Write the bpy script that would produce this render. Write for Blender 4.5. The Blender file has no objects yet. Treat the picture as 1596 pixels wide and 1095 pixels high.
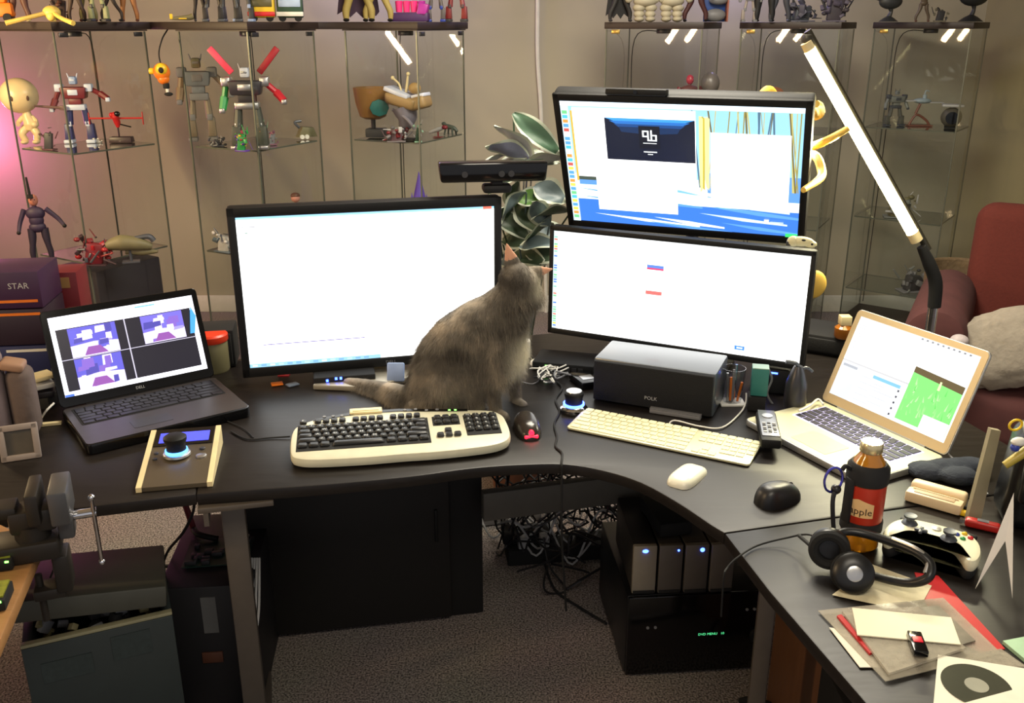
import bpy, bmesh, math, random
from mathutils import Vector, Matrix, Euler, noise as mnoise
random.seed(7)
PI = math.pi
R = math.radians
SC = bpy.context.scene
COL = SC.collection

# ------------------------------------------------------------------ camera, world, light
F = 1450.0; CAMH = 1.63; TH = math.atan((547.5 - 36) / F)
cd = bpy.data.cameras.new('camera'); cam = bpy.data.objects.new('camera', cd); COL.objects.link(cam)
cam.location = (0, 0, CAMH); cam.rotation_euler = (PI / 2 - TH, 0, 0)
cd.sensor_width = 36.0; cd.lens = F / 1596 * 36.0; cd.clip_start = 0.02; cd.clip_end = 60
SC.camera = cam
w = bpy.data.worlds.new('world'); SC.world = w; w.use_nodes = True
w.node_tree.nodes['Background'].inputs[0].default_value = (0.80, 0.78, 0.80, 1)
w.node_tree.nodes['Background'].inputs[1].default_value = 0.5

def area(name, loc, target, size, energy, col, sy=None, roll=0):
    l = bpy.data.lights.new(name, 'AREA'); l.energy = energy; l.color = col; l.size = size
    if sy: l.shape = 'RECTANGLE'; l.size_y = sy
    o = bpy.data.objects.new(name, l); COL.objects.link(o); o.location = loc
    d = Vector(target) - Vector(loc); o.rotation_euler = (d.to_track_quat('-Z', 'Y').to_matrix() @ Matrix.Rotation(R(roll), 3, 'Z')).to_euler()
    return o
def point(name, loc, energy, col, r=0.05):
    l = bpy.data.lights.new(name, 'POINT'); l.energy = energy; l.color = col; l.shadow_soft_size = r
    o = bpy.data.objects.new(name, l); COL.objects.link(o); o.location = loc
    return o
area('ceiling_fill', (0.4, 2.85, 2.55), (0.2, 3.0, 0.5), 1.0, 72, (1.0, 0.92, 0.76))  # unseen fill added overhead to brighten wall, desk top and rear floor
area('ceiling_fill_near', (0.3, 0.2, 2.5), (0.0, 2.8, 0.8), 0.8, 24, (1.0, 0.90, 0.74))  # unseen fill added above the camera for surfaces facing it
area('warm_tube_light', (-2.45, 3.05, 1.62), (-0.6, 4.3, 1.3), 0.03, 26, (1.0, 0.72, 0.38), 0.6, 35)
area('warm_side_light', (-2.1, 0.75, 1.75), (0.2, 3.0, 0.9), 0.05, 16, (1.0, 0.70, 0.38), 0.7, -30)
point('pink_edge_glow', (-3.0, 5.1, 1.05), 9, (1.0, 0.22, 0.62), 0.06)  # unseen point added for the flare-like pink at the wall's left edge
point('pink_glow_left', (-2.0, 2.95, 0.95), 2.2, (1.0, 0.25, 0.70), 0.04)  # unseen point added for the pink tint around the left cabinet
point('violet_light_left', (-0.75, 5.05, 2.05), 7.0, (0.50, 0.44, 1.0), 0.08)
point('violet_light_right', (1.15, 5.1, 2.05), 6.0, (0.50, 0.44, 1.0), 0.08)
vs = SC.view_settings
vs.view_transform = 'Standard'; vs.look = 'None'; vs.gamma = 1.0; vs.exposure = 0.22; vs.use_curve_mapping = False
try:
    SC.cycles.transparent_max_bounces = 40; SC.cycles.max_bounces = 10
except Exception: pass

# ------------------------------------------------------------------ pixel -> place (frame 1596x1095)
_c, _s = math.cos(TH), math.sin(TH)
def ray(px, py):
    x = (px - 798) / F; v = -(py - 547.5) / F
    return (x, _c + v * _s, -_s + v * _c)
def G(px, py, z=0.73):
    r = ray(px, py); t = (z - CAMH) / r[2]
    return Vector((r[0] * t, r[1] * t, z))
def V(px, py, Y):
    r = ray(px, py); t = Y / r[1]
    return Vector((r[0] * t, Y, CAMH + r[2] * t))

# ------------------------------------------------------------------ materials
def lin(c):
    return tuple(((x / 255) / 12.92 if x / 255 <= 0.04045 else ((x / 255 + 0.055) / 1.055) ** 2.4) for x in c[:3])
MATS = {}
def M(name, col, rough=0.5, metal=0.0, noise=0.12, scale=30, bump=0.0, emit=None, es=0.0, coat=0.0, trans=0.0, sheen=0.0, spec=0.5):
    if name in MATS: return MATS[name]
    m = bpy.data.materials.new(name); m.use_nodes = True; nt = m.node_tree; N = nt.nodes; L = nt.links
    b = N['Principled BSDF']; c = lin(col)
    b.inputs['Roughness'].default_value = rough; b.inputs['Metallic'].default_value = metal
    b.inputs['Coat Weight'].default_value = coat; b.inputs['Transmission Weight'].default_value = trans
    b.inputs['Sheen Weight'].default_value = sheen; b.inputs['Specular IOR Level'].default_value = spec
    tc = N.new('ShaderNodeTexCoord'); nz = N.new('ShaderNodeTexNoise'); nz.inputs['Scale'].default_value = scale
    nz.inputs['Detail'].default_value = 4
    L.new(tc.outputs['Object'], nz.inputs['Vector'])
    mx = N.new('ShaderNodeMix'); mx.data_type = 'RGBA'
    mx.inputs[6].default_value = (*[v * (1 - noise) for v in c], 1); mx.inputs[7].default_value = (*[min(1, v * (1 + noise)) for v in c], 1)
    L.new(nz.outputs['Fac'], mx.inputs[0]); L.new(mx.outputs[2], b.inputs['Base Color'])
    if bump:
        bp = N.new('ShaderNodeBump'); bp.inputs['Strength'].default_value = bump; bp.inputs['Distance'].default_value = 0.004
        L.new(nz.outputs['Fac'], bp.inputs['Height']); L.new(bp.outputs['Normal'], b.inputs['Normal'])
    if emit:
        b.inputs['Emission Color'].default_value = (*lin(emit), 1); b.inputs['Emission Strength'].default_value = es
    MATS[name] = m; return m
def glass_mat(name, tint, edge=False, refl=1.0):
    m = bpy.data.materials.new(name); m.use_nodes = True; nt = m.node_tree; N = nt.nodes; L = nt.links
    N.remove(N['Principled BSDF']); out = N['Material Output']
    t = N.new('ShaderNodeBsdfTransparent'); t.inputs[0].default_value = (*tint, 1)
    g = N.new('ShaderNodeBsdfGlossy'); g.inputs['Roughness'].default_value = 0.02
    f = N.new('ShaderNodeFresnel'); f.inputs['IOR'].default_value = 1.45
    m0 = N.new('ShaderNodeMath'); m0.operation = 'MULTIPLY'; m0.inputs[1].default_value = refl; L.new(f.outputs[0], m0.inputs[0])
    ge = N.new('ShaderNodeNewGeometry'); iv = N.new('ShaderNodeMath'); iv.operation = 'SUBTRACT'; iv.inputs[0].default_value = 1.0; L.new(ge.outputs['Backfacing'], iv.inputs[1])
    mu = N.new('ShaderNodeMath'); mu.operation = 'MULTIPLY'; mu.use_clamp = True; L.new(m0.outputs[0], mu.inputs[0]); L.new(iv.outputs[0], mu.inputs[1])
    nz = N.new('ShaderNodeTexNoise'); nz.inputs['Scale'].default_value = 6
    tc = N.new('ShaderNodeTexCoord'); L.new(tc.outputs['Object'], nz.inputs['Vector'])
    bp = N.new('ShaderNodeBump'); bp.inputs['Strength'].default_value = 0.04; L.new(nz.outputs['Fac'], bp.inputs['Height'])
    L.new(bp.outputs['Normal'], g.inputs['Normal'])
    mx = N.new('ShaderNodeMixShader'); L.new(mu.outputs[0], mx.inputs[0]); L.new(t.outputs[0], mx.inputs[1]); L.new(g.outputs[0], mx.inputs[2])
    L.new(mx.outputs[0], out.inputs[0]); MATS[name] = m; return m
def screen_mat():
    m = bpy.data.materials.new('lit_screen'); m.use_nodes = True; nt = m.node_tree; N = nt.nodes; L = nt.links
    b = N['Principled BSDF']; b.inputs['Base Color'].default_value = (0.02, 0.02, 0.02, 1); b.inputs['Roughness'].default_value = 0.25
    a = N.new('ShaderNodeAttribute'); a.attribute_name = 'Col'
    L.new(a.outputs['Color'], b.inputs['Emission Color']); b.inputs['Emission Strength'].default_value = 1.35
    MATS['lit_screen'] = m; return m
SCREEN = screen_mat()
GLASS = glass_mat('cabinet_glass', (0.97, 0.98, 0.975), refl=1.3)
CLEAR = glass_mat('clear_plastic', (0.90, 0.91, 0.92), refl=1.6)

def milky_mat():
    m = bpy.data.materials.new('milky_plastic'); m.use_nodes = True; N = m.node_tree.nodes; b = N['Principled BSDF']
    b.inputs['Roughness'].default_value = 0.15
    nz = N.new('ShaderNodeTexNoise'); nz.inputs['Scale'].default_value = 9; mr = N.new('ShaderNodeMapRange'); mr.inputs[3].default_value = 0.28; mr.inputs[4].default_value = 0.62
    b.inputs['Base Color'].default_value = (*lin((196, 188, 170)), 1)
    m.node_tree.links.new(nz.outputs['Fac'], mr.inputs[0]); m.node_tree.links.new(mr.outputs[0], b.inputs['Alpha']); return m
MILK = milky_mat()
def carpet_mat():
    m = bpy.data.materials.new('speckled_carpet'); m.use_nodes = True; nt = m.node_tree; N = nt.nodes; L = nt.links
    b = N['Principled BSDF']; b.inputs['Roughness'].default_value = 0.95
    tc = N.new('ShaderNodeTexCoord')
    n1 = N.new('ShaderNodeTexNoise'); n1.inputs['Scale'].default_value = 190; n1.inputs['Detail'].default_value = 3
    n2 = N.new('ShaderNodeTexNoise'); n2.inputs['Scale'].default_value = 3
    L.new(tc.outputs['Object'], n1.inputs['Vector']); L.new(tc.outputs['Object'], n2.inputs['Vector'])
    cr = N.new('ShaderNodeValToRGB'); e = cr.color_ramp.elements
    e[0].position = 0.36; e[0].color = (*lin((72, 66, 63)), 1); e[1].position = 0.62; e[1].color = (*lin((178, 166, 158)), 1)
    L.new(n1.outputs['Fac'], cr.inputs[0])
    mx = N.new('ShaderNodeMix'); mx.data_type = 'RGBA'; mx.blend_type = 'MULTIPLY'; mx.inputs[0].default_value = 0.25
    L.new(cr.outputs[0], mx.inputs[6]); L.new(n2.outputs['Color'], mx.inputs[7]); L.new(mx.outputs[2], b.inputs['Base Color'])
    bp = N.new('ShaderNodeBump'); bp.inputs['Strength'].default_value = 0.8; bp.inputs['Distance'].default_value = 0.01
    L.new(n1.outputs['Fac'], bp.inputs['Height']); L.new(bp.outputs[0], b.inputs['Normal'])
    return m
CARPET = carpet_mat()
def wood_mat(name, c1, c2, rough, sc=(2, 14, 14), spec=0.5, rot=0.0):
    m = bpy.data.materials.new(name); m.use_nodes = True; nt = m.node_tree; N = nt.nodes; L = nt.links
    b = N['Principled BSDF']; b.inputs['Specular IOR Level'].default_value = spec
    tc = N.new('ShaderNodeTexCoord'); mp = N.new('ShaderNodeMapping'); mp.inputs['Scale'].default_value = sc
    mp.inputs['Rotation'].default_value = (0, 0, rot)
    L.new(tc.outputs['Object'], mp.inputs[0]); n = N.new('ShaderNodeTexNoise'); n.inputs['Scale'].default_value = 6
    n.inputs['Detail'].default_value = 6; n.inputs['Distortion'].default_value = 0.6; L.new(mp.outputs[0], n.inputs['Vector'])
    mx = N.new('ShaderNodeMix'); mx.data_type = 'RGBA'; mx.inputs[6].default_value = (*lin(c1), 1); mx.inputs[7].default_value = (*lin(c2), 1)
    L.new(n.outputs['Fac'], mx.inputs[0]); L.new(mx.outputs[2], b.inputs['Base Color'])
    mr = N.new('ShaderNodeMapRange'); mr.inputs[3].default_value = rough * 0.85; mr.inputs[4].default_value = rough * 1.15
    L.new(n.outputs['Fac'], mr.inputs[0]); L.new(mr.outputs[0], b.inputs['Roughness'])
    bp = N.new('ShaderNodeBump'); bp.inputs['Strength'].default_value = 0.08; bp.inputs['Distance'].default_value = 0.002
    L.new(n.outputs['Fac'], bp.inputs['Height']); L.new(bp.outputs[0], b.inputs['Normal'])
    return m
DESKW = wood_mat('black_brown_wood', (17, 14, 13), (36, 31, 28), 0.40, spec=0.32, rot=0.25)
BENCHW = wood_mat('tan_wood', (140, 100, 60), (170, 125, 80), 0.45)
BROWNW = wood_mat('brown_wood', (92, 58, 36), (124, 84, 54), 0.5, (14, 14, 2))

BLACK = M('black_plastic', (20, 20, 21), 0.55, spec=0.3)
MATTE = M('matte_black', (14, 14, 15), 0.8)
GLOSSB = M('gloss_black', (10, 10, 12), 0.12)
DGREY = M('dark_grey_plastic', (52, 52, 55), 0.5)
GREY = M('grey_plastic', (120, 120, 122), 0.5)
LGREY = M('light_grey_plastic', (180, 180, 180), 0.45)
WHITE = M('white_plastic', (225, 222, 212), 0.4)
CREAM = M('cream_plastic', (226, 208, 160), 0.45)
SILVER = M('silver_metal', (190, 190, 190), 0.3, 0.9, noise=0.05)
ALU = M('brushed_aluminium', (205, 205, 200), 0.38, 0.75, noise=0.04)
CHROME = M('chrome', (220, 220, 225), 0.1, 1.0, noise=0.02)
STEEL = M('dark_steel', (70, 70, 74), 0.35, 0.7)
RED = M('red_plastic', (190, 30, 34), 0.4)
DRED = M('dark_red_plastic', (110, 28, 36), 0.45)
ORANGE = M('orange_plastic', (230, 120, 30), 0.4)
YELLOW = M('yellow_plastic', (228, 190, 40), 0.4)
GREEN = M('green_plastic', (40, 140, 70), 0.4)
DGREEN = M('dark_green_plastic', (40, 70, 50), 0.5)
BLUE = M('blue_plastic', (40, 60, 150), 0.4)
LBLUE = M('pale_blue_plastic', (140, 160, 200), 0.4)
PURPLE = M('purple_plastic', (90, 60, 150), 0.45)
PINK = M('pink_plastic', (235, 50, 130), 0.4)
MAGENTA = M('magenta_plastic', (170, 40, 150), 0.4)
TEAL = M('teal_plastic', (40, 110, 105), 0.5)
TAN = M('tan_plastic', (170, 130, 80), 0.5)
BROWN = M('brown_plastic', (85, 50, 35), 0.55)
OLIVE = M('olive_plastic', (110, 105, 75), 0.55)
GUN = M('gunmetal_plastic', (80, 84, 92), 0.4, 0.3)
PAPER = M('white_paper', (232, 226, 208), 0.7)
BLUELED = M('blue_led', (40, 60, 255), 0.4, emit=(60, 90, 255), es=9)
REDLED = M('red_led', (255, 20, 30), 0.4, emit=(255, 20, 40), es=6)
GREENLED = M('green_led', (60, 255, 60), 0.4, emit=(120, 255, 90), es=5)

# ------------------------------------------------------------------ mesh building
def rotm(r): return Euler(r, 'XYZ').to_matrix().to_4x4()
class B:
    def __init__(s): s.v = []; s.f = []; s.m = []; s.T = Matrix.Identity(4)
    def add(s, vs, fs, mi=0, T=None):
        n = len(s.v); A = s.T @ T if T is not None else s.T
        s.v += [A @ Vector(v) for v in vs]; s.f += [tuple(i + n for i in f) for f in fs]; s.m += [mi] * len(fs); return s
    def bm(s, bm, mi=0, T=None):
        bm.verts.index_update(); s.add([v.co.copy() for v in bm.verts], [[v.index for v in f.verts] for f in bm.faces], mi, T); bm.free(); return s
    def box(s, c, d, rot=(0, 0, 0), bev=0.0, mi=0, seg=2, taper=None):
        bm = bmesh.new(); bmesh.ops.create_cube(bm, size=1)
        for v in bm.verts:
            k = 1.0
            if taper and v.co.z > 0: k = taper
            v.co = Vector((v.co.x * d[0] * k, v.co.y * d[1] * k, v.co.z * d[2]))
        if bev: bmesh.ops.bevel(bm, geom=list(bm.edges), offset=min(bev, min(d) * 0.45), segments=seg, profile=0.5, affect='EDGES')
        return s.bm(bm, mi, Matrix.Translation(c) @ rotm(rot))
    def cyl(s, c, r, h, rot=(0, 0, 0), r2=None, seg=24, bev=0.0, mi=0):
        bm = bmesh.new(); bmesh.ops.create_cone(bm, cap_ends=True, segments=seg, radius1=r, radius2=r if r2 is None else r2, depth=h)
        if bev:
            es = [e for e in bm.edges if abs(e.verts[0].co.z - e.verts[1].co.z) < 1e-6]
            bmesh.ops.bevel(bm, geom=es, offset=bev, segments=2, profile=0.5, affect='EDGES')
        return s.bm(bm, mi, Matrix.Translation(c) @ rotm(rot))
    def sph(s, c, r, rot=(0, 0, 0), seg=20, mi=0):
        if not hasattr(r, '__len__'): r = (r, r, r)
        bm = bmesh.new(); bmesh.ops.create_uvsphere(bm, u_segments=seg, v_segments=max(6, seg // 2), radius=1)
        return s.bm(bm, mi, Matrix.Translation(c) @ rotm(rot) @ Matrix.Diagonal((*r, 1)))
    def seg(s, p, q, r1, r2=None, seg=12, mi=0):
        return s.tube([p, q], [r1, r1 if r2 is None else r2], seg=seg, mi=mi, smooth=False)
    def tube(s, pts, r, seg=8, mi=0, smooth=True, closed=False, sub=6, cap=True):
        P = [Vector(p) for p in pts]; n0 = len(P); rad = list(r) if hasattr(r, '__len__') else [r] * n0
        if smooth and n0 > 2:
            Q = []; RR = []
            rng = n0 if closed else n0 - 1
            for i in range(rng):
                if closed: a, b, c, d = P[(i - 1) % n0], P[i], P[(i + 1) % n0], P[(i + 2) % n0]
                else: a, b, c, d = P[max(i - 1, 0)], P[i], P[i + 1], P[min(i + 2, n0 - 1)]
                for k in range(sub):
                    t = k / sub
                    Q.append(0.5 * ((2 * b) + (c - a) * t + (2 * a - 5 * b + 4 * c - d) * t * t + (3 * b - a - 3 * c + d) * t ** 3))
                    RR.append(rad[i] * (1 - t) + rad[(i + 1) % n0] * t)
            if not closed: Q.append(P[-1]); RR.append(rad[-1])
            P, rad = Q, RR
        n = len(P); vs = []; fs = []; up = None
        for i in range(n):
            if closed: d = P[(i + 1) % n] - P[i - 1]
            else: d = P[min(i + 1, n - 1)] - P[max(i - 1, 0)]
            if d.length < 1e-9: d = Vector((0, 0, 1))
            d.normalize()
            if up is None:
                up = Vector((0, 0, 1)) if abs(d.z) < 0.9 else Vector((1, 0, 0))
            x = up - d * up.dot(d)
            if x.length < 1e-6: x = Vector((1, 0, 0)) - d * d.x
            x.normalize(); up = x; y = d.cross(x)
            for k in range(seg):
                a = 2 * PI * k / seg; vs.append(P[i] + x * math.cos(a) * rad[i] + y * math.sin(a) * rad[i])
        for i in range(n if closed else n - 1):
            for k in range(seg):
                a = i * seg + k; b = i * seg + (k + 1) % seg; j = ((i + 1) % n) * seg
                fs.append((a, b, j + (k + 1) % seg, j + k))
        if cap and not closed:
            fs.append(tuple(range(seg))[::-1]); fs.append(tuple((n - 1) * seg + k for k in range(seg)))
        return s.add(vs, fs, mi)
    def lathe(s, prof, c=(0, 0, 0), seg=28, rot=(0, 0, 0), mi=0):
        vs = []; fs = []; n = len(prof)
        for (r, z) in prof:
            for k in range(seg):
                a = 2 * PI * k / seg; vs.append((r * math.cos(a), r * math.sin(a), z))
        for i in range(n - 1):
            for k in range(seg):
                fs.append((i * seg + k, i * seg + (k + 1) % seg, (i + 1) * seg + (k + 1) % seg, (i + 1) * seg + k))
        fs.append(tuple(range(seg))[::-1]); fs.append(tuple((n - 1) * seg + k for k in range(seg)))
        return s.add(vs, fs, mi, Matrix.Translation(c) @ rotm(rot))
    def prism(s, poly, z0, z1, bev=0.0, mi=0, T=None):
        bm = bmesh.new(); vv = [bm.verts.new((p[0], p[1], z0)) for p in poly]; f = bm.faces.new(vv); f.normal_update()
        if f.normal.z > 0: f.normal_flip()
        r = bmesh.ops.extrude_face_region(bm, geom=[f])
        for g in r['geom']:
            if isinstance(g, bmesh.types.BMVert): g.co.z = z1
        bmesh.ops.recalc_face_normals(bm, faces=list(bm.faces))
        if bev:
            es = [e for e in bm.edges if abs(e.verts[0].co.z - e.verts[1].co.z) < 1e-6]
            bmesh.ops.bevel(bm, geom=es, offset=bev, segments=2, profile=0.5, affect='EDGES')
        return s.bm(bm, mi, T)
    def obj(s, name, mats, parent=None, sharp=38, loc=None, rot=None, recalc=True):
        me = bpy.data.meshes.new(name); me.from_pydata([tuple(v) for v in s.v], [], s.f)
        if not isinstance(mats, (list, tuple)): mats = [mats]
        for m in mats: me.materials.append(m)
        for p, mi in zip(me.polygons, s.m): p.material_index = mi; p.use_smooth = True
        if recalc:
            bm = bmesh.new(); bm.from_mesh(me); bmesh.ops.recalc_face_normals(bm, faces=list(bm.faces)); bm.to_mesh(me); bm.free()
        me.set_sharp_from_angle(angle=R(sharp)); me.update()
        o = bpy.data.objects.new(name, me); COL.objects.link(o)
        if parent: o.parent = parent
        if loc is not None: o.location = loc
        if rot is not None: o.rotation_euler = rot
        return o
def thing(name, label, cat, loc=(0, 0, 0), rotz=0.0, group=None, rot=None):
    o = bpy.data.objects.new(name, None); COL.objects.link(o); o.empty_display_size = 0.05
    o.location = loc; o.rotation_euler = rot if rot else (0, 0, rotz)
    o['label'] = label; o['category'] = cat
    if group: o['group'] = group
    return o
def tag(o, label, cat, group=None, kind=None):
    o['label'] = label; o['category'] = cat
    if group: o['group'] = group
    if kind: o['kind'] = kind
    return o
def struct(name, b, m):
    o = b.obj(name, m); o['kind'] = 'structure'; return o
_tc = {}
def text_geo(txt, size):
    k = (txt, size)
    if k not in _tc:
        cu = bpy.data.curves.new('t', 'FONT'); cu.body = txt; cu.size = size; cu.align_x = 'CENTER'; cu.align_y = 'CENTER'; cu.resolution_u = 2
        o = bpy.data.objects.new('t', cu); COL.objects.link(o)
        dg = bpy.context.evaluated_depsgraph_get(); dg.update(); me = bpy.data.meshes.new_from_object(o.evaluated_get(dg))
        _tc[k] = ([v.co.copy() for v in me.vertices], [tuple(p.vertices) for p in me.polygons])
        bpy.data.objects.remove(o); bpy.data.curves.remove(cu); bpy.data.meshes.remove(me)
    return _tc[k]
def text(parent, txt, size, mat, loc, rot=(0, 0, 0), name='lettering', label=None):
    b = B(); v, f = text_geo(txt, size); b.add(v, f, 0)
    o = b.obj(name, mat, parent, loc=loc, rot=rot, recalc=False)
    if label: o['label'] = label
    return o
def screen(parent, w, h, polys, name='screen', T=None):
    """polys: (list of (u,v), rgb, gain) in 0..1 of the display; local XZ plane facing -Y"""
    vs = []; fs = []; cols = []
    for k, (pl, c, g) in enumerate(polys):
        if len(pl) == 2:
            (a, b_), (c_, d) = pl; pl = [(a, b_), (c_, b_), (c_, d), (a, d)]
        n = len(vs)
        for u, v in pl: vs.append(((u - 0.5) * w, -0.00004 * k, (v - 0.5) * h))
        fs.append(tuple(range(n, n + len(pl)))); cols += [tuple(x * g for x in lin(c))] * len(pl)
    me = bpy.data.meshes.new(name); me.from_pydata(vs, [], fs)
    ca = me.color_attributes.new('Col', 'FLOAT_COLOR', 'CORNER')
    for i, c in enumerate(cols): ca.data[i].color = (*c, 1)
    me.materials.append(SCREEN); o = bpy.data.objects.new(name, me); COL.objects.link(o); o.parent = parent
    if T is not None: o.matrix_local = T
    return o

# ------------------------------------------------------------------ the setting
WALL = M('painted_wall', (178, 170, 150), 0.85, noise=0.07, scale=2.5)
WALLR = M('shaded_side_wall', (150, 142, 108), 0.85, noise=0.08, scale=3)  # dimmer light on the side wall is put into this darker olive
b = B(); b.box((0, 2.2, -0.03), (8, 7.6, 0.06)); struct('floor', b, CARPET)
b = B(); b.box((-0.2, 5.40, 1.3), (6.6, 0.1, 2.6)); struct('wall_back', b, WALL)
b = B(); b.box((-3.3, 2.3, 1.3), (0.1, 6.0, 2.6)); struct('wall_left', b, WALL)
b = B(); b.box((3.2, 3.55, 1.3), (0.1, 3.9, 2.6), rot=(0, 0, R(18))); struct('wall_right', b, WALLR)
b = B(); b.box((0, 2.2, 2.63), (8, 7.6, 0.06)); struct('ceiling', b, WALL)
b = B(); b.box((-0.3, 5.34, 0.05), (5.8, 0.015, 0.1), bev=0.004); struct('baseboard_back', b, WHITE)
pts = [V(838, 0, 5.325), V(838, 90, 5.325), V(843, 170, 5.325), V(846, 270, 5.325), V(850, 420, 5.325), V(852, 560, 5.325)]
b = B(); b.tube([pts[0] + Vector((0, 0, 0.9))] + pts, 0.011, 8)
tag(b.obj('wall_cable', WHITE), 'white cable hanging down the bare wall between the two rows of cabinets', 'cable')

# ------------------------------------------------------------------ desks
TOP = 0.73
def top_obj(name, poly, mat, parent, th=0.026):
    b = B(); b.prism(poly, TOP - th, TOP, bev=0.004); return b.obj(name, mat, parent)
def leg(parent, x, y, rz=0.0, m=STEEL, h=0.70):
    b = B(); b.T = Matrix.Translation((x, y, 0)) @ Matrix.Rotation(rz, 4, 'Z')
    b.box((0, 0, h / 2 + 0.01), (0.05, 0.035, h - 0.02), bev=0.004); b.box((0, 0.06, 0.014), (0.06, 0.36, 0.028), bev=0.006)
    return b.obj('leg', m, parent)
LEGM = M('taupe_steel', (96, 88, 80), 0.45, 0.35)
d1 = Vector((0.967, 0.254, 0)); n1 = Vector((-0.254, 0.967, 0))
def off(p, q): return (p[0] + q[0], p[1] + q[1])
FL = (-0.64, 1.683); FF = (-1.75, 1.391)
t = thing('desk', 'straight black-brown desk carrying the dark laptop at left', 'desk', (0, 0, 0))
top_obj('desktop', [FF, off(FL, -d1 * 0.001), off(FL, n1 * 0.8 - d1 * 0.001), off(FF, n1 * 0.8)], DESKW, t)
leg(t, -1.68, 1.85, R(15), LEGM)
b = B(); b.box((-1.2, 1.80, 0.69), (0.9, 0.04, 0.03), rot=(0, 0, R(14.7))); b.obj('frame_rail', LEGM, t)
curve = [(-0.64, 1.683), (-0.40, 1.722), (-0.214, 1.761), (-0.094, 1.797), (0.01, 1.815), (0.114, 1.818), (0.20, 1.785), (0.269, 1.732), (0.33, 1.647), (0.379, 1.560), (0.398, 1.532)]
def smooth_curve(P, sub=4):
    out = []
    for i in range(len(P) - 1):
        a, b_, c, d = [Vector((*P[max(0, min(len(P) - 1, j))], 0)) for j in (i - 1, i, i + 1, i + 2)]
        for k in range(sub):
            u = k / sub; q = 0.5 * ((2 * b_) + (c - a) * u + (2 * a - 5 * b_ + 4 * c - d) * u * u + (3 * b_ - a - 3 * c + d) * u ** 3); out.append((q.x, q.y))
    out.append(P[-1]); return out
t = thing('corner_desk', 'curved black-brown corner desk under the cat and the monitors', 'desk', (0, 0, 0))
BL = off(FL, n1 * 0.8)
top_obj('desktop', smooth_curve(curve) + [(1.17, 1.733), (0.87, 2.93), BL], DESKW, t)
leg(t, -0.605, 1.79, R(14), LEGM); leg(t, 0.52, 1.62, R(75), LEGM)
b = B(); b.T = Matrix.Translation((-0.57, 1.71, 0.697)) @ Matrix.Rotation(R(14), 4, 'Z'); b.box((0, 0, 0), (0.15, 0.05, 0.012), bev=0.002); b.box((-0.06, 0, -0.02), (0.01, 0.05, 0.03)); b.obj('bracket', LEGM, t)
b = B(); p = V(752, 778, 2.24); q = V(1000, 757, 2.36); d = q - p
b.box((p + q) / 2 + d * 0.35, (d.length * 1.7, 0.03, 0.085), rot=(0, 0, math.atan2(d.y, d.x)), bev=0.003)
b.obj('cross_rail', M('grey_rail', (92, 88, 80), 0.6), t)
b = B(); b.box((0.68, 2.2, 0.35), (0.03, 0.03, 0.69)); b.obj('rail_post', LEGM, t)
t = thing('side_desk', 'black-brown desk extension at right covered with papers, headset and controller', 'desk', (0, 0, 0))
top_obj('desktop', [(0.3985, 1.529), (0.433, 1.339), (0.497, 1.068), (0.60, 0.62), (1.45, 0.80), (1.171, 1.729)], DESKW, t)
leg(t, 1.3, 1.2, R(-75), LEGM); leg(t, 0.78, 1.3, R(-75), LEGM)
t = thing('storage_cabinet', 'low black cabinet standing under the curved desk', 'cabinet', (-0.397, 2.235, 0), R(10.5))
b = B(); b.box((0, 0.25, 0.305), (0.645, 0.46, 0.60), bev=0.004); b.box((0.03, 0.28, 0.0 + 0.01), (0.5, 0.3, 0.02)); b.obj('body', M('black_laminate', (12, 10, 9), 0.7), t)
b = B(); b.box((-0.045, 0.008, 0.31), (0.545, 0.018, 0.585), bev=0.003); b.obj('door', M('black_door_laminate', (17, 14, 12), 0.6), t)
b = B(); b.box((0.19, -0.004, 0.32), (0.008, 0.008, 0.1), bev=0.002); b.obj('handle', BLACK, t)

# tan workbench at lower left
t = thing('workbench', 'tan wooden workbench corner at the left edge with a vise clamped on', 'workbench')
b = B(); b.prism([(-1.75, 1.372), (-0.98, 1.572), (-0.868, 1.50), (-0.79, 1.19), (-0.70, 0.75), (-1.75, 0.75)], 0.70, 0.725, bev=0.004, mi=0); b.obj('worktop', BENCHW, t)
b = B(); b.box((-0.97, 1.35, 0.35), (0.04, 0.04, 0.70)); b.obj('leg', LEGM, t)
b = B(); b.box((-0.92, 0.9, 0.35), (0.04, 0.04, 0.70)); b.obj('leg', LEGM, t)

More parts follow.
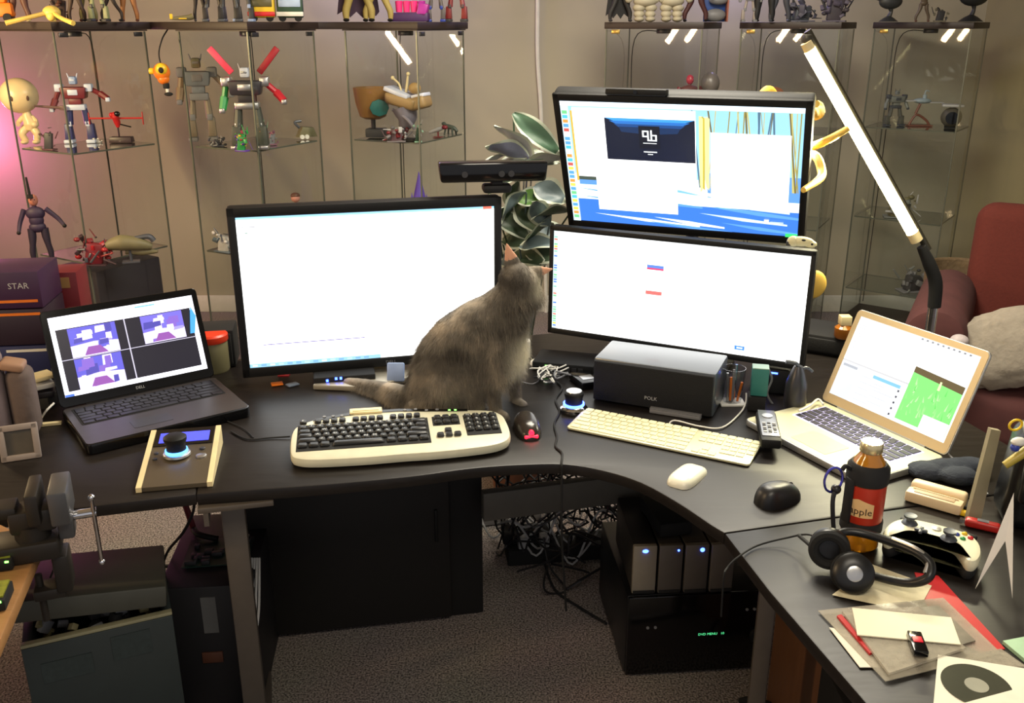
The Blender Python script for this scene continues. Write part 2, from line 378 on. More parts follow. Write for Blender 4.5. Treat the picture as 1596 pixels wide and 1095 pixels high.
# ------------------------------------------------------------------ monitors
def monitor(name, label, c, yaw, tilt, w_, h_, bez, polys, group=None, brand=None, stand='foot', bm_=BLACK, thick=0.045):
    base = Vector((c[0], c[1], 0)); yw = R(yaw); back = Vector((-math.sin(yw), math.cos(yw), 0))
    t = thing(name, label, 'monitor', (c[0], c[1], TOP), yw, group)
    P = Matrix.Translation((0, 0, c[2] - TOP)) @ Matrix.Rotation(R(-tilt), 4, 'X')
    b = B(); b.T = P
    bl, br, bt, bb = bez
    ih = 0.006
    b.box((0, thick / 2 + 0.006, 0), (w_, thick - 0.006, h_), bev=0.008)
    b.box((-w_ / 2 + bl / 2, 0.004, 0), (bl, 0.012, h_), bev=0.003); b.box((w_ / 2 - br / 2, 0.004, 0), (br, 0.012, h_), bev=0.003)
    b.box((0, 0.004, h_ / 2 - bt / 2), (w_, 0.012, bt), bev=0.003); b.box((0, 0.004, -h_ / 2 + bb / 2), (w_, 0.012, bb), bev=0.003)
    b.box((0, thick + 0.02, 0), (w_ * 0.5, 0.035, h_ * 0.55), bev=0.01)
    b.obj('bezel', bm_, t)
    sw, sh = w_ - bl - br, h_ - bt - bb
    s = screen(t, sw, sh, polys, T=P @ Matrix.Translation(((bl - br) / 2, 0.002, (bb - bt) / 2)))
    if brand:
        o = text(t, brand, 0.013, GREY, (0, 0, 0)); o.matrix_local = P @ Matrix.Translation((brand_off(brand), -0.0026, -h_ / 2 + bb / 2)) @ Matrix.Rotation(PI / 2, 4, 'X')
    zc = c[2] - TOP
    if stand == 'foot':
        b = B(); b.box((0, 0.10, zc / 2 + 0.01), (0.09, 0.04, zc + 0.02), bev=0.006); b.box((0, 0.075, zc), (0.1, 0.05, 0.1), bev=0.004); b.obj('stand_column', BLACK, t)
        b = B(); b.prism([(-0.17, -0.05), (-0.03, -0.10), (0.10, -0.045), (0.14, 0.17), (-0.14, 0.17)], 0.001, 0.016, bev=0.004); b.obj('stand_foot', CREAM_M, t)
    elif stand == 'plate':
        b = B(); b.box((0, 0.13, zc / 2 + 0.01), (0.07, 0.03, zc), bev=0.005); b.box((0, 0.09, zc * 0.9), (0.1, 0.07, 0.08), bev=0.004); b.obj('stand_column', BLACK, t)
        b = B(); b.box((0, 0.10, 0.008), (0.28, 0.17, 0.014), bev=0.005); b.obj('stand_foot', GLOSSB, t)
    elif stand == 'pole':
        b = B(); b.cyl((0, 0.24, (zc - 0.02) / 2 + 0.001), 0.018, zc - 0.02); b.box((0, 0.16, zc - 0.01), (0.05, 0.18, 0.04), bev=0.004); b.obj('pole', STEEL, t)
        b = B(); b.box((0, 0.24, 0.008), (0.14, 0.12, 0.014), bev=0.004); b.obj('pole_base', STEEL, t)
    return t
CREAM_M = M('silver_grey_foot', (176, 168, 150), 0.35, 0.5)
def brand_off(x): return 0.04
Wt = (255, 255, 252)
pl = [([(0, 0), (1, 1)], Wt, 1.6), ([(0, 0.985), (1, 1)], (150, 205, 240), 1.1), ([(0, 0), (0.52, 0.026)], (150, 200, 230), 1.0),
      ([(0.955, 0.982), (0.99, 1)], (230, 110, 90), 1.0), ([(0.06, 0.150), (0.46, 0.156)], (110, 95, 170), 1.0), ([(0.02, 0.935), (0.07, 0.94)], (150, 150, 160), 1.0)]
for k in range(14): pl.append(([(0.01 + k * 0.034, 0.006), (0.03 + k * 0.034, 0.02)], random.choice([(120, 170, 220), (210, 225, 240), (180, 210, 235)]), 1.0))
pl.append(([(0.03, 0.895), (0.04, 0.905)], (160, 180, 170), 1.0))
monitor('computer_monitor', 'wide black monitor with a blank white screen behind the cat', (-0.363, 2.337, 0.982), 13.8, -1.0, 0.69, 0.445, (0.02, 0.02, 0.024, 0.026), pl, brand='DELL')
# upper screen on the right
pl = [([(0, 0), (1, 1)], (150, 205, 245), 1.0), ([(0, 0), (1, 0.22)], (60, 120, 215), 1.0), ([(0, 0.2), (1, 0.42)], (225, 238, 250), 1.2), ([(0.62, 0.28), (1, 0.48)], (95, 150, 225), 1.0)]
rr = random.Random(3)
for k in range(16):
    v0 = rr.uniform(0.0, 0.34); u0 = rr.uniform(0, 0.7); l = rr.uniform(0.2, 0.5); hh = rr.uniform(0.006, 0.02)
    pl.append(([(u0, v0), (u0 + l * 0.5, v0 - 0.045), (min(1, u0 + l), max(0, v0 - 0.06)), (min(1, u0 + l), max(0, v0 - 0.06 + hh)), (u0 + l * 0.5, v0 - 0.03 + hh)], rr.choice([(235, 245, 255), (120, 180, 240), (90, 150, 235), (200, 225, 250)]), 1.1))
pl = [(([(min(1, max(0, u)), min(1, max(0, v))) for u, v in p_]), c_, g_) for p_, c_, g_ in pl]
for k in range(22):
    u0 = rr.uniform(0.55, 0.99); w0 = rr.uniform(0.003, 0.008); lean = rr.uniform(-0.05, 0.05)
    c_ = rr.choice([(150, 140, 70), (110, 100, 60), (190, 180, 110), (80, 110, 130)])
    pl.append(([(u0, 0.36), (min(1, u0 + w0), 0.36), (min(1, max(0, u0 + w0 + lean)), 0.96), (min(1, max(0, u0 + lean)), 0.96)], c_, 1.0))
for k in range(10):
    u0 = 0.585 + 0.035 * rr.random(); pl.append(([(u0, 0.32 + rr.random() * 0.1), (u0 + 0.008, 0.34), (u0 + 0.012, 0.9), (u0, 0.92)], rr.choice([(230, 215, 90), (190, 170, 60), (240, 235, 150)]), 1.0))
pl += [([(0.04, 0.36), (0.075, 0.93)], (215, 175, 70), 1.0), ([(0.05, 0.36), (0.14, 0.45)], (70, 80, 70), 1.0), ([(0.05, 0.33), (0.16, 0.37)], (95, 150, 220), 1.0),
       ([(0, 0), (0.035, 0.97)], (205, 225, 235), 1.0), ([(0, 0.965), (1, 1)], (245, 248, 250), 1.3),
       ([(0.05, 0.40), (0.575, 0.955)], Wt, 1.5), ([(0.19, 0.555), (0.572, 0.885)], (16, 24, 44), 1.0),
       ([(0.13, 0.12), (0.49, 0.47)], Wt, 1.5), ([(0.635, 0.27), (0.955, 0.80)], Wt, 1.5)]
for k, c_ in enumerate([(60, 150, 230), (40, 110, 190), (26, 70, 130), (20, 46, 84)]):
    a = 0.19 + k * 0.02; pl.append(([(a, 0.885 - k * 0.022), (0.572 - k * 0.02, 0.885 - k * 0.022), (0.50, 0.845 - k * 0.022), (0.38, 0.83 - k * 0.022), (0.26, 0.845 - k * 0.022)], c_, 1.0))
pl += [([(0.335, 0.655), (0.425, 0.83)], (14, 20, 34), 1.0)]
Lg = (235, 240, 240)
for x0, y0, x1, y1 in [(0.35, 0.785, 0.378, 0.795), (0.35, 0.745, 0.357, 0.795), (0.35, 0.745, 0.378, 0.755), (0.371, 0.715, 0.378, 0.795), (0.385, 0.72, 0.392, 0.80), (0.385, 0.755, 0.412, 0.765), (0.405, 0.72, 0.412, 0.765), (0.371, 0.715, 0.412, 0.725), (0.352, 0.695, 0.41, 0.70), (0.353, 0.625, 0.41, 0.633), (0.37, 0.607, 0.392, 0.613)]:
    pl.append(([(x0, y0), (x1, y1)], Lg, 1.2))
for k in range(26): pl.append(([(0.006, 0.03 + k * 0.035), (0.029, 0.055 + k * 0.035)], rr.choice([(90, 160, 220), (230, 150, 70), (110, 200, 130), (240, 240, 240), (80, 190, 210), (200, 90, 80), (235, 215, 90)]), 1.0))
pl += [([(0.86, 0.10), (0.88, 0.135)], Lg, 1.0), ([(0.885, 0.11), (0.94, 0.12)], (190, 210, 240), 1.0), ([(0.95, 0.0), (1, 0.03)], (60, 210, 110), 1.0)]
monitor('computer_monitor', 'upper monitor of the right pair, showing a snowy wallpaper and open windows', (0.431, 2.422, 1.273), -21.9, -23.1, 0.645, 0.407, (0.018, 0.018, 0.02, 0.022), pl, stand='pole')
pl = [([(0, 0), (1, 1)], Wt, 1.55), ([(0, 0), (0.02, 1)], (215, 235, 232), 1.0)]
for k in range(40): pl.append(([(0.003, 0.02 + k * 0.024), (0.017, 0.036 + k * 0.024)], rr.choice([(140, 200, 180), (90, 130, 220), (240, 230, 230), (230, 120, 100), (120, 200, 140), (240, 220, 60), (200, 230, 240)]), 1.0))
pl += [([(0.395, 0.735), (0.462, 0.765)], (90, 130, 225), 1.0), ([(0.395, 0.718), (0.462, 0.737)], (205, 70, 110), 1.0), ([(0.395, 0.475), (0.46, 0.512)], (225, 110, 105), 1.0),
       ([(0.757, 0.05), (0.795, 0.09)], (60, 130, 220), 1.0), ([(0.765, 0.062), (0.788, 0.078)], (220, 235, 250), 1.0), ([(0.02, 0.985), (1, 1)], (235, 240, 242), 1.0)]
monitor('computer_monitor', 'ultrawide lower monitor of the right pair with a nearly blank white screen', (0.416, 2.336, 0.962), -26.0, 1.3, 0.70, 0.304, (0.012, 0.012, 0.014, 0.016), pl, stand='plate', thick=0.03)

# ------------------------------------------------------------------ keys
_key = {}
def key_mesh(w_, d_, h_, mat, glyph=None, gm=None):
    k = (round(w_, 4), round(d_, 4), h_, mat.name, glyph)
    if k not in _key:
        b = B(); b.box((0, 0, h_ / 2), (w_, d_, h_), bev=h_ * 0.3, seg=1, taper=0.86 if h_ > 0.004 else None)
        mats = [mat]
        if glyph:
            v, f = text_geo(glyph, min(d_, w_) * 0.62); b.add(v, f, 1, Matrix.Translation((0, 0, h_ + 0.0002))); mats = [mat, gm]
        o = b.obj('key', mats, recalc=not glyph); me = o.data; bpy.data.objects.remove(o); _key[k] = me
    return _key[k]
def keys(parent, rows, T, kd, h_, mat, gap=0.003, gm=None, limit=100):
    """rows: (x0, y, [(width, glyph)...]) local, T parent-local matrix"""
    allk = []
    for x0, y, ks in rows:
        x = x0
        for kw in ks:
            wd, gl = kw if isinstance(kw, tuple) else (kw, None)
            if wd < 0: x += -wd; continue
            allk.append((x + wd / 2, y, wd - gap, gl)); x += wd
    for i, (x, y, wd, gl) in enumerate(allk[:limit]):
        o = bpy.data.objects.new('key', key_mesh(wd, kd, h_, mat, gl, gm)); COL.objects.link(o); o.parent = parent
        o.matrix_local = T @ Matrix.Translation((x, y, 0))
    if len(allk) > limit:
        b = B(); b.T = T
        for x, y, wd, gl in allk[limit:]: b.box((x, y, h_ / 2), (wd, kd, h_), bev=h_ * 0.3, seg=1)
        o = b.obj('key_rest', mat, parent); o['kind'] = 'stuff'
def letter_rows(u, x0, y0, dy, letters=True):
    g = (lambda s: [(u, c) for c in s]) if letters else (lambda s: [u] * len(s))
    return [(x0, y0, g("`1234567890-=") + [2 * u]), (x0, y0 - dy, [1.5 * u] + g("QWERTYUIOP[]") + [1.5 * u]),
            (x0, y0 - 2 * dy, [1.75 * u] + g("ASDFGHJKL;'") + [2.25 * u]), (x0, y0 - 3 * dy, [2.25 * u] + g("ZXCVBNM,./") + [2.75 * u]),
            (x0, y0 - 4 * dy, [1.25 * u, 1.25 * u, 1.25 * u, 6.25 * u, 1.25 * u, 1.25 * u, 1.25 * u, 1.25 * u])]

# ------------------------------------------------------------------ laptops
def rrect(w_, d_, r, n=5):
    pts = []
    for cx, cy, a0 in ((w_ / 2 - r, d_ / 2 - r, 0), (-w_ / 2 + r, d_ / 2 - r, 90), (-w_ / 2 + r, -d_ / 2 + r, 180), (w_ / 2 - r, -d_ / 2 + r, 270)):
        for k in range(n + 1):
            a = R(a0 + 90 * k / n); pts.append((cx + r * math.cos(a), cy + r * math.sin(a)))
    return pts
def laptop(name, label, hinge, yaw, tilt, w_, d_, lid, th, mats, polys, keymat, bezw, kb, pad, brand=None, gm=None, keygap=0.0035):
    t = thing(name, label, 'laptop', (hinge[0], hinge[1], TOP), R(yaw))
    bodym, deckm, bezm = mats; lab = 'b' if bodym is ALU else ''
    b = B(); b.prism([(x, y - d_ / 2) for x, y in rrect(w_, d_, 0.014)], 0.001, th, bev=0.003); b.obj('base', bodym, t)
    b = B(); b.prism([(x, y - d_ / 2) for x, y in rrect(w_ - 0.006, d_ - 0.006, 0.012)], th - 0.001, th + 0.0006); b.obj('palm_rest', deckm, t)
    x0, y0, kw, kh = kb
    b = B(); b.prism([(x + x0 + kw / 2, y + y0 - kh / 2) for x, y in rrect(kw + 0.008, kh + 0.008, 0.004)], th, th + 0.0011); b.obj('keyboard_well', gm if gm else MATTE, t)
    u = kw / 15; dy = kh / 5.6
    rows = letter_rows(u, x0, y0 - dy * 1.1, dy, gm is None) if True else []
    rows = [(x0, y0 - dy * 0.4, [kw / 14] * 14)] + rows
    rows = [(a, bb, [(k_[0] if isinstance(k_, tuple) else k_, None) for k_ in c_]) for a, bb, c_ in rows]
    keys(t, rows, Matrix.Translation((0, 0, th + 0.0011)), dy * 0.80, 0.0018, keymat, gap=keygap)
    px_, py_, pw, ph = pad
    b = B(); b.prism([(x + px_, y + py_) for x, y in rrect(pw, ph, 0.005)], th, th + 0.0012); b.obj('trackpad', M(name + lab + '_pad', (206, 200, 164) if lab else (60, 60, 64), 0.35), t)
    P = Matrix.Translation((0, 0.0, th + 0.002)) @ Matrix.Rotation(R(-tilt), 4, 'X')
    b = B(); b.T = P; b.prism([(x, y + lid / 2) for x, y in rrect(w_, lid, 0.012)], 0, 0.0075, bev=0.002, T=Matrix.Rotation(PI / 2, 4, 'X') @ Matrix.Translation((0, 0, -0.008)))
    b.obj('lid', bodym, t)
    b = B(); b.T = P; b.prism([(x, y + lid / 2) for x, y in rrect(w_ - 0.004, lid - 0.004, 0.011)], 0, 0.0012, T=Matrix.Rotation(PI / 2, 4, 'X') @ Matrix.Translation((0, 0, 0.0)))
    b.obj('screen_bezel', bezm, t)
    bl, bt, bb = bezw
    screen(t, w_ - 2 * bl, lid - bt - bb, polys, T=P @ Matrix.Translation((0, -0.0016, bb + (lid - bt - bb) / 2)))
    b = B(); b.cyl((0, 0.003, th), 0.005, w_ * 0.7, rot=(0, PI / 2, 0), seg=12); b.obj('hinge', bodym, t)
    if brand:
        o = text(t, brand, 0.010, LGREY, (0, 0, 0)); o.matrix_local = P @ Matrix.Translation((0, -0.0016, bb / 2)) @ Matrix.Rotation(PI / 2, 4, 'X')
    return t
LW = (246, 244, 255)
pl = [([(0, 0), (1, 1)], LW, 1.6)]
pl += [([(0.03, 0.06), (0.965, 0.84)], (22, 20, 34), 1.0)]
vio = [(90, 85, 190), (150, 140, 225), (210, 200, 245), (235, 220, 250), (120, 90, 180), (70, 65, 150)]
def feed(u0, v0, u1, v1, seed):
    r = random.Random(seed); out = [([(u0, v0), (u1, v1)], vio[0] if seed % 2 else (110, 100, 200), 1.1)]
    W_, H_ = u1 - u0, v1 - v0
    out.append(([(u0, v0), (u1, v0), (u1, v0 + H_ * 0.38), (u0 + W_ * 0.5, v0 + H_ * 0.46), (u0, v0 + H_ * 0.4)], vio[2], 1.2))
    for k in range(13):
        a = u0 + r.random() * W_ * 0.8; c = v0 + r.random() * H_ * 0.75; ww = W_ * r.uniform(0.05, 0.28); hh = H_ * r.uniform(0.08, 0.35)
        out.append(([(a, c), (min(u1, a + ww), c + 0.01), (min(u1, a + ww), min(v1, c + hh)), (a + ww * 0.1, min(v1, c + hh))], r.choice(vio), 1.15))
    out.append(([(u0 + W_ * 0.25, v0 + 0.01), (u0 + W_ * 0.75, v0 + 0.01), (u0 + W_ * 0.6, v0 + H_ * 0.3), (u0 + W_ * 0.35, v0 + H_ * 0.3)], (140, 80, 160), 1.0))
    return out
pl += feed(0.105, 0.46, 0.425, 0.83, 1) + feed(0.60, 0.47, 0.90, 0.83, 2) + feed(0.105, 0.06, 0.42, 0.44, 3)
pl += [([(0.485, 0.06), (0.493, 0.84)], (200, 195, 215), 1.0), ([(0.03, 0.447), (0.965, 0.455)], (200, 195, 215), 1.0),
       ([(0.93, 0.5), (0.965, 0.5), (0.998, 0.72), (0.97, 0.86)], (70, 160, 230), 1.0), ([(0.58, 0.95), (0.72, 0.97)], (120, 190, 235), 1.0), ([(0.0, 0.0), (0.06, 0.03)], (70, 110, 200), 1.0)]
laptop('laptop', 'open black and grey laptop at left showing four camera pictures', (-0.93, 2.168), 36.1, 19.8, 0.375, 0.25, 0.236, 0.026,
       (GLOSSB, M('slate_palm_rest', (78, 74, 74), 0.38, 0.4), GLOSSB), pl, M('laptop_keys', (34, 33, 38), 0.45), (0.015, 0.018, 0.024), (-0.165, -0.022, 0.33, 0.105), (-0.03, -0.193, 0.09, 0.05), brand='DELL')
pl = [([(0, 0), (1, 1)], Wt, 1.15), ([(0, 0.955), (1, 1)], (215, 218, 220), 1.0), ([(0, 0), (0.17, 0.44)], (205, 212, 222), 1.0), ([(0.17, 0), (0.56, 0.44)], (236, 240, 246), 1.0), ([(0, 0.44), (0.60, 0.46)], (190, 190, 192), 1.0),
      ([(0.02, 0.38), (0.15, 0.41)], (160, 164, 172), 1.0), ([(0.30, 0.36), (0.54, 0.40)], (120, 180, 240), 1.0)]
for k in range(9): pl.append(([(0.02, 0.90 - k * 0.035), (0.02 + rr.uniform(0.05, 0.14), 0.906 - k * 0.035)], (150, 150, 160), 1.0))
for k in range(9): pl.append(([(0.21 + (k % 2) * 0.12, 0.34 - k * 0.036), (0.21 + (k % 2) * 0.12 + rr.uniform(0.08, 0.2), 0.345 - k * 0.036)], (150, 155, 165), 1.0))
for k in range(5): pl.append(([(0.53, 0.32 - k * 0.07), (0.545, 0.345 - k * 0.07)], (60, 60, 70), 1.0))
pl += [([(0.59, 0.04), (0.99, 0.04), (0.99, 0.62), (0.59, 0.66)], (120, 215, 110), 1.05), ([(0.59, 0.60), (0.99, 0.55), (0.99, 0.635), (0.59, 0.67)], (92, 78, 50), 1.0)]
for k in range(46):
    u0 = rr.uniform(0.60, 0.97); v0 = rr.uniform(0.1, 0.5); pl.append(([(u0, v0), (u0 + 0.012, v0), (u0 + rr.uniform(-0.01, 0.02), v0 + rr.uniform(0.05, 0.13))], rr.choice([(150, 235, 130), (95, 195, 90), (135, 225, 120), (170, 235, 150)]), 1.05))
pl += [([(0.81, 0.50), (0.83, 0.50), (0.826, 0.60), (0.812, 0.60)], (220, 235, 170), 1.0), ([(0.79, 0.04), (0.99, 0.20)], Wt, 1.15)]
for k in range(10): pl.append(([(0.55 + k * 0.042, 0.968), (0.565 + k * 0.042, 0.985)], (120, 120, 125), 1.0))
DECK = M('silver_deck', (212, 206, 170), 0.42, 0.35, noise=0.03)
laptop('laptop', 'open silver laptop at right with a green grass picture on screen', (0.852, 1.979), -62.3, 22.5, 0.364, 0.245, 0.241, 0.017,
       (ALU, DECK, M('silver_bezel', (222, 196, 150), 0.4, 0.3, noise=0.03)), pl, M('mac_keys', (24, 22, 40), 0.45), (0.017, 0.016, 0.024), (-0.142, -0.026, 0.284, 0.10), (-0.0, -0.186, 0.105, 0.075),
       gm=M('key_backlight', (200, 195, 230), 0.5, emit=(190, 180, 240), es=0.5))

# ------------------------------------------------------------------ big black and white keyboard
kt = thing('keyboard', 'curved white and black keyboard in front of the cat', 'keyboard', (-0.235, 1.822, TOP), R(9.5))
def kb_outline(n=10):
    pts = []
    L_, D_ = 0.48, 0.205
    base = [(-0.24, 0.035), (-0.225, 0.008), (-0.18, -0.004), (-0.08, -0.008), (0.0, -0.006), (0.08, -0.006), (0.18, 0.002), (0.225, 0.018), (0.243, 0.05), (0.243, 0.12), (0.232, 0.165), (0.205, 0.185), (0.12, 0.20), (0.0, 0.218), (-0.10, 0.212), (-0.18, 0.192), (-0.225, 0.165), (-0.241, 0.12)]
    return [(x, y * (0.955 if x < 0 else 0.92) if y > 0.15 else y) for x, y in base]
T0 = Matrix.Rotation(R(5.0), 4, 'X')
b = B(); o_ = kb_outline()
P_ = [Vector((*p, 0)) for p in o_]; n = len(P_); sm = []
for i in range(n):
    a, b_, c, d = P_[i - 1], P_[i], P_[(i + 1) % n], P_[(i + 2) % n]
    for k in range(4):
        u = k / 4; q = 0.5 * ((2 * b_) + (c - a) * u + (2 * a - 5 * b_ + 4 * c - d) * u * u + (3 * b_ - a - 3 * c + d) * u ** 3); sm.append((q.x, q.y))
b.T = T0; b.prism(sm, 0.004, 0.028, bev=0.008); b.obj('case', M('off_white_case', (212, 208, 182), 0.4), kt)
b = B(); b.T = T0; b.prism([(-0.195, 0.166), (-0.10, 0.186), (0.0, 0.188), (0.10, 0.174), (0.16, 0.167), (0.16, 0.176), (0.10, 0.183), (0.0, 0.199), (-0.10, 0.199), (-0.19, 0.176)], 0.026, 0.0295); b.obj('media_strip', GLOSSB, kt)
b = B(); b.T = T0; b.box((-0.075, 0.196, 0.031), (0.075, 0.022, 0.006), bev=0.002); b.box((-0.075, 0.195, 0.0345), (0.06, 0.009, 0.002), bev=0.0008); b.obj('wide_button', CREAM, kt)
b = B(); b.T = T0; b.box((-0.082, 0.09, 0.0275), (0.292, 0.115, 0.003)); b.box((0.105, 0.128, 0.0275), (0.062, 0.042, 0.003)); b.box((0.185, 0.1, 0.0275), (0.078, 0.095, 0.003)); b.obj('key_bed', MATTE, kt)
KM = M('black_keycap', (30, 31, 33), 0.4); KG = M('key_legend', (205, 208, 205), 0.5)
u = 0.0192
rows = [(-0.226, 0.158, [(u, 'E'), -0.014, u * 0.95, u * 0.95, u * 0.95, u * 0.95, -0.012, u * 0.95, u * 0.95, u * 0.95, u * 0.95, -0.012, u * 0.95, u * 0.95, u * 0.95, u * 0.95])]
lr = letter_rows(u, -0.226, 0.132, 0.0198)
rows += lr
rows += [(0.077, 0.140, [u, u, u]), (0.077, 0.120, [u, u, u]), (0.096, 0.078, [u]), (0.077, 0.059, [u, u, u])]
rows += [(0.146, 0.137 - k * 0.0198, [(u, c) for c in s]) for k, s in enumerate(['N/*-', '7894', '4561', '1233'])]
keys(kt, rows, T0 @ Matrix.Translation((0, 0, 0.0285)), 0.0165, 0.0075, KM, gap=0.0026, gm=KG)
b = B(); b.T = T0
for k in range(7): b.cyl((-0.17 + k * 0.02 if k < 3 else -0.06 + k * 0.025, 0.178 + (0.012 if 2 < k < 5 else 0.004), 0.0302), 0.004, 0.0015, seg=12)
b.obj('media_button', GREY, kt)
b = B(); b.T = T0; b.box((0.118, 0.175, 0.0302), (0.005, 0.0035, 0.0012)); b.box((0.132, 0.174, 0.0302), (0.005, 0.0035, 0.0012)); b.obj('indicator_light', GREENLED, kt)
# ------------------------------------------------------------------ slim aluminium keyboard
at = thing('keyboard', 'slim silver keyboard with white keys in front of the black speaker', 'keyboard', (0.3185, 1.900, TOP), R(-27.4))
b = B(); b.T = Matrix.Rotation(R(3), 4, 'X'); b.prism([(x, y + 0.057) for x, y in rrect(0.43, 0.115, 0.008)], 0.002, 0.0075, bev=0.0015); b.obj('case', M('pale_alu', (216, 212, 176), 0.42, 0.25, noise=0.03), at)
AK = M('white_keycap', (232, 228, 186), 0.45, noise=0.03); u = 0.0186
rows = [(-0.209, 0.106, [u * 1.07] * 14)] + letter_rows(u, -0.209, 0.0885, 0.0186, False)
rows += [(0.082, 0.106, [u, u, u]), (0.082, 0.0885, [u, u, u]), (0.082, 0.070, [u, u, u]), (0.082 + u, 0.0325, [u]), (0.082, 0.0141, [u, u, u])]
rows += [(0.14, 0.106 - k * 0.0184, [u] * 4 if k != 4 else [u * 2, u]) for k in range(5)]
keys(at, rows, Matrix.Rotation(R(3), 4, 'X') @ Matrix.Translation((0, 0, 0.0075)), 0.0152, 0.0018, AK, gap=0.0028)
b = B(); b.tube([G(1042, 662, 0.735), G(1052, 655, 0.737), G(1090, 664, 0.734), G(1125, 666, 0.734), G(1152, 645, 0.734), G(1162, 628, 0.74), G(1163, 612, 0.76)], 0.002)
tag(b.obj('cable', WHITE), 'white cable looping from the silver keyboard to the teal box', 'cable')

# ------------------------------------------------------------------ mice
def superegg(b, lx, ly, lz, p=2.6, seg=28, rings=14, front=1.0, mi=0, mid=0.0):
    vs = []; fs = []
    for i in range(rings + 1):
        ph = (PI / 2) * i / rings
        cz, sz = math.cos(ph), math.sin(ph)
        for k in range(seg):
            a = 2 * PI * k / seg; ca, sa = math.cos(a), math.sin(a)
            x = math.copysign(abs(ca) ** (2 / p), ca); y = math.copysign(abs(sa) ** (2 / p), sa)
            f = 1 + (front - 1) * (y * 0.5 + 0.5); waist = 1 - mid * (1 - y * y)
            vs.append((x * lx * cz ** 0.6 * f * waist if i < rings else 0, y * ly * cz ** 0.6 if i < rings else 0, lz * sz * (1 - 0.25 * y * cz)))
    for i in range(rings):
        for k in range(seg): fs.append((i * seg + k, i * seg + (k + 1) % seg, (i + 1) * seg + (k + 1) % seg, (i + 1) * seg + k))
    fs.append(tuple(range(seg))[::-1]); b.add(vs, fs, mi); return b
p = G(822, 672); t = thing('mouse', 'dark glossy mouse with a glowing red light near the cat paws', 'mouse', p, R(190))
b = B(); superegg(b, 0.031, 0.056, 0.038); b.obj('shell', M('dark_gloss_shell', (48, 42, 38), 0.22), t)
b = B(); b.cyl((0, 0.048, 0.018), 0.006, 0.008, rot=(PI / 2, 0, 0), seg=14); b.box((0, 0.044, 0.009), (0.032, 0.02, 0.008), bev=0.003); b.obj('red_light', REDLED, t)
p = G(1071, 744); t = thing('mouse', 'flat white mouse on the desk below the silver keyboard', 'mouse', p, R(-35))
b = B(); superegg(b, 0.029, 0.057, 0.019, p=3.6); b.obj('shell', M('white_mouse', (232, 228, 208), 0.28, noise=0.02), t)
b = B(); b.box((0, 0, 0.0035), (0.040, 0.085, 0.005), bev=0.002); b.obj('base_rail', ALU, t)
p = G(1212, 780); t = thing('mouse', 'black contoured mouse on the desk beside the silver laptop', 'mouse', p, R(-62))
b = B(); superegg(b, 0.035, 0.052, 0.040, p=2.4, front=0.85, mid=0.10); b.obj('shell', M('black_shell', (26, 26, 29), 0.38), t)
b = B(); b.cyl((0, 0.026, 0.026), 0.0105, 0.006, rot=(0, PI / 2, 0), seg=20, bev=0.001); b.obj('scroll_wheel', DGREY, t)
b = B(); b.box((-0.030, 0.0, 0.021), (0.006, 0.03, 0.007), bev=0.002); b.obj('thumb_button', GREY, t)

# ------------------------------------------------------------------ knobs and control pad
p = G(894, 641); t = thing('knob_controller', 'round silver knob controller with a blue glowing ring', 'controller', p)
b = B(); b.lathe([(0.031, 0), (0.034, 0.004), (0.034, 0.012), (0.030, 0.017), (0.025, 0.019)]); b.obj('base', CHROME, t)
b = B(); b.lathe([(0.0262, 0.018), (0.0262, 0.0235)]); b.obj('light_ring', BLUELED, t)
b = B(); b.lathe([(0.022, 0.022), (0.021, 0.034), (0.0235, 0.044), (0.0235, 0.05), (0.020, 0.054)]); b.obj('knob', BLACK, t)
b = B(); b.lathe([(0.020, 0.053), (0.019, 0.0555), (0.0, 0.0565)]); b.obj('cap', SILVER, t)
t = thing('control_pad', 'wedge control pad with blue display, glowing dial and cream edges at the desk edge', 'controller', (-0.690, 1.702, TOP), R(11))
W_ = 0.142; D_ = 0.215; hb = 0.042
def wedge(b, x0, x1, y0, y1, dz=0.0, th=None):
    z = lambda y: 0.010 + (hb - 0.010) * y / D_ + dz
    lo = (lambda y: z(y) - th) if th else (lambda y: 0.001)
    vs = [(x0, y0, lo(y0)), (x1, y0, lo(y0)), (x1, y1, lo(y1)), (x0, y1, lo(y1)), (x0, y0, z(y0)), (x1, y0, z(y0)), (x1, y1, z(y1)), (x0, y1, z(y1))]
    b.add(vs, [(0, 3, 2, 1), (4, 5, 6, 7), (0, 1, 5, 4), (1, 2, 6, 5), (2, 3, 7, 6), (3, 0, 4, 7)]); return b
wedge(B(), -W_ / 2, W_ / 2, 0, D_).obj('body', M('olive_grey_pad', (92, 82, 66), 0.4, 0.3), t)
b = B(); wedge(b, -W_ / 2 - 0.004, -W_ / 2 + 0.007, -0.002, D_, 0.002); b.obj('edge_strip', CREAM, t)
b = B(); wedge(b, W_ / 2 - 0.007, W_ / 2 + 0.004, -0.002, D_, 0.002); b.obj('edge_strip', CREAM, t)
wedge(B(), -W_ / 2 + 0.009, W_ / 2 - 0.009, 0.148, D_ - 0.002, 0.002, 0.003).obj('display_bezel', GLOSSB, t)
DISP = M('blue_display', (60, 70, 220), 0.3, emit=(84, 88, 235), es=0.9)
wedge(B(), -W_ / 2 + 0.019, W_ / 2 - 0.018, 0.158, 0.196, 0.003, 0.003).obj('display', DISP, t)
zc = 0.010 + (hb - 0.01) * 0.118 / D_
b = B(); b.T = Matrix.Translation((-0.008, 0.112, zc)); b.lathe([(0.029, 0.0), (0.028, 0.004), (0.022, 0.007)]); b.obj('dial_base', SILVER, t)
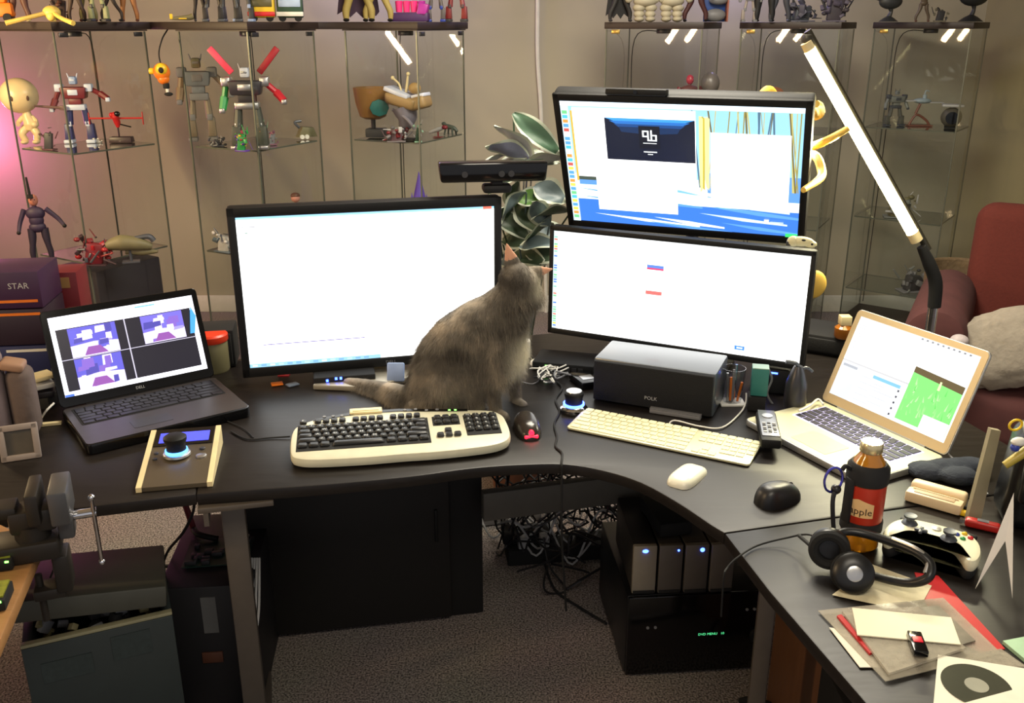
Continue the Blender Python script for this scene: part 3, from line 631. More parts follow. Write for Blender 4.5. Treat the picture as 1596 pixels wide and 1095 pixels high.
b = B(); b.T = Matrix.Translation((-0.008, 0.112, zc)); b.lathe([(0.0235, 0.006), (0.0235, 0.012)]); b.obj('light_ring', M('cyan_ring', (60, 130, 255), 0.4, emit=(70, 150, 255), es=5), t)
b = B(); b.T = Matrix.Translation((-0.008, 0.112, zc)); b.lathe([(0.021, 0.011), (0.0195, 0.024), (0.024, 0.035), (0.024, 0.041), (0.018, 0.045)]); b.obj('dial', BLACK, t)
for dx, dy, r_ in [(0.043, 0.10, 0.011), (0.043, 0.128, 0.006), (-0.052, 0.10, 0.005), (-0.052, 0.122, 0.005)]:
    b = B(); b.T = Matrix.Translation((dx, dy, 0.010 + (hb - 0.01) * dy / D_)); b.lathe([(r_, -0.001), (r_, 0.002), (r_ * 0.8, 0.003)]); b.obj('button', SILVER if r_ > 0.01 else DGREY, t)

# ------------------------------------------------------------------ long black speaker
t = thing('speaker', 'long black speaker box lying under the lower right monitor', 'speaker', (0.342, 2.118, TOP), R(-23))
SP = M('speaker_cloth', (16, 16, 18), 0.85, bump=0.4, scale=400)
b = B(); b.box((0, 0.082, 0.058), (0.305, 0.15, 0.112), bev=0.006); b.obj('body', M('blue_grey_vinyl', (70, 76, 82), 0.3, spec=1.0, coat=0.4), t)
b = B(); b.box((0, 0.003, 0.058), (0.298, 0.014, 0.104), bev=0.004); b.obj('grille', SP, t)
b = B(); b.box((0.065, -0.012, 0.006), (0.125, 0.02, 0.010), bev=0.002); b.box((0.065, -0.014, 0.0125), (0.125, 0.014, 0.002)); b.obj('foot', GREY, t)
text(t, 'POLK', 0.013, LGREY, (-0.0, -0.0052, 0.032), (PI / 2, 0, 0), 'badge')

# ------------------------------------------------------------------ remote, bottle, case
p = G(1193, 690, 0.75); q = G(1205, 648, 0.76)
t = thing('remote_control', 'black remote with a silver button face resting on the silver laptop corner', 'remote', (G(1197, 672, 0.755).x, G(1197, 672, 0.755).y, 0.748), R(-10))
b = B(); b.box((0, 0.0, 0.012), (0.046, 0.165, 0.024), bev=0.007); b.obj('body', BLACK, t)
b = B(); b.box((0, 0.008, 0.025), (0.038, 0.145, 0.002), bev=0.0008); b.obj('face_plate', M('silver_face', (140, 142, 148), 0.3, 0.6), t)
for i in range(3):
    for j in range(5):
        b = B(); b.box((-0.011 + i * 0.011, -0.045 + j * 0.012, 0.0268), (0.0075, 0.006, 0.0022), bev=0.0008); b.obj('button', DGREY if (i + j) % 2 else LGREY, t)
b = B(); b.cyl((0, 0.045, 0.027), 0.012, 0.002, seg=24); b.obj('ring_button', SILVER, t)
bt = thing('bottle', 'apple juice bottle with red label in a black carrying sleeve', 'bottle', G(1337, 848))
JU = M('amber_juice', (200, 130, 20), 0.12, noise=0.05, coat=0.6, trans=0.25)
b = B(); b.lathe([(0.030, 0.001), (0.034, 0.006), (0.034, 0.05), (0.0335, 0.125), (0.033, 0.150), (0.026, 0.172), (0.0185, 0.183), (0.017, 0.19)]); b.obj('glass', JU, bt)
b = B(); b.lathe([(0.0344, 0.052), (0.0346, 0.054), (0.0346, 0.128), (0.0344, 0.13)], seg=40); b.obj('label', M('red_label', (176, 44, 22), 0.4, noise=0.35, scale=25), bt)
b = B()
for z0, z1, mi in ((0.0725, 0.108, 0),):
    vs = []; fs = []; n = 12
    for k in range(n + 1):
        a = R(-90 - 62 + 70 * k / n)
        for z in (z0, z1 - 0.014 * abs(k / n - 0.35)): vs.append((0.0349 * math.cos(a), 0.0349 * math.sin(a), z))
    for k in range(n): fs.append((2 * k, 2 * k + 2, 2 * k + 3, 2 * k + 1))
    b.add(vs, fs)
b.obj('label_panel', M('pale_label', (226, 186, 130), 0.5), bt, recalc=False)
def wrap_text(parent, txt, size, rad, z, a0, mat):
    v, f = text_geo(txt, size); b = B(); b.add([(rad * math.cos(a0 + p_[0] / rad), rad * math.sin(a0 + p_[0] / rad), z + p_[1]) for p_ in v], f)
    return b.obj('lettering', mat, parent, recalc=False)
wrap_text(bt, 'apple', 0.019, 0.0353, 0.084, R(-118), M('dark_print', (50, 30, 24), 0.5))
b = B(); b.lathe([(0.0365, 0.132), (0.037, 0.136), (0.0365, 0.160), (0.030, 0.168)]); b.obj('sleeve_band', M('neoprene', (18, 18, 20), 0.8), bt)
b = B(); b.lathe([(0.036, 0.036), (0.037, 0.038), (0.037, 0.056), (0.036, 0.058)]); b.obj('sleeve_band', MATS['neoprene'], bt)
b = B()
for a in (R(200), R(20)):
    x, y = 0.0368 * math.cos(a), 0.0368 * math.sin(a); b.box((x, y, 0.098), (0.005, 0.02, 0.085), rot=(0, 0, a), bev=0.001)
b.obj('sleeve_strap', MATS['neoprene'], bt)
b = B(); b.lathe([(0.0185, 0.188), (0.0195, 0.19), (0.0195, 0.205), (0.018, 0.207)], seg=36); b.obj('cap', M('gold_cap', (220, 205, 160), 0.25, 0.7), bt)
b = B(); b.tube([(-0.036, -0.008, 0.158), (-0.046, -0.012, 0.165), (-0.052, -0.013, 0.158)], 0.004); b.obj('clip_loop', MATS['neoprene'], bt)
b = B(); b.T = Matrix.Translation((-0.066, -0.016, 0.140)) @ rotm((0, 0, R(10)))
b.tube([(0.017 * math.cos(a), 0, 0.024 * math.sin(a)) for a in [2 * PI * k / 14 for k in range(14)]], 0.0023, closed=True, sub=2); b.obj('carabiner', M('violet_metal', (90, 90, 200), 0.25, 0.8), bt)
t = thing('earbud_case', 'open beige plastic case on the desk below the silver laptop', 'case', G(1457, 785), R(-38))
b = B(); BG = M('beige_plastic', (222, 200, 164), 0.4, noise=0.03)
b.box((0, -0.012, 0.0125), (0.105, 0.030, 0.023), bev=0.005); b.box((0, -0.006, 0.0255), (0.085, 0.002, 0.002)); b.obj('tray', BG, t)
b = B(); b.box((0, -0.014, 0.0245), (0.075, 0.014, 0.002), bev=0.0009); b.obj('recess_shade', M('beige_shadow', (178, 154, 120), 0.5), t)  # raised strip in darker beige, the trough's shade put into its colour
b = B(); b.box((0, 0.021, 0.016), (0.105, 0.026, 0.030), bev=0.008, seg=3); b.obj('lid', BG, t)

# ------------------------------------------------------------------ headset
ht = thing('headset', 'black headset lying on its side in front of the bottle', 'headset', (0, 0, 0))
RB = M('black_rubber', (20, 20, 22), 0.35)
e1 = G(1330, 893, 0.765); e2 = G(1293, 852, 0.775)
def cup(c, rot, name='ear_cup'):
    b = B(); b.T = Matrix.Translation(c) @ rotm(rot)
    b.lathe([(0.030, -0.012), (0.034, -0.006), (0.034, 0.004), (0.028, 0.010), (0.015, 0.012), (0.0, 0.0125)]); o = b.obj('ear_cup', RB, ht)
    b = B(); b.T = Matrix.Translation(c) @ rotm(rot); b.tube([(0.026 * math.cos(2 * PI * k / 16), 0.026 * math.sin(2 * PI * k / 16), -0.017) for k in range(16)], 0.009, closed=True, sub=2)
    b.obj('ear_cushion', M('foam', (16, 16, 17), 0.9), ht)
    b = B(); b.T = Matrix.Translation(c) @ rotm(rot); b.lathe([(0.013, 0.012), (0.013, 0.0145), (0.010, 0.0155), (0.0, 0.015)]); b.obj('cup_disc', SILVER, ht)
cup(e1, (R(62), 0, R(-12))); cup(e2, (R(-100), 0, R(-20)))
band = [e2 + Vector((0, 0, 0.02)), G(1318, 828, 0.80), G(1350, 832, 0.80), G(1395, 846, 0.80), G(1432, 862, 0.80), G(1450, 880, 0.79), G(1446, 900, 0.775), G(1420, 908, 0.757), G(1385, 903, 0.75), G(1350, 893, 0.75), e1 + Vector((0.03, 0.0, 0.0))]
b = B(); b.tube(band, [0.006, 0.007, 0.0075, 0.008, 0.008, 0.0085, 0.008, 0.008, 0.0075, 0.007, 0.006], seg=10); b.obj('headband', RB, ht)
b = B(); b.tube([p_ + Vector((-0.004, 0.004, 0.007)) for p_ in band[3:7]], 0.0035); b.obj('band_trim', SILVER, ht)
b = B(); b.tube([G(1300, 850, 0.76), V(1304, 870, 1.43), V(1299, 820, 1.45), V(1298, 780, 1.46), V(1303, 760, 1.47)], [0.006, 0.005, 0.004, 0.004, 0.005]); b.sph(V(1303, 762, 1.47), 0.009); b.obj('microphone_boom', RB, ht)
b = B(); b.tube([e2, G(1262, 833, 0.765), G(1225, 838, 0.745), G(1180, 850, 0.735), G(1150, 868, 0.736), G(1134, 884, 0.728), V(1128, 900, 1.40), V(1124, 960, 1.44)], 0.0018); b.obj('cord', MATTE, ht)
b = B(); b.tube([e2 + Vector((-.03, 0, 0)), G(1245, 834, 0.76)], 0.0035, smooth=False); b.obj('cord_sleeve', MATTE, ht)

# ------------------------------------------------------------------ game controller
ct = thing('game_controller', 'white and black game controller on the right desk beside the bottle', 'controller', G(1452, 862, 0.73), R(-33))
ct.scale = (1.0, 1.0, 1.0)
WC = M('controller_white', (226, 222, 192), 0.35)
outl = [(-0.052, 0.030), (-0.02, 0.036), (0.02, 0.036), (0.052, 0.030), (0.072, 0.006), (0.080, -0.030), (0.076, -0.060), (0.062, -0.066), (0.048, -0.045), (0.034, -0.026), (0.0, -0.022), (-0.034, -0.026), (-0.048, -0.045), (-0.062, -0.066), (-0.076, -0.060), (-0.080, -0.030), (-0.072, 0.006)]
P_ = [Vector((*p_, 0)) for p_ in outl]; n = len(P_); sm = []
for i in range(n):
    a, b_, c, d = P_[i - 1], P_[i], P_[(i + 1) % n], P_[(i + 2) % n]
    for k in range(4):
        u_ = k / 4; q_ = 0.5 * ((2 * b_) + (c - a) * u_ + (2 * a - 5 * b_ + 4 * c - d) * u_ * u_ + (3 * b_ - a - 3 * c + d) * u_ ** 3); sm.append((q_.x, q_.y))
b = B(); b.prism(sm, 0.018, 0.044, bev=0.009); b.obj('top_shell', WC, ct)
b = B(); b.prism([(x * 0.97, y * 0.97) for x, y in sm], 0.001, 0.024, bev=0.008); b.obj('bottom_shell', MATTE, ct)
for x, y in ((-0.045, 0.008), (0.024, -0.012)):
    b = B(); b.lathe([(0.015, 0.043), (0.012, 0.047), (0.006, 0.050), (0.006, 0.054), (0.011, 0.056), (0.011, 0.060), (0.006, 0.059)], c=(x, y, 0)); b.obj('thumbstick', GUN, ct)
b = B(); b.box((-0.022, -0.012, 0.046), (0.022, 0.007, 0.006), bev=0.002); b.box((-0.022, -0.012, 0.046), (0.007, 0.022, 0.006), bev=0.002); b.obj('direction_pad', GUN, ct)
for k, (dx, dy, m_) in enumerate([(0.045, 0.020, YELLOW), (0.056, 0.010, RED), (0.034, 0.010, BLUE), (0.045, 0.0, GREEN)]):
    b = B(); b.sph((dx, dy, 0.0445), (0.005, 0.005, 0.004), seg=14); b.obj('button', m_, ct)
b = B(); b.lathe([(0.008, 0.043), (0.008, 0.046), (0.0, 0.047)], c=(0, 0.012, 0)); b.obj('guide_button', SILVER, ct)
for s_ in (-1, 1):
    b = B(); b.box((s_ * 0.05, 0.035, 0.034), (0.03, 0.012, 0.010), bev=0.004); b.obj('bumper', BLACK, ct)

# ------------------------------------------------------------------ papers on the right desk
def sheet(name, label, cat, px, z, mat, th=0.0012, group=None, curl=0.0):
    P = [G(x, y, z) for x, y in px]; c = sum(P, Vector()) / len(P); c.z = z
    b = B(); b.prism([(p_.x - c.x, p_.y - c.y) for p_ in P], 0, th)
    return tag(b.obj(name, mat, loc=c), label, cat, group)
sheet('folder', 'glossy red folder sticking out beneath the pile of papers', 'folder', [(1425, 893), (1462, 898), (1566, 1012), (1530, 1018), (1460, 985)], 0.7305, RED, 0.002)
sheet('receipt', 'cream printed receipt under the headset earpiece', 'receipt', [(1297, 927), (1360, 880), (1452, 913), (1440, 935), (1380, 945)], 0.7326, M('receipt_paper', (222, 212, 178), 0.7, noise=0.2, scale=60), 0.001)
sheet('plastic_sleeve', 'large clear plastic sleeve at the bottom of the paper pile', 'sleeve', [(1275, 952), (1470, 932), (1560, 1018), (1380, 1062)], 0.7340, MILK, 0.0015)
sheet('paper_sheet', 'pale paper sheet poking out under the left side of the clear sleeve', 'paper', [(1292, 978), (1350, 985), (1385, 1040), (1340, 1040)], 0.7326, PAPER, 0.001)
sheet('booklet', 'grey printed booklet inside the clear sleeve', 'booklet', [(1315, 962), (1462, 945), (1520, 1000), (1385, 1040)], 0.7357, M('grey_print', (120, 112, 98), 0.35, noise=0.5, scale=45), 0.003)
sheet('pen', 'thin red pen lying under the white envelope', 'pen', [(1304, 962), (1311, 960), (1362, 1018), (1355, 1021)], 0.7360, RED, 0.004)
sheet('disc_case', 'thin clear disc case under the white envelope', 'disc case', [(1312, 955), (1432, 948), (1505, 1012), (1385, 1052)], 0.7405, MILK, 0.004)
sheet('envelope', 'white envelope on top of the paper pile', 'envelope', [(1328, 948), (1482, 963), (1497, 1005), (1336, 990)], 0.7455, M('envelope_white', (236, 228, 200), 0.6, noise=0.04), 0.0018)
p = G(1429, 1008, 0.748); t = thing('usb_stick', 'black USB stick with a red patch lying on the envelope', 'usb stick', p, R(-10))
b = B(); b.box((0, 0, 0.006), (0.021, 0.050, 0.011), bev=0.002); b.obj('body', GLOSSB, t)
b = B(); b.box((0, 0.003, 0.012), (0.014, 0.014, 0.0015), bev=0.0005); b.obj('label', M('red_patch', (220, 20, 50), 0.4), t)
t = thing('disc_sleeve', 'white paper sleeve with a dark disc in its window at the bottom right corner', 'disc sleeve', (0, 0, 0))
P = [G(x, y, 0.742) for x, y in [(1462, 1020), (1625, 1046), (1640, 1130), (1450, 1150)]]; b = B(); b.prism([(p_.x, p_.y) for p_ in P], 0.740, 0.7425); b.obj('paper', PAPER, t)
c = G(1522, 1068, 0.743); b = B(); b.lathe([(0.047, 0.743), (0.047, 0.7438)], c=(c.x, c.y, 0), seg=48); b.obj('disc', M('dark_disc', (86, 88, 76), 0.2, 0.4), t)
b = B(); b.lathe([(0.016, 0.7438), (0.016, 0.7444)], c=(c.x, c.y, 0), seg=32); b.obj('disc_hub', M('disc_hub', (160, 160, 146), 0.25), t)
b = B(); P = [G(x, y, 0.747) for x, y in [(1500, 1095), (1600, 1068), (1660, 1080), (1640, 1190), (1520, 1170)]]; b.prism([(p_.x, p_.y) for p_ in P], 0.7445, 0.7465)
tag(b.obj('paper_sheet', PAPER), 'cream sheet overlapping the disc sleeve at the bottom edge', 'paper')
sheet('paper_scrap', 'small crumpled clear wrapper between the red folder and the disc sleeve', 'wrapper', [(1500, 1022), (1560, 1012), (1600, 1040), (1540, 1040)], 0.7335, MILK, 0.002)
sheet('notebook', 'pale green notebook corner at the right edge of the side desk', 'notebook', [(1562, 1003), (1640, 988), (1680, 1030), (1600, 1035)], 0.7305, M('pale_green', (170, 205, 170), 0.6), 0.006)
# folded card, board, bag and small things on the far right
t = thing('folded_card', 'white folded card standing upright at the right edge', 'card', (0, 0, 0))
def panel(name, P, th, mat, parent):
    P = [Vector(p_) for p_ in P]; n_ = (P[1] - P[0]).cross(P[2] - P[0]).normalized() * th
    b = B(); vs = P + [p_ + n_ for p_ in P]; k = len(P)
    fs = [tuple(range(k))[::-1], tuple(range(k, 2 * k))] + [(i, (i + 1) % k, k + (i + 1) % k, k + i) for i in range(k)]
    b.add(vs, fs); return b.obj(name, mat, parent)
CD = M('card_white', (226, 220, 212), 0.6)
a0 = G(1520, 917, 0.731); a1 = G(1578, 932, 0.731); tp = V(1580, 768, a0.y + 0.05); mid = V(1567, 842, a0.y + 0.02)
panel('front_panel', [a0, mid, tp], 0.0015, CD, t); panel('back_panel', [a1, tp, mid], 0.0015, CD, t)
t = thing('wooden_board', 'thin pale wooden board leaning against the black bag', 'board', (0, 0, 0))
q0 = G(1503, 806, 0.731); q1 = G(1524, 806, 0.731); h0 = V(1540, 665, 1.60); h1 = V(1555, 668, 1.60)
panel('board', [q0, q1 + Vector((0.0, 0.0, 0)), h1, h0], 0.012, M('pale_board', (150, 140, 112), 0.6), t)
t = thing('shoulder_bag', 'black glossy bag with straps standing at the right edge', 'bag', (0.98, 1.56, TOP), R(-15))
BAGM = M('black_vinyl', (16, 16, 18), 0.3, bump=0.5, scale=14)
b = B(); b.box((0.03, 0.02, 0.10), (0.17, 0.12, 0.198), bev=0.03, seg=4, taper=0.85); b.obj('body', BAGM, t)
b = B(); b.tube([(-0.05, -0.045, 0.17), (-0.03, -0.05, 0.205), (0.01, -0.052, 0.215), (0.05, -0.05, 0.20), (0.07, -0.045, 0.17)], 0.010); b.obj('strap', BAGM, t)
b = B(); b.box((0.02, -0.052, 0.11), (0.12, 0.02, 0.08), bev=0.008, seg=3); b.obj('front_pocket', BAGM, t)
b = B(); c = V(1583, 662, 1.52); b.T = Matrix.Translation(c) @ rotm((R(10), 0, 0)); b.tube([(0.011 * math.cos(2 * PI * k / 12), 0, 0.011 * math.sin(2 * PI * k / 12)) for k in range(12)], 0.0022, closed=True, sub=2)
tag(b.obj('key_ring', YELLOW), 'yellow ring hooked on top of the black bag', 'ring')
b = B(); b.tube([V(1566, 725, 1.47), V(1600, 702, 1.47), V(1640, 680, 1.48)], [0.007, 0.009, 0.009], smooth=False, seg=12)
tag(b.obj('marker_pen', M('olive_yellow', (170, 150, 60), 0.4)), 'olive yellow marker sticking out in front of the black bag', 'pen')
b = B(); b.sph(V(1582, 697, 1.47), 0.008, seg=12); b.sph(V(1588, 688, 1.47), (0.014, 0.009, 0.008), mi=1, seg=12)
tag(b.obj('key_charm', [BLUE, WHITE]), 'small blue and white charm hanging on the black bag', 'charm')
t = thing('key_tag', 'yellow key tag with a loop next to the beige case', 'key tag', G(1497, 802), R(-38))
b = B(); b.box((0, 0, 0.006), (0.032, 0.013, 0.010), bev=0.003); b.obj('tag', YELLOW, t)
b = B(); b.tube([(-0.016, 0, 0.006), (-0.026, 0.004, 0.008), (-0.022, 0.02, 0.012), (-0.008, 0.03, 0.02)], 0.0016); b.obj('loop', YELLOW, t)
t = thing('pocket_knife', 'red pocket tool beside the yellow key tag', 'pocket knife', G(1530, 824), R(-30))
b = B(); b.box((0, 0, 0.009), (0.060, 0.020, 0.016), bev=0.005, seg=3); b.obj('body', M('deep_red', (176, 34, 28), 0.35), t)
b = B(); b.box((0.0, 0, 0.0175), (0.020, 0.010, 0.0015)); b.obj('emblem', GREY, t); b = B(); b.box((-0.034, 0, 0.009), (0.01, 0.010, 0.006)); b.obj('metal_tip', CHROME, t)
b = B(); b.T = Matrix.Translation(G(1478, 742, 0.735)) ;
for k in range(9): b.sph((random.uniform(-0.05, 0.06), random.uniform(-0.03, 0.05), random.uniform(0.006, 0.02)), (0.04, 0.03, 0.018), seg=12)
CLO = M('navy_cloth', (38, 44, 56), 0.9, bump=0.6, scale=60)
o = b.obj('folded_cloth', CLO); md = o.modifiers.new('r', 'REMESH'); md.mode = 'VOXEL'; md.voxel_size = 0.006
tag(o, 'crumpled navy cloth behind the silver laptop hinge', 'cloth')
b = B(); b.tube([G(1470, 700, 0.75), G(1500, 728, 0.75), G(1520, 750, 0.745), G(1540, 770, 0.74)], 0.002)
tag(b.obj('cable', GREY), 'thin grey cable leaving the silver laptop towards the bag', 'cable')

# ------------------------------------------------------------------ things behind the speaker and keyboard
t = thing('tumbler', 'clear tumbler of pens beside the long speaker', 'cup', G(1140, 628))
b = B(); b.lathe([(0.021, 0.001), (0.023, 0.004), (0.029, 0.095), (0.0275, 0.095), (0.021, 0.006)], seg=28); b.obj('glass', CLEAR, t)
b = B(); b.box((0, 0, 0.003), (0.062, 0.050, 0.006), bev=0.002); b.obj('coaster', WHITE, t)
for k, (px, m_, hh) in enumerate([(-0.012, SILVER, 0.085), (-0.004, ORANGE, 0.07), (0.005, CHROME, 0.10), (0.013, ORANGE, 0.06), (0.0, GREY, 0.09)]):
    b = B(); b.tube([(px, 0.004 * (k % 3 - 1), 0.008), (px * 1.5, 0.010 * (k % 3 - 1), hh)], [0.0032, 0.0032], smooth=False)
    tag(b.obj('pen', m_, loc=G(1140, 628)), ['silver pen at left in the clear tumbler', 'slim orange pen in the middle of the clear tumbler', 'tall shiny pen in the clear tumbler', 'short orange pen at right in the clear tumbler', 'grey pen at the back of the clear tumbler'][k], 'pen')
t = thing('ink_box', 'teal box standing on a small black box beside the pen tumbler', 'box', G(1180, 640), R(-12))
b = B(); b.box((0, 0.014, 0.075 + 0.0), (0.040, 0.034, 0.070), bev=0.002); b.obj('box', TEAL, t)
b = B(); b.box((0, 0.014, 0.111), (0.039, 0.033, 0.002)); b.obj('lid', M('pale_teal', (150, 178, 165), 0.5), t)
tag(B().box((0, 0, 0), (0.042, 0.04, 0.038), bev=0.003).obj('power_adapter', MATTE, loc=G(1180, 640) + Vector((0, 0.014, 0.0195)), rot=(0, 0, R(-12))), 'small black adapter under the teal box', 'adapter')
t = thing('usb_hub', 'black hub with a blue light strip under the right end of the ultrawide monitor', 'hub', (G(1212, 622).x, G(1212, 622).y + 0.06, TOP), R(-20))
b = B(); b.box((0, 0, 0.034), (0.085, 0.05, 0.066), bev=0.006); b.obj('body', MATTE, t)
b = B(); b.box((-0.012, -0.0255, 0.058), (0.05, 0.003, 0.004)); b.obj('light_strip', BLUELED, t)
for k, (pp, lb) in enumerate([([(1195, 570), (1203, 590), (1196, 615), (1215, 640), (1240, 648)], 'grey cable curling beside the blue lit hub'), ([(1248, 575), (1235, 600), (1240, 630), (1225, 650)], 'black cable hanging from the ultrawide monitor end'), ([(1245, 640), (1262, 632), (1275, 622), (1283, 630)], 'pale cable behind the silver laptop corner')]):
    b = B(); b.tube([V(x, y, 2.16) if k < 2 else G(x, y, 0.76) for x, y in pp], 0.0028); tag(b.obj('cable', [GREY, MATTE, WHITE][k]), lb, 'cable')
t = thing('hand_pump', 'dark metal hand tool standing behind the remote control', 'tool', (G(1246, 650).x, 2.12, TOP))
b = B(); b.lathe([(0.024, 0.001), (0.028, 0.02), (0.026, 0.07), (0.017, 0.10), (0.010, 0.115)], seg=16); b.obj('body', STEEL, t)
b = B(); b.tube([(0, 0, 0.11), (-0.01, -0.01, 0.125), (-0.035, -0.01, 0.13)], 0.005); b.tube([(0, 0, 0.105), (0.02, 0, 0.11), (0.035, 0, 0.10)], 0.004); b.obj('handle', GUN, t)
t = thing('desk_speaker', 'tall dark box behind the silver laptop carrying a small amber bottle', 'speaker', (1.0, 2.55, TOP), R(-30))
b = B(); b.box((-0.06, 0.0, 0.03), (0.20, 0.16, 0.056), bev=0.006); b.obj('body', MATTE, t); b = B(); b.box((-0.06, -0.084, 0.03), (0.17, 0.01, 0.04), bev=0.004); b.obj('grille', SP, t)
t = thing('perfume_bottle', 'small amber bottle with a square cream cap behind the silver laptop', 'bottle', (V(1313, 532, 2.5).x, 2.5, 0.79))
b = B(); b.lathe([(0.022, 0), (0.026, 0.006), (0.026, 0.03), (0.014, 0.04)], seg=20); b.obj('glass', M('amber_glass', (150, 90, 30), 0.1), t)
b = B(); b.box((0.0, 0, 0.052), (0.03, 0.03, 0.026), bev=0.002); b.obj('cap', CREAM, t)
# left of the speaker
t = thing('network_hub', 'flat black hub with a green light behind the knob controller', 'hub', (G(885, 585).x, G(885, 585).y + 0.07, TOP), R(-15))
b = B(); b.box((0, 0, 0.014), (0.17, 0.11, 0.026), bev=0.003); b.obj('body', MATTE, t)
b = B(); b.box((-0.045, -0.056, 0.018), (0.006, 0.002, 0.004)); b.obj('green_light', GREENLED, t)
for i in range(5):
    b = B(); b.box((0.05 - i * 0.018, -0.056, 0.013), (0.012, 0.003, 0.010)); b.obj('port', DGREY, t)
t = thing('external_drive', 'small glossy black drive with a silver plate beside the long speaker', 'drive', G(911, 598), R(20))
b = B(); b.box((0, 0, 0.011), (0.055, 0.085, 0.020), bev=0.004); b.obj('body', GLOSSB, t); b = B(); b.box((0.002, -0.008, 0.0215), (0.034, 0.03, 0.002), bev=0.0007); b.obj('plate', SILVER, t)
for k, (px, py, nm, lb) in enumerate([(842, 566, 'ring', 'round white plug ring on the desk behind the cat paws'), (798, 566, 'puck', 'round white puck behind the cat front leg')]):
    b = B(); b.T = Matrix.Translation(G(px, py, 0.741))
    if k == 0: b.tube([(0.02 * math.cos(2 * PI * i / 12), 0.02 * math.sin(2 * PI * i / 12), 0) for i in range(12)], 0.009, closed=True, sub=2)
    else: b.lathe([(0.02, -0.009), (0.024, 0), (0.02, 0.012)])
    tag(b.obj('charger_puck', WHITE), lb, 'charger')
b = B(); b.box((0, 0, 0.02), (0.035, 0.03, 0.05), bev=0.004); tag(b.obj('power_plug', WHITE, loc=G(817, 556) + Vector((0, 0, 0.006))), 'white square power plug behind the cat', 'plug')
for k in range(5):
    r_ = random.Random(40 + k); pts = [G(855 + r_.uniform(-25, 40), 582 + r_.uniform(-14, 14), 0.735 + r_.random() * 0.03) for _ in range(7)]
    b = B(); b.tube(pts, 0.002 + 0.0006 * (k % 2))
    tag(b.obj('cable', [WHITE, GREY, WHITE, MATTE, WHITE][k]), 'loose cable in the small tangle between the cat and the speaker', 'cable', 'cables tangled between cat and speaker')
b = B(); b.tube([G(800, 590, 0.733), G(830, 598, 0.733), G(845, 585, 0.733), G(838, 575, 0.734)], 0.0016); tag(b.obj('cable', GREY), 'thin grey cable loop just right of the cat front legs', 'cable')
pp = [(868, 595), (876, 605), (866, 622), (872, 640), (864, 660), (868, 680), (866, 695), (876, 706), (875, 722)]
b = B(); b.tube([G(x, y, 0.7335) for x, y in pp] + [Vector((G(875, 722).x + 0.001, 1.812, 0.70)), Vector((G(875, 722).x + 0.004, 1.82, 0.55)), Vector((0.13, 1.9, 0.3))], 0.0026)
tag(b.obj('cable', MATTE), 'braided black cable running over the curved desk edge', 'cable')
b = B(); b.tube([G(360, 672, 0.733), G(385, 684, 0.733), G(420, 682, 0.733), G(452, 680, 0.735)], 0.002); b.tube([G(352, 655, 0.733), G(380, 668, 0.733), G(395, 682, 0.733)], 0.0015)
tag(b.obj('cable', MATTE), 'black cable between the dark laptop and the curved keyboard', 'cable')
# things by the left monitor foot
t = thing('card_reader', 'black card reader with blue lights under the left monitor', 'card reader', (G(545, 606).x - 0.02, 2.30, TOP), R(12))
b = B(); b.box((0, 0, 0.016), (0.16, 0.06, 0.030), bev=0.004); b.obj('body', MATTE, t)
for k, (x, z) in enumerate([(-0.045, 0.022), (-0.022, 0.026), (-0.010, 0.026)]):
    b = B(); b.box((x, -0.031, z), (0.006, 0.003, 0.006)); b.obj('blue_light', BLUELED, t)
for k, (px, py, m_, lb) in enumerate([(443, 588, RED, 'red and white memory card left of the monitor foot'), (432, 600, ORANGE, 'orange memory card left of the monitor foot'), (456, 601, M('pale_card', (110, 120, 135), 0.4), 'grey blue memory card left of the monitor foot')]):
    b = B(); b.box((0, 0, 0.0035), (0.030, 0.022, 0.004), rot=(0, 0, R(20 * k)), bev=0.0008); tag(b.obj('memory_card', m_, loc=G(px, py) + Vector((0, 0, 0.0005 + 0.003 * (k == 0)))), lb, 'memory card')
b = B(); b.box((0, 0, 0.03), (0.045, 0.02, 0.05), rot=(R(-20), 0, 0), bev=0.004); tag(b.obj('small_speaker', LBLUE, loc=G(617, 600) + Vector((0, 0.01, 0.003))), 'pale blue small case behind the cat back under the left monitor', 'case')
b = B(); b.tube([G(584, 603, 0.737), G(600, 597, 0.739)], 0.004, smooth=False); tag(b.obj('pen', WHITE), 'white pen beside the cat tail', 'pen')

# ------------------------------------------------------------------ left side of the desk
t = thing('picture_frame', 'small grey square frame at the left edge of the desk', 'picture frame', G(34, 717), R(22))
b = B(); S_ = 0.078
b.T = Matrix.Translation((0, 0, 0.001)) @ rotm((R(-14), 0, 0))
for x, z, sx, sz in ((-S_ / 2 + 0.006, S_ / 2, 0.013, S_), (S_ / 2 - 0.006, S_ / 2, 0.013, S_), (0, 0.006, S_, 0.013), (0, S_ - 0.006, S_, 0.013)): b.box((x, 0.004, z), (sx, 0.012, sz), bev=0.002)
b.obj('frame', M('frame_grey', (142, 130, 122), 0.5), t)
b = B(); b.T = Matrix.Translation((0, 0, 0.001)) @ rotm((R(-14), 0, 0)); b.box((0, 0.008, S_ / 2), (S_ - 0.02, 0.003, S_ - 0.02)); b.obj('picture', M('dim_picture', (78, 70, 56), 0.4, noise=0.4), t)
t = thing('grey_pouch', 'tall padded grey pouch at the left edge of the desk', 'pouch', (G(20, 690).x - 0.015, G(20, 690).y + 0.03, TOP), R(15))
PM = M('taupe_fabric', (128, 112, 112), 0.9, bump=0.5, scale=50)
b = B(); b.box((-0.03, 0, 0.11), (0.07, 0.08, 0.215), bev=0.025, seg=4); b.obj('body', PM, t)
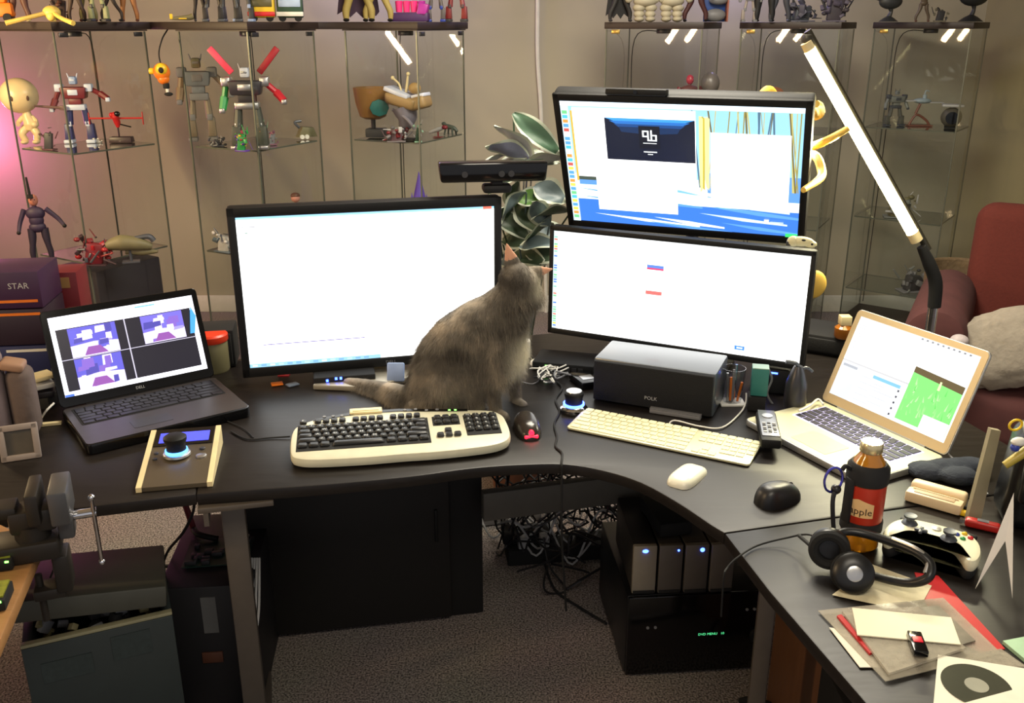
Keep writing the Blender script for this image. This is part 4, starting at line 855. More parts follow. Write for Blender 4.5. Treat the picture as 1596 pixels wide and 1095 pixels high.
b = B(); b.box((0.035, 0.01, 0.085), (0.055, 0.07, 0.165), bev=0.022, seg=4); b.obj('side_pocket', M('taupe_fabric_dark', (96, 82, 76), 0.9, bump=0.5, scale=50), t)
b = B(); b.box((0.03, -0.005, 0.178), (0.05, 0.05, 0.022), rot=(0, R(15), 0), bev=0.008, seg=3); b.obj('buckle', M('tan_buckle', (150, 116, 92), 0.6), t)
for k, (px, py, sz, m_, lb) in enumerate([(66, 618, (0.05, 0.06, 0.014), M('dark_hub', (30, 28, 34), 0.3), 'small black box in the stack left of the dark laptop'), (63, 602, (0.048, 0.055, 0.012), LGREY, 'light grey box in the stack left of the dark laptop'), (62, 590, (0.055, 0.05, 0.010), CREAM, 'cream box on top of the stack left of the dark laptop')]):
    c = G(66, 640); b = B(); b.box((0, 0, 0), sz, rot=(0, 0, R(25 + 12 * k)), bev=0.002); tag(b.obj('small_box', m_, loc=(c.x - 0.005, c.y + 0.03, TOP + 0.04 + 0.02 * k)), lb, 'box')
b = B(); b.box((0, 0, 0.016), (0.045, 0.055, 0.030), bev=0.002); c = G(66, 640); tag(b.obj('small_box', MATTE, loc=(c.x - 0.005, c.y + 0.03, TOP + 0.001)), 'black box at the bottom of the stack left of the laptop', 'box')
b = B(); b.box((0, 0, 0), (0.05, 0.012, 0.006), rot=(0, 0, R(15))); tag(b.obj('pen', CREAM, loc=G(78, 660, 0.734)), 'cream stick lying beside the dark laptop corner', 'pen')
b = B(); b.tube([G(84, 628, 0.78), G(72, 640, 0.77), G(62, 655, 0.74)], 0.0025); tag(b.obj('cable', WHITE), 'white cable curving beside the dark laptop hinge', 'cable')
BX = M('box_black_print', (44, 30, 44), 0.45, noise=0.3, scale=9)
for k, (dz, lb, m_) in enumerate([(0.0, 'dark toy box at the bottom of the stack at the left edge', M('box_blue_print', (40, 44, 84), 0.45, noise=0.3, scale=12)), (0.10, 'dark toy box with orange strip, middle of the left stack', BX), (0.20, 'dark toy box topmost of the left stack with white lettering', M('box_violet_print', (58, 30, 62), 0.45, noise=0.2, scale=9))]):
    t = thing('toy_box', lb, 'box', (-1.40, 2.30, TOP + dz + 0.0005), R(8))
    b = B(); b.box((0, 0.08, 0.049), (0.36, 0.16, 0.097), bev=0.002); b.obj('box', m_, t)
    if k == 2: text(t, 'STAR', 0.022, LGREY, (0.128, -0.0008, 0.06), (PI / 2, 0, 0)); 
    b = B(); b.box((0.12, -0.0012, 0.085 if k < 2 else 0.02), (0.10, 0.0012, 0.007)); b.obj('printed_strip', ORANGE if k else WHITE, t)
t = thing('red_box', 'dark red box behind the toy box stack', 'box', (-1.26, 2.50, TOP), R(8)); b = B(); b.box((0, 0.05, 0.125), (0.10, 0.1, 0.248), bev=0.002); b.obj('box', DRED, t)
b = B(); b.box((0.0, -0.001, 0.22), (0.06, 0.001, 0.03)); b.obj('label', TAN, t)
t = thing('equipment_case', 'dark case with a grey strip inside the far left glass cabinet', 'case', (-1.86, 3.98, 0.281), R(59))
b = B(); b.box((0.15, 0.06, 0.165), (0.34, 0.26, 0.328), bev=0.008); b.obj('body', M('dusk_black', (40, 34, 42), 0.6), t)
b = B(); b.box((0.15, -0.074, 0.12), (0.33, 0.010, 0.03), bev=0.003); b.box((-0.024, 0.06, 0.12), (0.010, 0.25, 0.03), bev=0.003); b.obj('strip', GREY, t)
t = thing('round_tin', 'round tin with a bright red lid behind the laptop and monitor', 'tin', (V(327, 510, 2.40).x, 2.40, TOP))
b = B(); b.lathe([(0.040, 0), (0.042, 0.004), (0.042, 0.085), (0.040, 0.09)]); b.obj('body', OLIVE, t)
b = B(); b.lathe([(0.043, 0.085), (0.045, 0.088), (0.045, 0.103), (0.040, 0.108)]); b.obj('lid', M('bright_red', (225, 60, 30), 0.4), t)
t = thing('desk_speaker', 'dark box speaker between the laptop and the left monitor', 'speaker', (V(342, 560, 2.45).x, 2.42, TOP), R(10))
b = B(); b.box((0, 0.04, 0.055), (0.11, 0.10, 0.108), bev=0.006); b.obj('body', MATTE, t); b = B(); b.box((0, -0.012, 0.055), (0.095, 0.008, 0.09), bev=0.004); b.obj('grille', SP, t)

# kinect-like sensor bar and webcam
t = thing('sensor_bar', 'long black motion sensor bar on top of the left monitor', 'sensor', (V(768, 300, 2.42).x, 2.43, 1.213), R(8))
b = B(); b.box((0, 0, 0.056), (0.272, 0.055, 0.050), bev=0.006, seg=2, taper=1.04); b.obj('bar', GLOSSB, t)
b = B(); b.box((0.01, 0, 0.012), (0.075, 0.05, 0.022), bev=0.008); b.box((0.01, 0, 0.028), (0.03, 0.03, 0.03), bev=0.004); b.obj('base', BLACK, t)
for x in (-0.075, 0.02, 0.045):
    b = B(); b.cyl((x, -0.028, 0.052), 0.008, 0.003, rot=(PI / 2, 0, 0), seg=16); b.obj('lens', DGREY, t)
u3 = Vector((math.cos(R(-21.9)), math.sin(R(-21.9)), 0))
t = thing('webcam_bar', 'low black webcam bar on top of the upper monitor', 'webcam', Vector((0.4015, 2.348, 1.4605)) - u3 * 0.10, R(-21.9))
b = B(); b.box((0, 0.0, 0.009), (0.155, 0.03, 0.016), bev=0.004); b.obj('body', BLACK, t); b = B(); b.cyl((0, -0.016, 0.009), 0.005, 0.003, rot=(PI / 2, 0, 0), seg=14); b.obj('lens', GLOSSB, t)

# ------------------------------------------------------------------ yellow creature clinging behind the monitors
t = thing('creature_toy', 'yellow long-limbed toy clinging behind the upper right monitor', 'toy', (0, 0, 0))
YC = M('yellow_rubber', (218, 178, 78), 0.5, noise=0.15)
Yb = 2.36
def limb(pp, r_): 
    b = B(); b.tube([V(x, y, Y) for x, y, Y in pp], r_, seg=10); return b.obj('limb', YC, t)
b = B(); b.tube([V(1190, 260, 2.56), V(1195, 210, 2.55), V(1200, 170, 2.53)], [0.03, 0.035, 0.02], seg=14); b.obj('body', YC, t)
limb([(1200, 190, 2.54), (1205, 150, 2.50), (1196, 140, 2.44), (1184, 150, 2.36)], [0.012, 0.012, 0.011, 0.008])
limb([(1200, 200, 2.55), (1240, 185, 2.48), (1275, 178, 2.40), (1277, 166, 2.36), (1272, 162, 2.33)], [0.012, 0.012, 0.013, 0.011, 0.009])
limb([(1200, 230, 2.55), (1245, 232, 2.48), (1272, 226, 2.42), (1298, 214, 2.40), (1322, 200, 2.40)], [0.012, 0.012, 0.011, 0.010, 0.008])
limb([(1200, 240, 2.55), (1250, 240, 2.46), (1272, 244, 2.36), (1281, 268, 2.32), (1276, 280, 2.29), (1252, 296, 2.22)], [0.012, 0.012, 0.011, 0.011, 0.010, 0.007])
t = thing('figure_clip', 'small bone white toy head perched on the lower right monitor corner', 'toy', V(1248, 383, 2.20), R(-20))
b = B(); b.sph((0.0, 0, 0.011), (0.030, 0.013, 0.012)); b.sph((0.022, 0, 0.006), (0.015, 0.010, 0.009)); b.sph((-0.018, 0, 0.010), (0.015, 0.014, 0.013)); b.obj('head', M('bone_white', (214, 205, 160), 0.5), t)
b = B(); b.sph((0.026, -0.0095, 0.008), 0.003, seg=8); b.sph((0.006, -0.0125, 0.017), (0.005, 0.002, 0.0025), seg=8); b.obj('eye', BLACK, t)
b = B(); b.box((-0.028, 0, 0.005), (0.012, 0.02, 0.010), bev=0.002); b.obj('clip', DGREY, t)
t = thing('wall_disc', 'round yellow paddle sticking out behind the ultrawide monitor', 'toy', V(1268, 443, 2.34))
b = B(); b.sph((0, 0, 0), (0.034, 0.012, 0.038)); b.obj('disc', YC, t); b = B(); b.tube([(-0.01, 0.01, -0.03), (-0.03, 0.05, -0.12), (-0.03, 0.06, V(1268, 443, 2.34).z * -1 + TOP + 0.002)], 0.005); b.obj('stem', GREY, t)

# ------------------------------------------------------------------ tube lamp
t = thing('tube_lamp', 'slanting glowing tube lamp on a jointed chrome pole at right', 'lamp', (V(1447, 530, 2.42).x, 2.42, TOP))
L0 = Vector(t.location); YL = 2.42
b = B(); b.tube([V(1262, 78, YL) - L0, V(1424, 366, YL) - L0], 0.0145, seg=16, smooth=False); b.obj('glowing_tube', M('tube_glow', (255, 240, 180), 0.4, emit=(255, 238, 176), es=17), t)
b = B(); b.tube([V(1256, 66, YL) - L0, V(1263, 80, YL) - L0], 0.014, seg=16, smooth=False); b.obj('tube_socket', CREAM, t)
b = B(); b.tube([V(1422, 362, YL) - L0, V(1429, 375, YL) - L0], 0.016, seg=16, smooth=False); b.obj('tube_socket', CREAM, t)
dlt = Vector((0.016, 0.022, 0.006))
b = B(); b.tube([V(1252, 52, YL) - L0 + dlt, V(1444, 392, YL) - L0 + dlt * 0.5], 0.010, seg=10, smooth=False); b.box(V(1255, 62, YL) - L0 + dlt * 0.4, (0.02, 0.03, 0.02), bev=0.004); b.obj('backing_rail', M('lamp_rail', (70, 66, 56), 0.35, 0.6), t)
b = B(); b.tube([V(1436, 384, YL) - L0, V(1448, 410, YL) - L0, V(1458, 440, YL) - L0, V(1456, 478, YL) - L0], [0.012, 0.017, 0.018, 0.017], seg=14); b.obj('flexible_joint', MATTE, t)
b = B(); b.tube([V(1455, 474, YL) - L0, V(1447, 530, YL) - L0, Vector((0.002, 0, 0.012))], 0.013, seg=14, smooth=False); b.obj('pole', CHROME, t)
b = B(); b.lathe([(0.06, 0.001), (0.06, 0.010), (0.05, 0.014)]); b.obj('base', STEEL, t)
# glow of the tube itself
area('tube_lamp_light', (V(1343, 222, YL) + Vector((-0.0, -0.04, 0.0))), (0.5, 1.2, 0.6), 0.5, 11.0, (1.0, 0.92, 0.62), 0.03)

# ------------------------------------------------------------------ armchair
t = thing('armchair', 'faded red armchair with a rounded backrest at the right edge', 'armchair', (1.925, 3.15, -0.0), R(-28))
AM = M('red_upholstery', (96, 36, 26), 0.9, noise=0.15, bump=0.3, scale=90); AW = M('worn_pink', (88, 50, 48), 0.9, noise=0.3, scale=12, bump=0.3)
b = B(); b.box((0.0, 0.38, 0.59), (0.62, 0.20, 0.76), rot=(R(-8), 0, 0), bev=0.07, seg=5); b.obj('backrest', AM, t)
b = B(); b.box((0, 0.0, 0.33), (0.56, 0.62, 0.20), bev=0.05, seg=4); b.obj('seat', AW, t)
b = B(); b.box((0, 0.05, 0.15), (0.80, 0.72, 0.22), bev=0.03, seg=3); b.obj('base', AM, t)
for s_ in (-1, 1):
    b = B(); b.box((s_ * 0.36, 0.02, 0.38), (0.15, 0.66, 0.40), bev=0.04, seg=4); b.cyl((s_ * 0.365, 0.02, 0.60), 0.105, 0.66, rot=(PI / 2, 0, 0), seg=28, bev=0.03); b.obj('armrest', AW, t)
for x in (-0.32, 0.32):
    for y in (-0.26, 0.34):
        b = B(); b.cyl((x, y, 0.025), 0.025, 0.05, seg=12); b.obj('leg', BROWNW, t)
b = B(); b.T = Matrix.Translation(V(1590, 540, 3.0)) @ rotm((R(-20), R(-20), R(-25)))
vs = []; fs = []; nn = 26
bm = bmesh.new(); bmesh.ops.create_icosphere(bm, subdivisions=4, radius=1)
for v in bm.verts:
    q = v.co.copy(); k = 1 + 0.10 * mnoise.noise(q * 6) + 0.05 * mnoise.noise(q * 15)
    v.co = Vector((math.copysign(abs(q.x) ** 0.7, q.x) * 0.20 * k, q.y * 0.08 * k, math.copysign(abs(q.z) ** 0.7, q.z) * 0.135 * k))
b.bm(bm); tag(b.obj('fluffy_cushion', M('shaggy_wool', (160, 150, 134), 0.95, noise=0.2, bump=1.0, scale=45)), 'shaggy cream cushion lying on the red armchair', 'cushion')
b = B(); b.T = Matrix.Translation((1.535, 3.02, 0.53)) @ rotm((0, 0, R(-28))); b.box((0, -0.06, -0.02), (0.05, 0.06, 0.19), bev=0.015, seg=3); b.sph((0.0, -0.05, 0.09), (0.03, 0.03, 0.02)); 
tag(b.obj('torn_stuffing', M('white_stuffing', (200, 188, 186), 0.9, noise=0.2, bump=1, scale=40)), 'strip of white stuffing showing on the armchair arm', 'stuffing')
t = thing('wicker_basket', 'brown wicker basket beside the armchair under the glass cabinet', 'basket', (2.0, 4.0, 0)); b = B(); b.lathe([(0.12, 0.001), (0.15, 0.30), (0.16, 0.60), (0.15, 0.61), (0.14, 0.30), (0.10, 0.02)], seg=32); b.obj('body', M('wicker', (120, 100, 74), 0.8, noise=0.45, bump=1, scale=50), t)
b = B(); b.tube([(0.16 * math.cos(2 * PI * k / 20), 0.16 * math.sin(2 * PI * k / 20), 0.61) for k in range(20)], 0.010, closed=True, sub=2); b.obj('rim', MATS['wicker'], t)

# ------------------------------------------------------------------ plant
t = thing('potted_plant', 'leafy plant with white edged leaves between the monitors', 'plant', (0.04, 3.12, 0))
b = B(); b.lathe([(0.11, 0.001), (0.14, 0.24), (0.145, 0.25), (0.13, 0.25), (0.125, 0.22)], c=(0, 0, 0)); b.obj('pot', M('clay', (120, 78, 58), 0.8), t)
b = B(); b.lathe([(0.125, 0.2), (0.125, 0.225)]); b.obj('soil', BROWN, t)
LG = M('leaf_green', (58, 76, 56), 0.45, noise=0.35, scale=12); LGG = M('leaf_fresh', (84, 128, 52), 0.45, noise=0.3, scale=12); LE = M('leaf_edge', (176, 184, 168), 0.5); LP = M('leaf_pale', (156, 158, 160), 0.5, noise=0.2)
def leaf(c, direction, L_, W_, roll, mats, parent, curl=0.5, base=None):
    d = Vector(direction).normalized(); up = Vector((0, 0, 1)); s_ = d.cross(up)
    if s_.length < 0.1: s_ = Vector((1, 0, 0))
    s_.normalize(); s_ = (Matrix.Rotation(roll, 3, d) @ s_); nrm = s_.cross(d)
    vs = []; fs = []; mi = []; nU, nV = 10, 8
    for i in range(nU + 1):
        u_ = i / nU; wv = W_ * (math.sin(PI * min(1, u_ * 0.97 + 0.03)) ** 0.7) * (1 - 0.25 * u_)
        for j in range(nV + 1):
            v_ = j / nV * 2 - 1; q = Vector(c) + d * (L_ * (u_ - 0.5)) + s_ * (wv * v_ * 0.5) + nrm * (-(u_ ** 2) * L_ * curl * 0.4 + abs(v_) * wv * 0.18 + 0.004 * math.sin(9 * u_ + 3 * v_))
            vs.append(q)
    b = B()
    for i in range(nU):
        for j in range(nV):
            a = i * (nV + 1) + j; fs.append((a, a + 1, a + nV + 2, a + nV + 1)); mi.append(1 if j in (0, nV - 1) or i == nU - 1 else 0)
    b.add(vs, fs); b.m = mi
    if base is not None:
        b.tube([Vector(base), (Vector(base) + vs[nV // 2]) / 2 + Vector((0, 0, 0.03)), vs[nV // 2]], 0.003, seg=5, mi=0)
    o = b.obj('leaf', mats, parent, recalc=False, sharp=60)
    return o
def hang(px, py, Y, dx, dz, L_, W_, m_, roll=0.0, dy=-0.3):
    c = V(px, py, Y) - Vector(t.location)
    leaf(c, (dx, dy, dz), L_, W_, roll, [m_, LE], t, base=(random.uniform(-0.03, 0.03), random.uniform(-0.03, 0.03), 0.30 + random.random() * 0.45))
hang(822, 272 - 25, 2.95, 0.9, 0.2, 0.19, 0.10, LP, 0.6); hang(805, 220, 2.92, -0.6, 0.9, 0.18, 0.10, LP, 0.3); hang(838, 208, 2.98, 0.9, -0.7, 0.20, 0.08, M('leaf_mid', (62, 92, 70), 0.45), 1.2)
hang(790, 232, 2.90, -0.9, 0.4, 0.15, 0.08, M('leaf_violet', (112, 116, 140), 0.5), 0.9); hang(770, 245, 2.95, -1, -0.1, 0.14, 0.06, LP, 0.2); hang(850, 250, 2.9, 0.8, 0.5, 0.16, 0.11, LP, -0.4)
hang(832, 308, 2.88, 0.9, 0.1, 0.12, 0.08, LGG, 0.9); hang(858, 300, 2.86, 0.9, -0.3, 0.11, 0.10, M('leaf_blue', (92, 108, 112), 0.45), 0.9)
rr2 = random.Random(11)
for k, (x, y) in enumerate([(845, 345), (820, 335), (800, 350), (838, 378), (812, 372), (858, 330), (796, 320), (850, 395), (822, 400), (806, 400), (835, 360), (790, 335), (862, 365), (800, 300), (780, 285), (840, 330)]):
    hang(x, y, 2.80 + rr2.random() * 0.15, rr2.uniform(-1, 1), rr2.uniform(-0.4, 0.5), 0.13, 0.085, LG if k % 3 else MATS['leaf_blue'], rr2.uniform(0.5, 1.4))

# ------------------------------------------------------------------ under the desk
t = thing('receiver', 'black audio receiver under the desk with a green readout', 'receiver', (0.49, 2.055, 0), R(5))
b = B(); b.box((0, 0.19, 0.128), (0.39, 0.38, 0.24), bev=0.006); b.obj('case', M('receiver_black', (12, 12, 14), 0.35), t)
b = B(); b.box((0, -0.003, 0.128), (0.385, 0.012, 0.236), bev=0.003); b.obj('front_panel', GLOSSB, t)
for x in (-0.15, 0.15):
    b = B(); b.cyl((x, 0.03, 0.006), 0.02, 0.01, seg=16); b.obj('foot', MATTE, t)
GT = M('green_readout', (80, 220, 140), 0.4, emit=(90, 230, 150), es=1.2)
text(t, 'DVD MENU   10', 0.010, GT, (0.03, -0.0095, 0.125), (PI / 2, 0, 0), 'readout')
b = B(); b.cyl((0.155, -0.012, 0.115), 0.022, 0.012, rot=(PI / 2, 0, 0), bev=0.002); b.obj('volume_dial', BLACK, t)
for k, x in enumerate((-0.14, -0.12, 0.12, 0.14)):
    b = B(); b.cyl((x, -0.010, 0.155 if k < 2 else 0.195), 0.004, 0.003, rot=(PI / 2, 0, 0), seg=10); b.obj('button', GREY, t)
DRM = M('drive_aluminium', (150, 142, 128), 0.5, 0.3); 
for k in range(4):
    t = thing('external_drive', ['silver external drive at the left end of the row on the receiver, blue light', 'second silver drive from the left on the receiver, tiny blue light', 'third silver drive from the left on the receiver, bright blue light', 'rightmost silver drive on the receiver with no light'][k], 'drive', (0.337 + k * 0.0665, 2.052 + k * 0.003, 0.2485), R(3 + k))
    b = B(); b.box((0, 0.13, 0.070), (0.061, 0.25, 0.138), bev=0.004); b.obj('case', M('drive_dark', (54, 50, 46), 0.5, 0.2), t)
    b = B(); b.box((0, 0.002, 0.070), (0.0605, 0.014, 0.139), bev=0.003); b.obj('front', DRM if k == 0 else M('drive_front', (98, 92, 86), 0.5, 0.3), t)
    b = B(); b.box((0, -0.004, 0.006), (0.055, 0.01, 0.008), bev=0.001); b.obj('foot', MATTE, t)
    if k < 3:
        b = B(); b.sph(((0.0, 0.018, 0.012)[k], -0.005, 0.125), ((0.008, 0.004, 0.005), (0.003, 0.003, 0.003), (0.006, 0.004, 0.006))[k], seg=12); b.obj('blue_light', BLUELED, t)
b = B(); b.box((0, 0, 0.02), (0.09, 0.16, 0.04), bev=0.008); tag(b.obj('power_adapter', MATTE, loc=(0.405, 2.17, 0.389), rot=(0, 0, R(12))), 'black power adapter on top of the external drives', 'adapter')
t = thing('power_strip', 'black power strip on the carpet under the desk', 'power strip', (0.10, 2.62, 0), R(8))
b = B(); b.box((0.05, 0, 0.03), (0.34, 0.09, 0.056), bev=0.006); b.box((-0.05, 0.03, 0.075), (0.16, 0.07, 0.035), bev=0.005); b.obj('body', MATTE, t)
for k, x in enumerate((-0.07, 0.0, 0.12)):
    b = B(); b.box((x, -0.02, 0.075), (0.03, 0.035, 0.04), bev=0.005); b.obj('plug', LGREY if k < 2 else MATTE, t)
t = thing('power_strip', 'grey power strip with white sockets behind the black one', 'power strip', (-0.03, 2.86, 0), R(12))
b = B(); b.box((0, 0, 0.025), (0.26, 0.07, 0.045), bev=0.006); b.obj('body', LGREY, t)
b = B(); [b.cyl((-0.09 + k * 0.045, 0, 0.048), 0.015, 0.004, seg=16) for k in range(5)]; b.obj('socket', WHITE, t)
rc = random.Random(5)
for k in range(7):
    a = Vector((rc.uniform(-0.12, 0.0), rc.uniform(2.6, 2.8), 0.12)); pts = [a] + [Vector((a.x + (0.06 + 0.08 * j), 2.65 + rc.uniform(-0.12, 0.12), rc.uniform(0.02, 0.20))) for j in range(5)]
    b = B(); b.tube(pts, 0.0035, seg=6); tag(b.obj('cable', LGREY), 'pale cable lying across the power strips under the desk', 'cable', 'pale cables under the desk')
b = B()
for k in range(46):
    x = rc.uniform(0.0, 0.40); y = rc.uniform(2.5, 2.9); z = 0.03 + rc.random() * 0.22
    pts = [(x, y, z)]
    for j in range(5): x += rc.uniform(-0.12, 0.12); y += rc.uniform(-0.08, 0.08); z = max(0.012, z + rc.uniform(-0.09, 0.09)); pts.append((max(-0.05, min(0.42, x)), y, z))
    b.tube(pts, 0.0035, seg=5, sub=4)
for k in range(16):
    x = rc.uniform(-0.05, 0.45); pts = [(x, 2.5, 0.66), (x + rc.uniform(-0.04, 0.04), 2.5, 0.5 + rc.random() * 0.1), (x + rc.uniform(-0.08, 0.08), 2.55, 0.35), (x + rc.uniform(-0.1, 0.1), 2.6, 0.15), (x, 2.62, 0.03)]
    b.tube(pts, 0.003, seg=5, sub=4)
tag(b.obj('cable_tangle', M('cable_black', (24, 24, 27), 0.5)), 'nest of black cables under the middle of the desk', 'cables', kind='stuff')
b = B(); b.tube([(0.10, 2.55, 0.03), (0.13, 2.42, 0.012), (0.20, 2.33, 0.01), (0.27, 2.25, 0.012)], 0.004); tag(b.obj('cable', MATTE), 'black cable crossing the carpet to the receiver', 'cable')
b = B(); b.box((0, 0, 0.30), (0.36, 0.022, 0.60), bev=0.002)
t = thing('drawer_unit', 'brown wooden drawer unit under the side desk', 'drawer unit', (0.79, 1.73, 0)); b = B(); b.box((0, 0.02, 0.31), (0.30, 0.34, 0.60), bev=0.004); b.obj('body', BROWNW, t)
b = B(); b.box((0.0, -0.155, 0.45), (0.28, 0.014, 0.25), bev=0.003); b.obj('drawer', BROWNW, t); b = B(); b.box((0.0, -0.155, 0.17), (0.28, 0.014, 0.27), bev=0.003); b.obj('drawer', BROWNW, t)
t = thing('computer_tower', 'black computer tower with a tiny red light under the side desk', 'computer', (0.70, 1.44, 0)); b = B(); b.box((0.0, 0, 0.22), (0.17, 0.20, 0.438), bev=0.006); b.obj('case', MATTE, t); b = B(); b.cyl((-0.086, -0.04, 0.36), 0.003, 0.003, rot=(0, PI / 2, 0), seg=10); b.obj('red_light', REDLED, t)
b = B(); b.tube([(0.58, 1.93, 0.01), (0.60, 1.90, 0.04), (0.64, 1.86, 0.05), (0.66, 1.84, 0.02)], 0.008); tag(b.obj('cable', MATTE), 'thick black cable loop on the carpet beside the receiver', 'cable')

# ------------------------------------------------------------------ computers under the left desk
GG = M('grey_green_case', (48, 56, 56), 0.5); 
t = thing('computer_tower', 'open grey-green computer case tipped under the left desk', 'computer', (-0.89, 1.69, 0), R(24))
b = B(); b.box((0, 0.0, 0.20), (0.30, 0.02, 0.398), bev=0.003); b.box((0, 0.22, 0.20), (0.30, 0.02, 0.398), bev=0.003); b.box((-0.14, 0.11, 0.20), (0.02, 0.21, 0.398), bev=0.003); b.box((0.14, 0.11, 0.20), (0.02, 0.21, 0.398), bev=0.003); b.box((0, 0.11, 0.011), (0.29, 0.21, 0.02)); b.obj('case', GG, t)
b = B(); b.box((-0.01, 0.11, 0.455), (0.32, 0.23, 0.05), rot=(R(-6), R(6), R(-3)), bev=0.006); b.obj('lid', M('lid_grey', (70, 70, 62), 0.55), t)
b = B(); b.box((-0.07, -0.0112, 0.33), (0.10, 0.002, 0.05)); b.box((0.06, -0.0112, 0.35), (0.08, 0.002, 0.06)); b.obj('label', M('case_label', (50, 60, 60), 0.6, noise=0.4, scale=80), t)
b = B(); rc = random.Random(9)
for k in range(26): b.box((rc.uniform(-0.12, 0.12), rc.uniform(0.02, 0.10), 0.37 + rc.random() * 0.045), (rc.uniform(0.008, 0.03), rc.uniform(0.008, 0.02), rc.uniform(0.01, 0.03)), rot=(rc.random(), rc.random(), rc.random()), bev=0.001, mi=rc.randint(0, 2))
b.obj('components', [M('board_tan', (120, 112, 80), 0.5), MATTE, GREY], t)
b = B(); b.box((0, -0.001, 0.403), (0.30, 0.016, 0.008), bev=0.002); b.obj('rim', M('rim_cream', (150, 145, 115), 0.5), t)
t = thing('computer_tower', 'black computer case with circuit boards on top beside the open case', 'computer', (-0.755, 2.09, 0), R(6))
b = B(); b.box((0, 0.0, 0.18), (0.22, 0.36, 0.358), bev=0.005); b.obj('case', M('case_black2', (28, 27, 30), 0.55), t)
b = B(); b.box((0.005, -0.181, 0.28), (0.035, 0.003, 0.10)); b.obj('sticker', M('sticker_grey', (92, 92, 92), 0.6), t)
b = B(); b.box((0.0, -0.183, 0.16), (0.05, 0.006, 0.03), bev=0.002); b.obj('port', BROWN, t)
t = thing('circuit_board', 'circuit board lying on the black computer case', 'circuit board', (-0.745, 2.06, 0.36), R(8))
b = B(); b.box((0, 0, 0.004), (0.16, 0.13, 0.003)); b.obj('board', M('dark_pcb', (34, 58, 50), 0.45, noise=0.4, scale=60), t)
b = B()
for k in range(14): b.box((rc.uniform(-0.07, 0.07), rc.uniform(-0.055, 0.055), 0.010), (rc.uniform(0.006, 0.03), rc.uniform(0.006, 0.02), 0.010), bev=0.001)
b.obj('components', DGREY, t)
b = B(); b.box((0.065, 0, 0.012), (0.01, 0.11, 0.012)); b.obj('connector', LGREY, t)
t = thing('clamp', 'dark red clamp tool standing on the black computer case', 'clamp', (-0.84, 2.16, 0.36), R(-20))
b = B(); b.tube([(0, 0, 0.005), (-0.01, 0, 0.05), (-0.02, 0, 0.09)], 0.008); b.sph((-0.022, 0, 0.092), 0.013); b.obj('handle', DRED, t); b = B(); b.tube([(0, 0, 0.012), (0.04, -0.03, 0.02), (0.09, -0.02, 0.012)], 0.008); b.obj('jaw', BLACK, t)
b = B()
for k in range(5): b.tube([(-0.655 + 0.006 * k, 2.02, 0.37), (-0.640 + 0.008 * k, 1.90, 0.30), (-0.640 + 0.004 * k, 1.88, 0.18), (-0.63 + 0.006 * k, 1.87, 0.05)], 0.003, seg=6)
tag(b.obj('cable_bundle', LGREY), 'pale cable bundle hanging beside the desk leg', 'cables')
b = B(); b.tube([V(303, 780, 1.80), V(300, 800, 1.86), V(285, 830, 1.95), V(262, 858, 2.05), V(252, 885, 2.12)], 0.0035); tag(b.obj('cable', MATTE), 'black cable hanging from the left desk edge to the floor', 'cable')
b = B(); b.tube([G(95, 875, 0.02), G(125, 876, 0.02), G(200, 882, 0.02), G(262, 882, 0.02), G(345, 880, 0.03)], 0.006); b.sph(G(125, 876, 0.022), 0.018, seg=12); tag(b.obj('cable', MATTE), 'black cable with a round bead along the carpet at left', 'cable')
b = B(); b.tube([G(130, 892, 0.01), G(200, 888, 0.01), G(215, 882, 0.03), G(240, 890, 0.01)], 0.005); tag(b.obj('cable', GREY), 'grey cable on the carpet below the vise', 'cable')
# vise
t = thing('bench_vise', 'black bench vise clamped on the tan workbench corner', 'vise', G(58, 862, 0.725), R(20)); t.scale = (1.08, 1.08, 1.08)
VM = M('vise_iron', (46, 42, 38), 0.45, 0.4)
b = B(); b.box((-0.01, 0, 0.018), (0.10, 0.07, 0.034), bev=0.006); b.cyl((0, 0, 0.045), 0.028, 0.03); b.box((0.005, 0, 0.070), (0.07, 0.05, 0.04), bev=0.006); b.obj('body', VM, t)
b = B(); b.box((0.012, 0.0, 0.098), (0.020, 0.085, 0.055), bev=0.004); b.box((-0.045, 0, 0.09), (0.06, 0.045, 0.02), bev=0.005); b.obj('fixed_jaw', VM, t)
b = B(); b.box((0.050, 0.0, 0.094), (0.030, 0.085, 0.060), bev=0.004); b.box((0.052, 0.0, 0.052), (0.024, 0.04, 0.05), bev=0.004); b.obj('moving_jaw', M('vise_grey', (84, 84, 86), 0.4, 0.4), t)
b = B(); b.cyl((0.030, 0.0, 0.060), 0.007, 0.06, rot=(0, PI / 2, 0)); b.cyl((0.080, 0, 0.06), 0.008, 0.04, rot=(0, PI / 2, 0)); b.obj('screw', CHROME, t)
b = B(); b.cyl((0.096, -0.005, 0.028), 0.0035, 0.12); b.sph((0.096, -0.005, -0.034), 0.006, seg=10); b.sph((0.096, -0.005, 0.090), 0.006, seg=10); b.obj('handle_bar', CHROME, t)
b = B(); b.box((0.035, 0, -0.035), (0.025, 0.05, 0.07), bev=0.004); b.box((0.01, 0, -0.072), (0.05, 0.04, 0.02), bev=0.004); b.cyl((-0.005, 0, -0.085), 0.006, 0.09); b.obj('table_clamp', VM, t)
b = B(); b.tube([V(95, 845, 1.62), V(100, 870, 1.64), V(88, 880, 1.64), V(78, 900, 1.62)], 0.002); tag(b.obj('wire', MATTE), 'black wire loop hanging below the vise', 'wire')
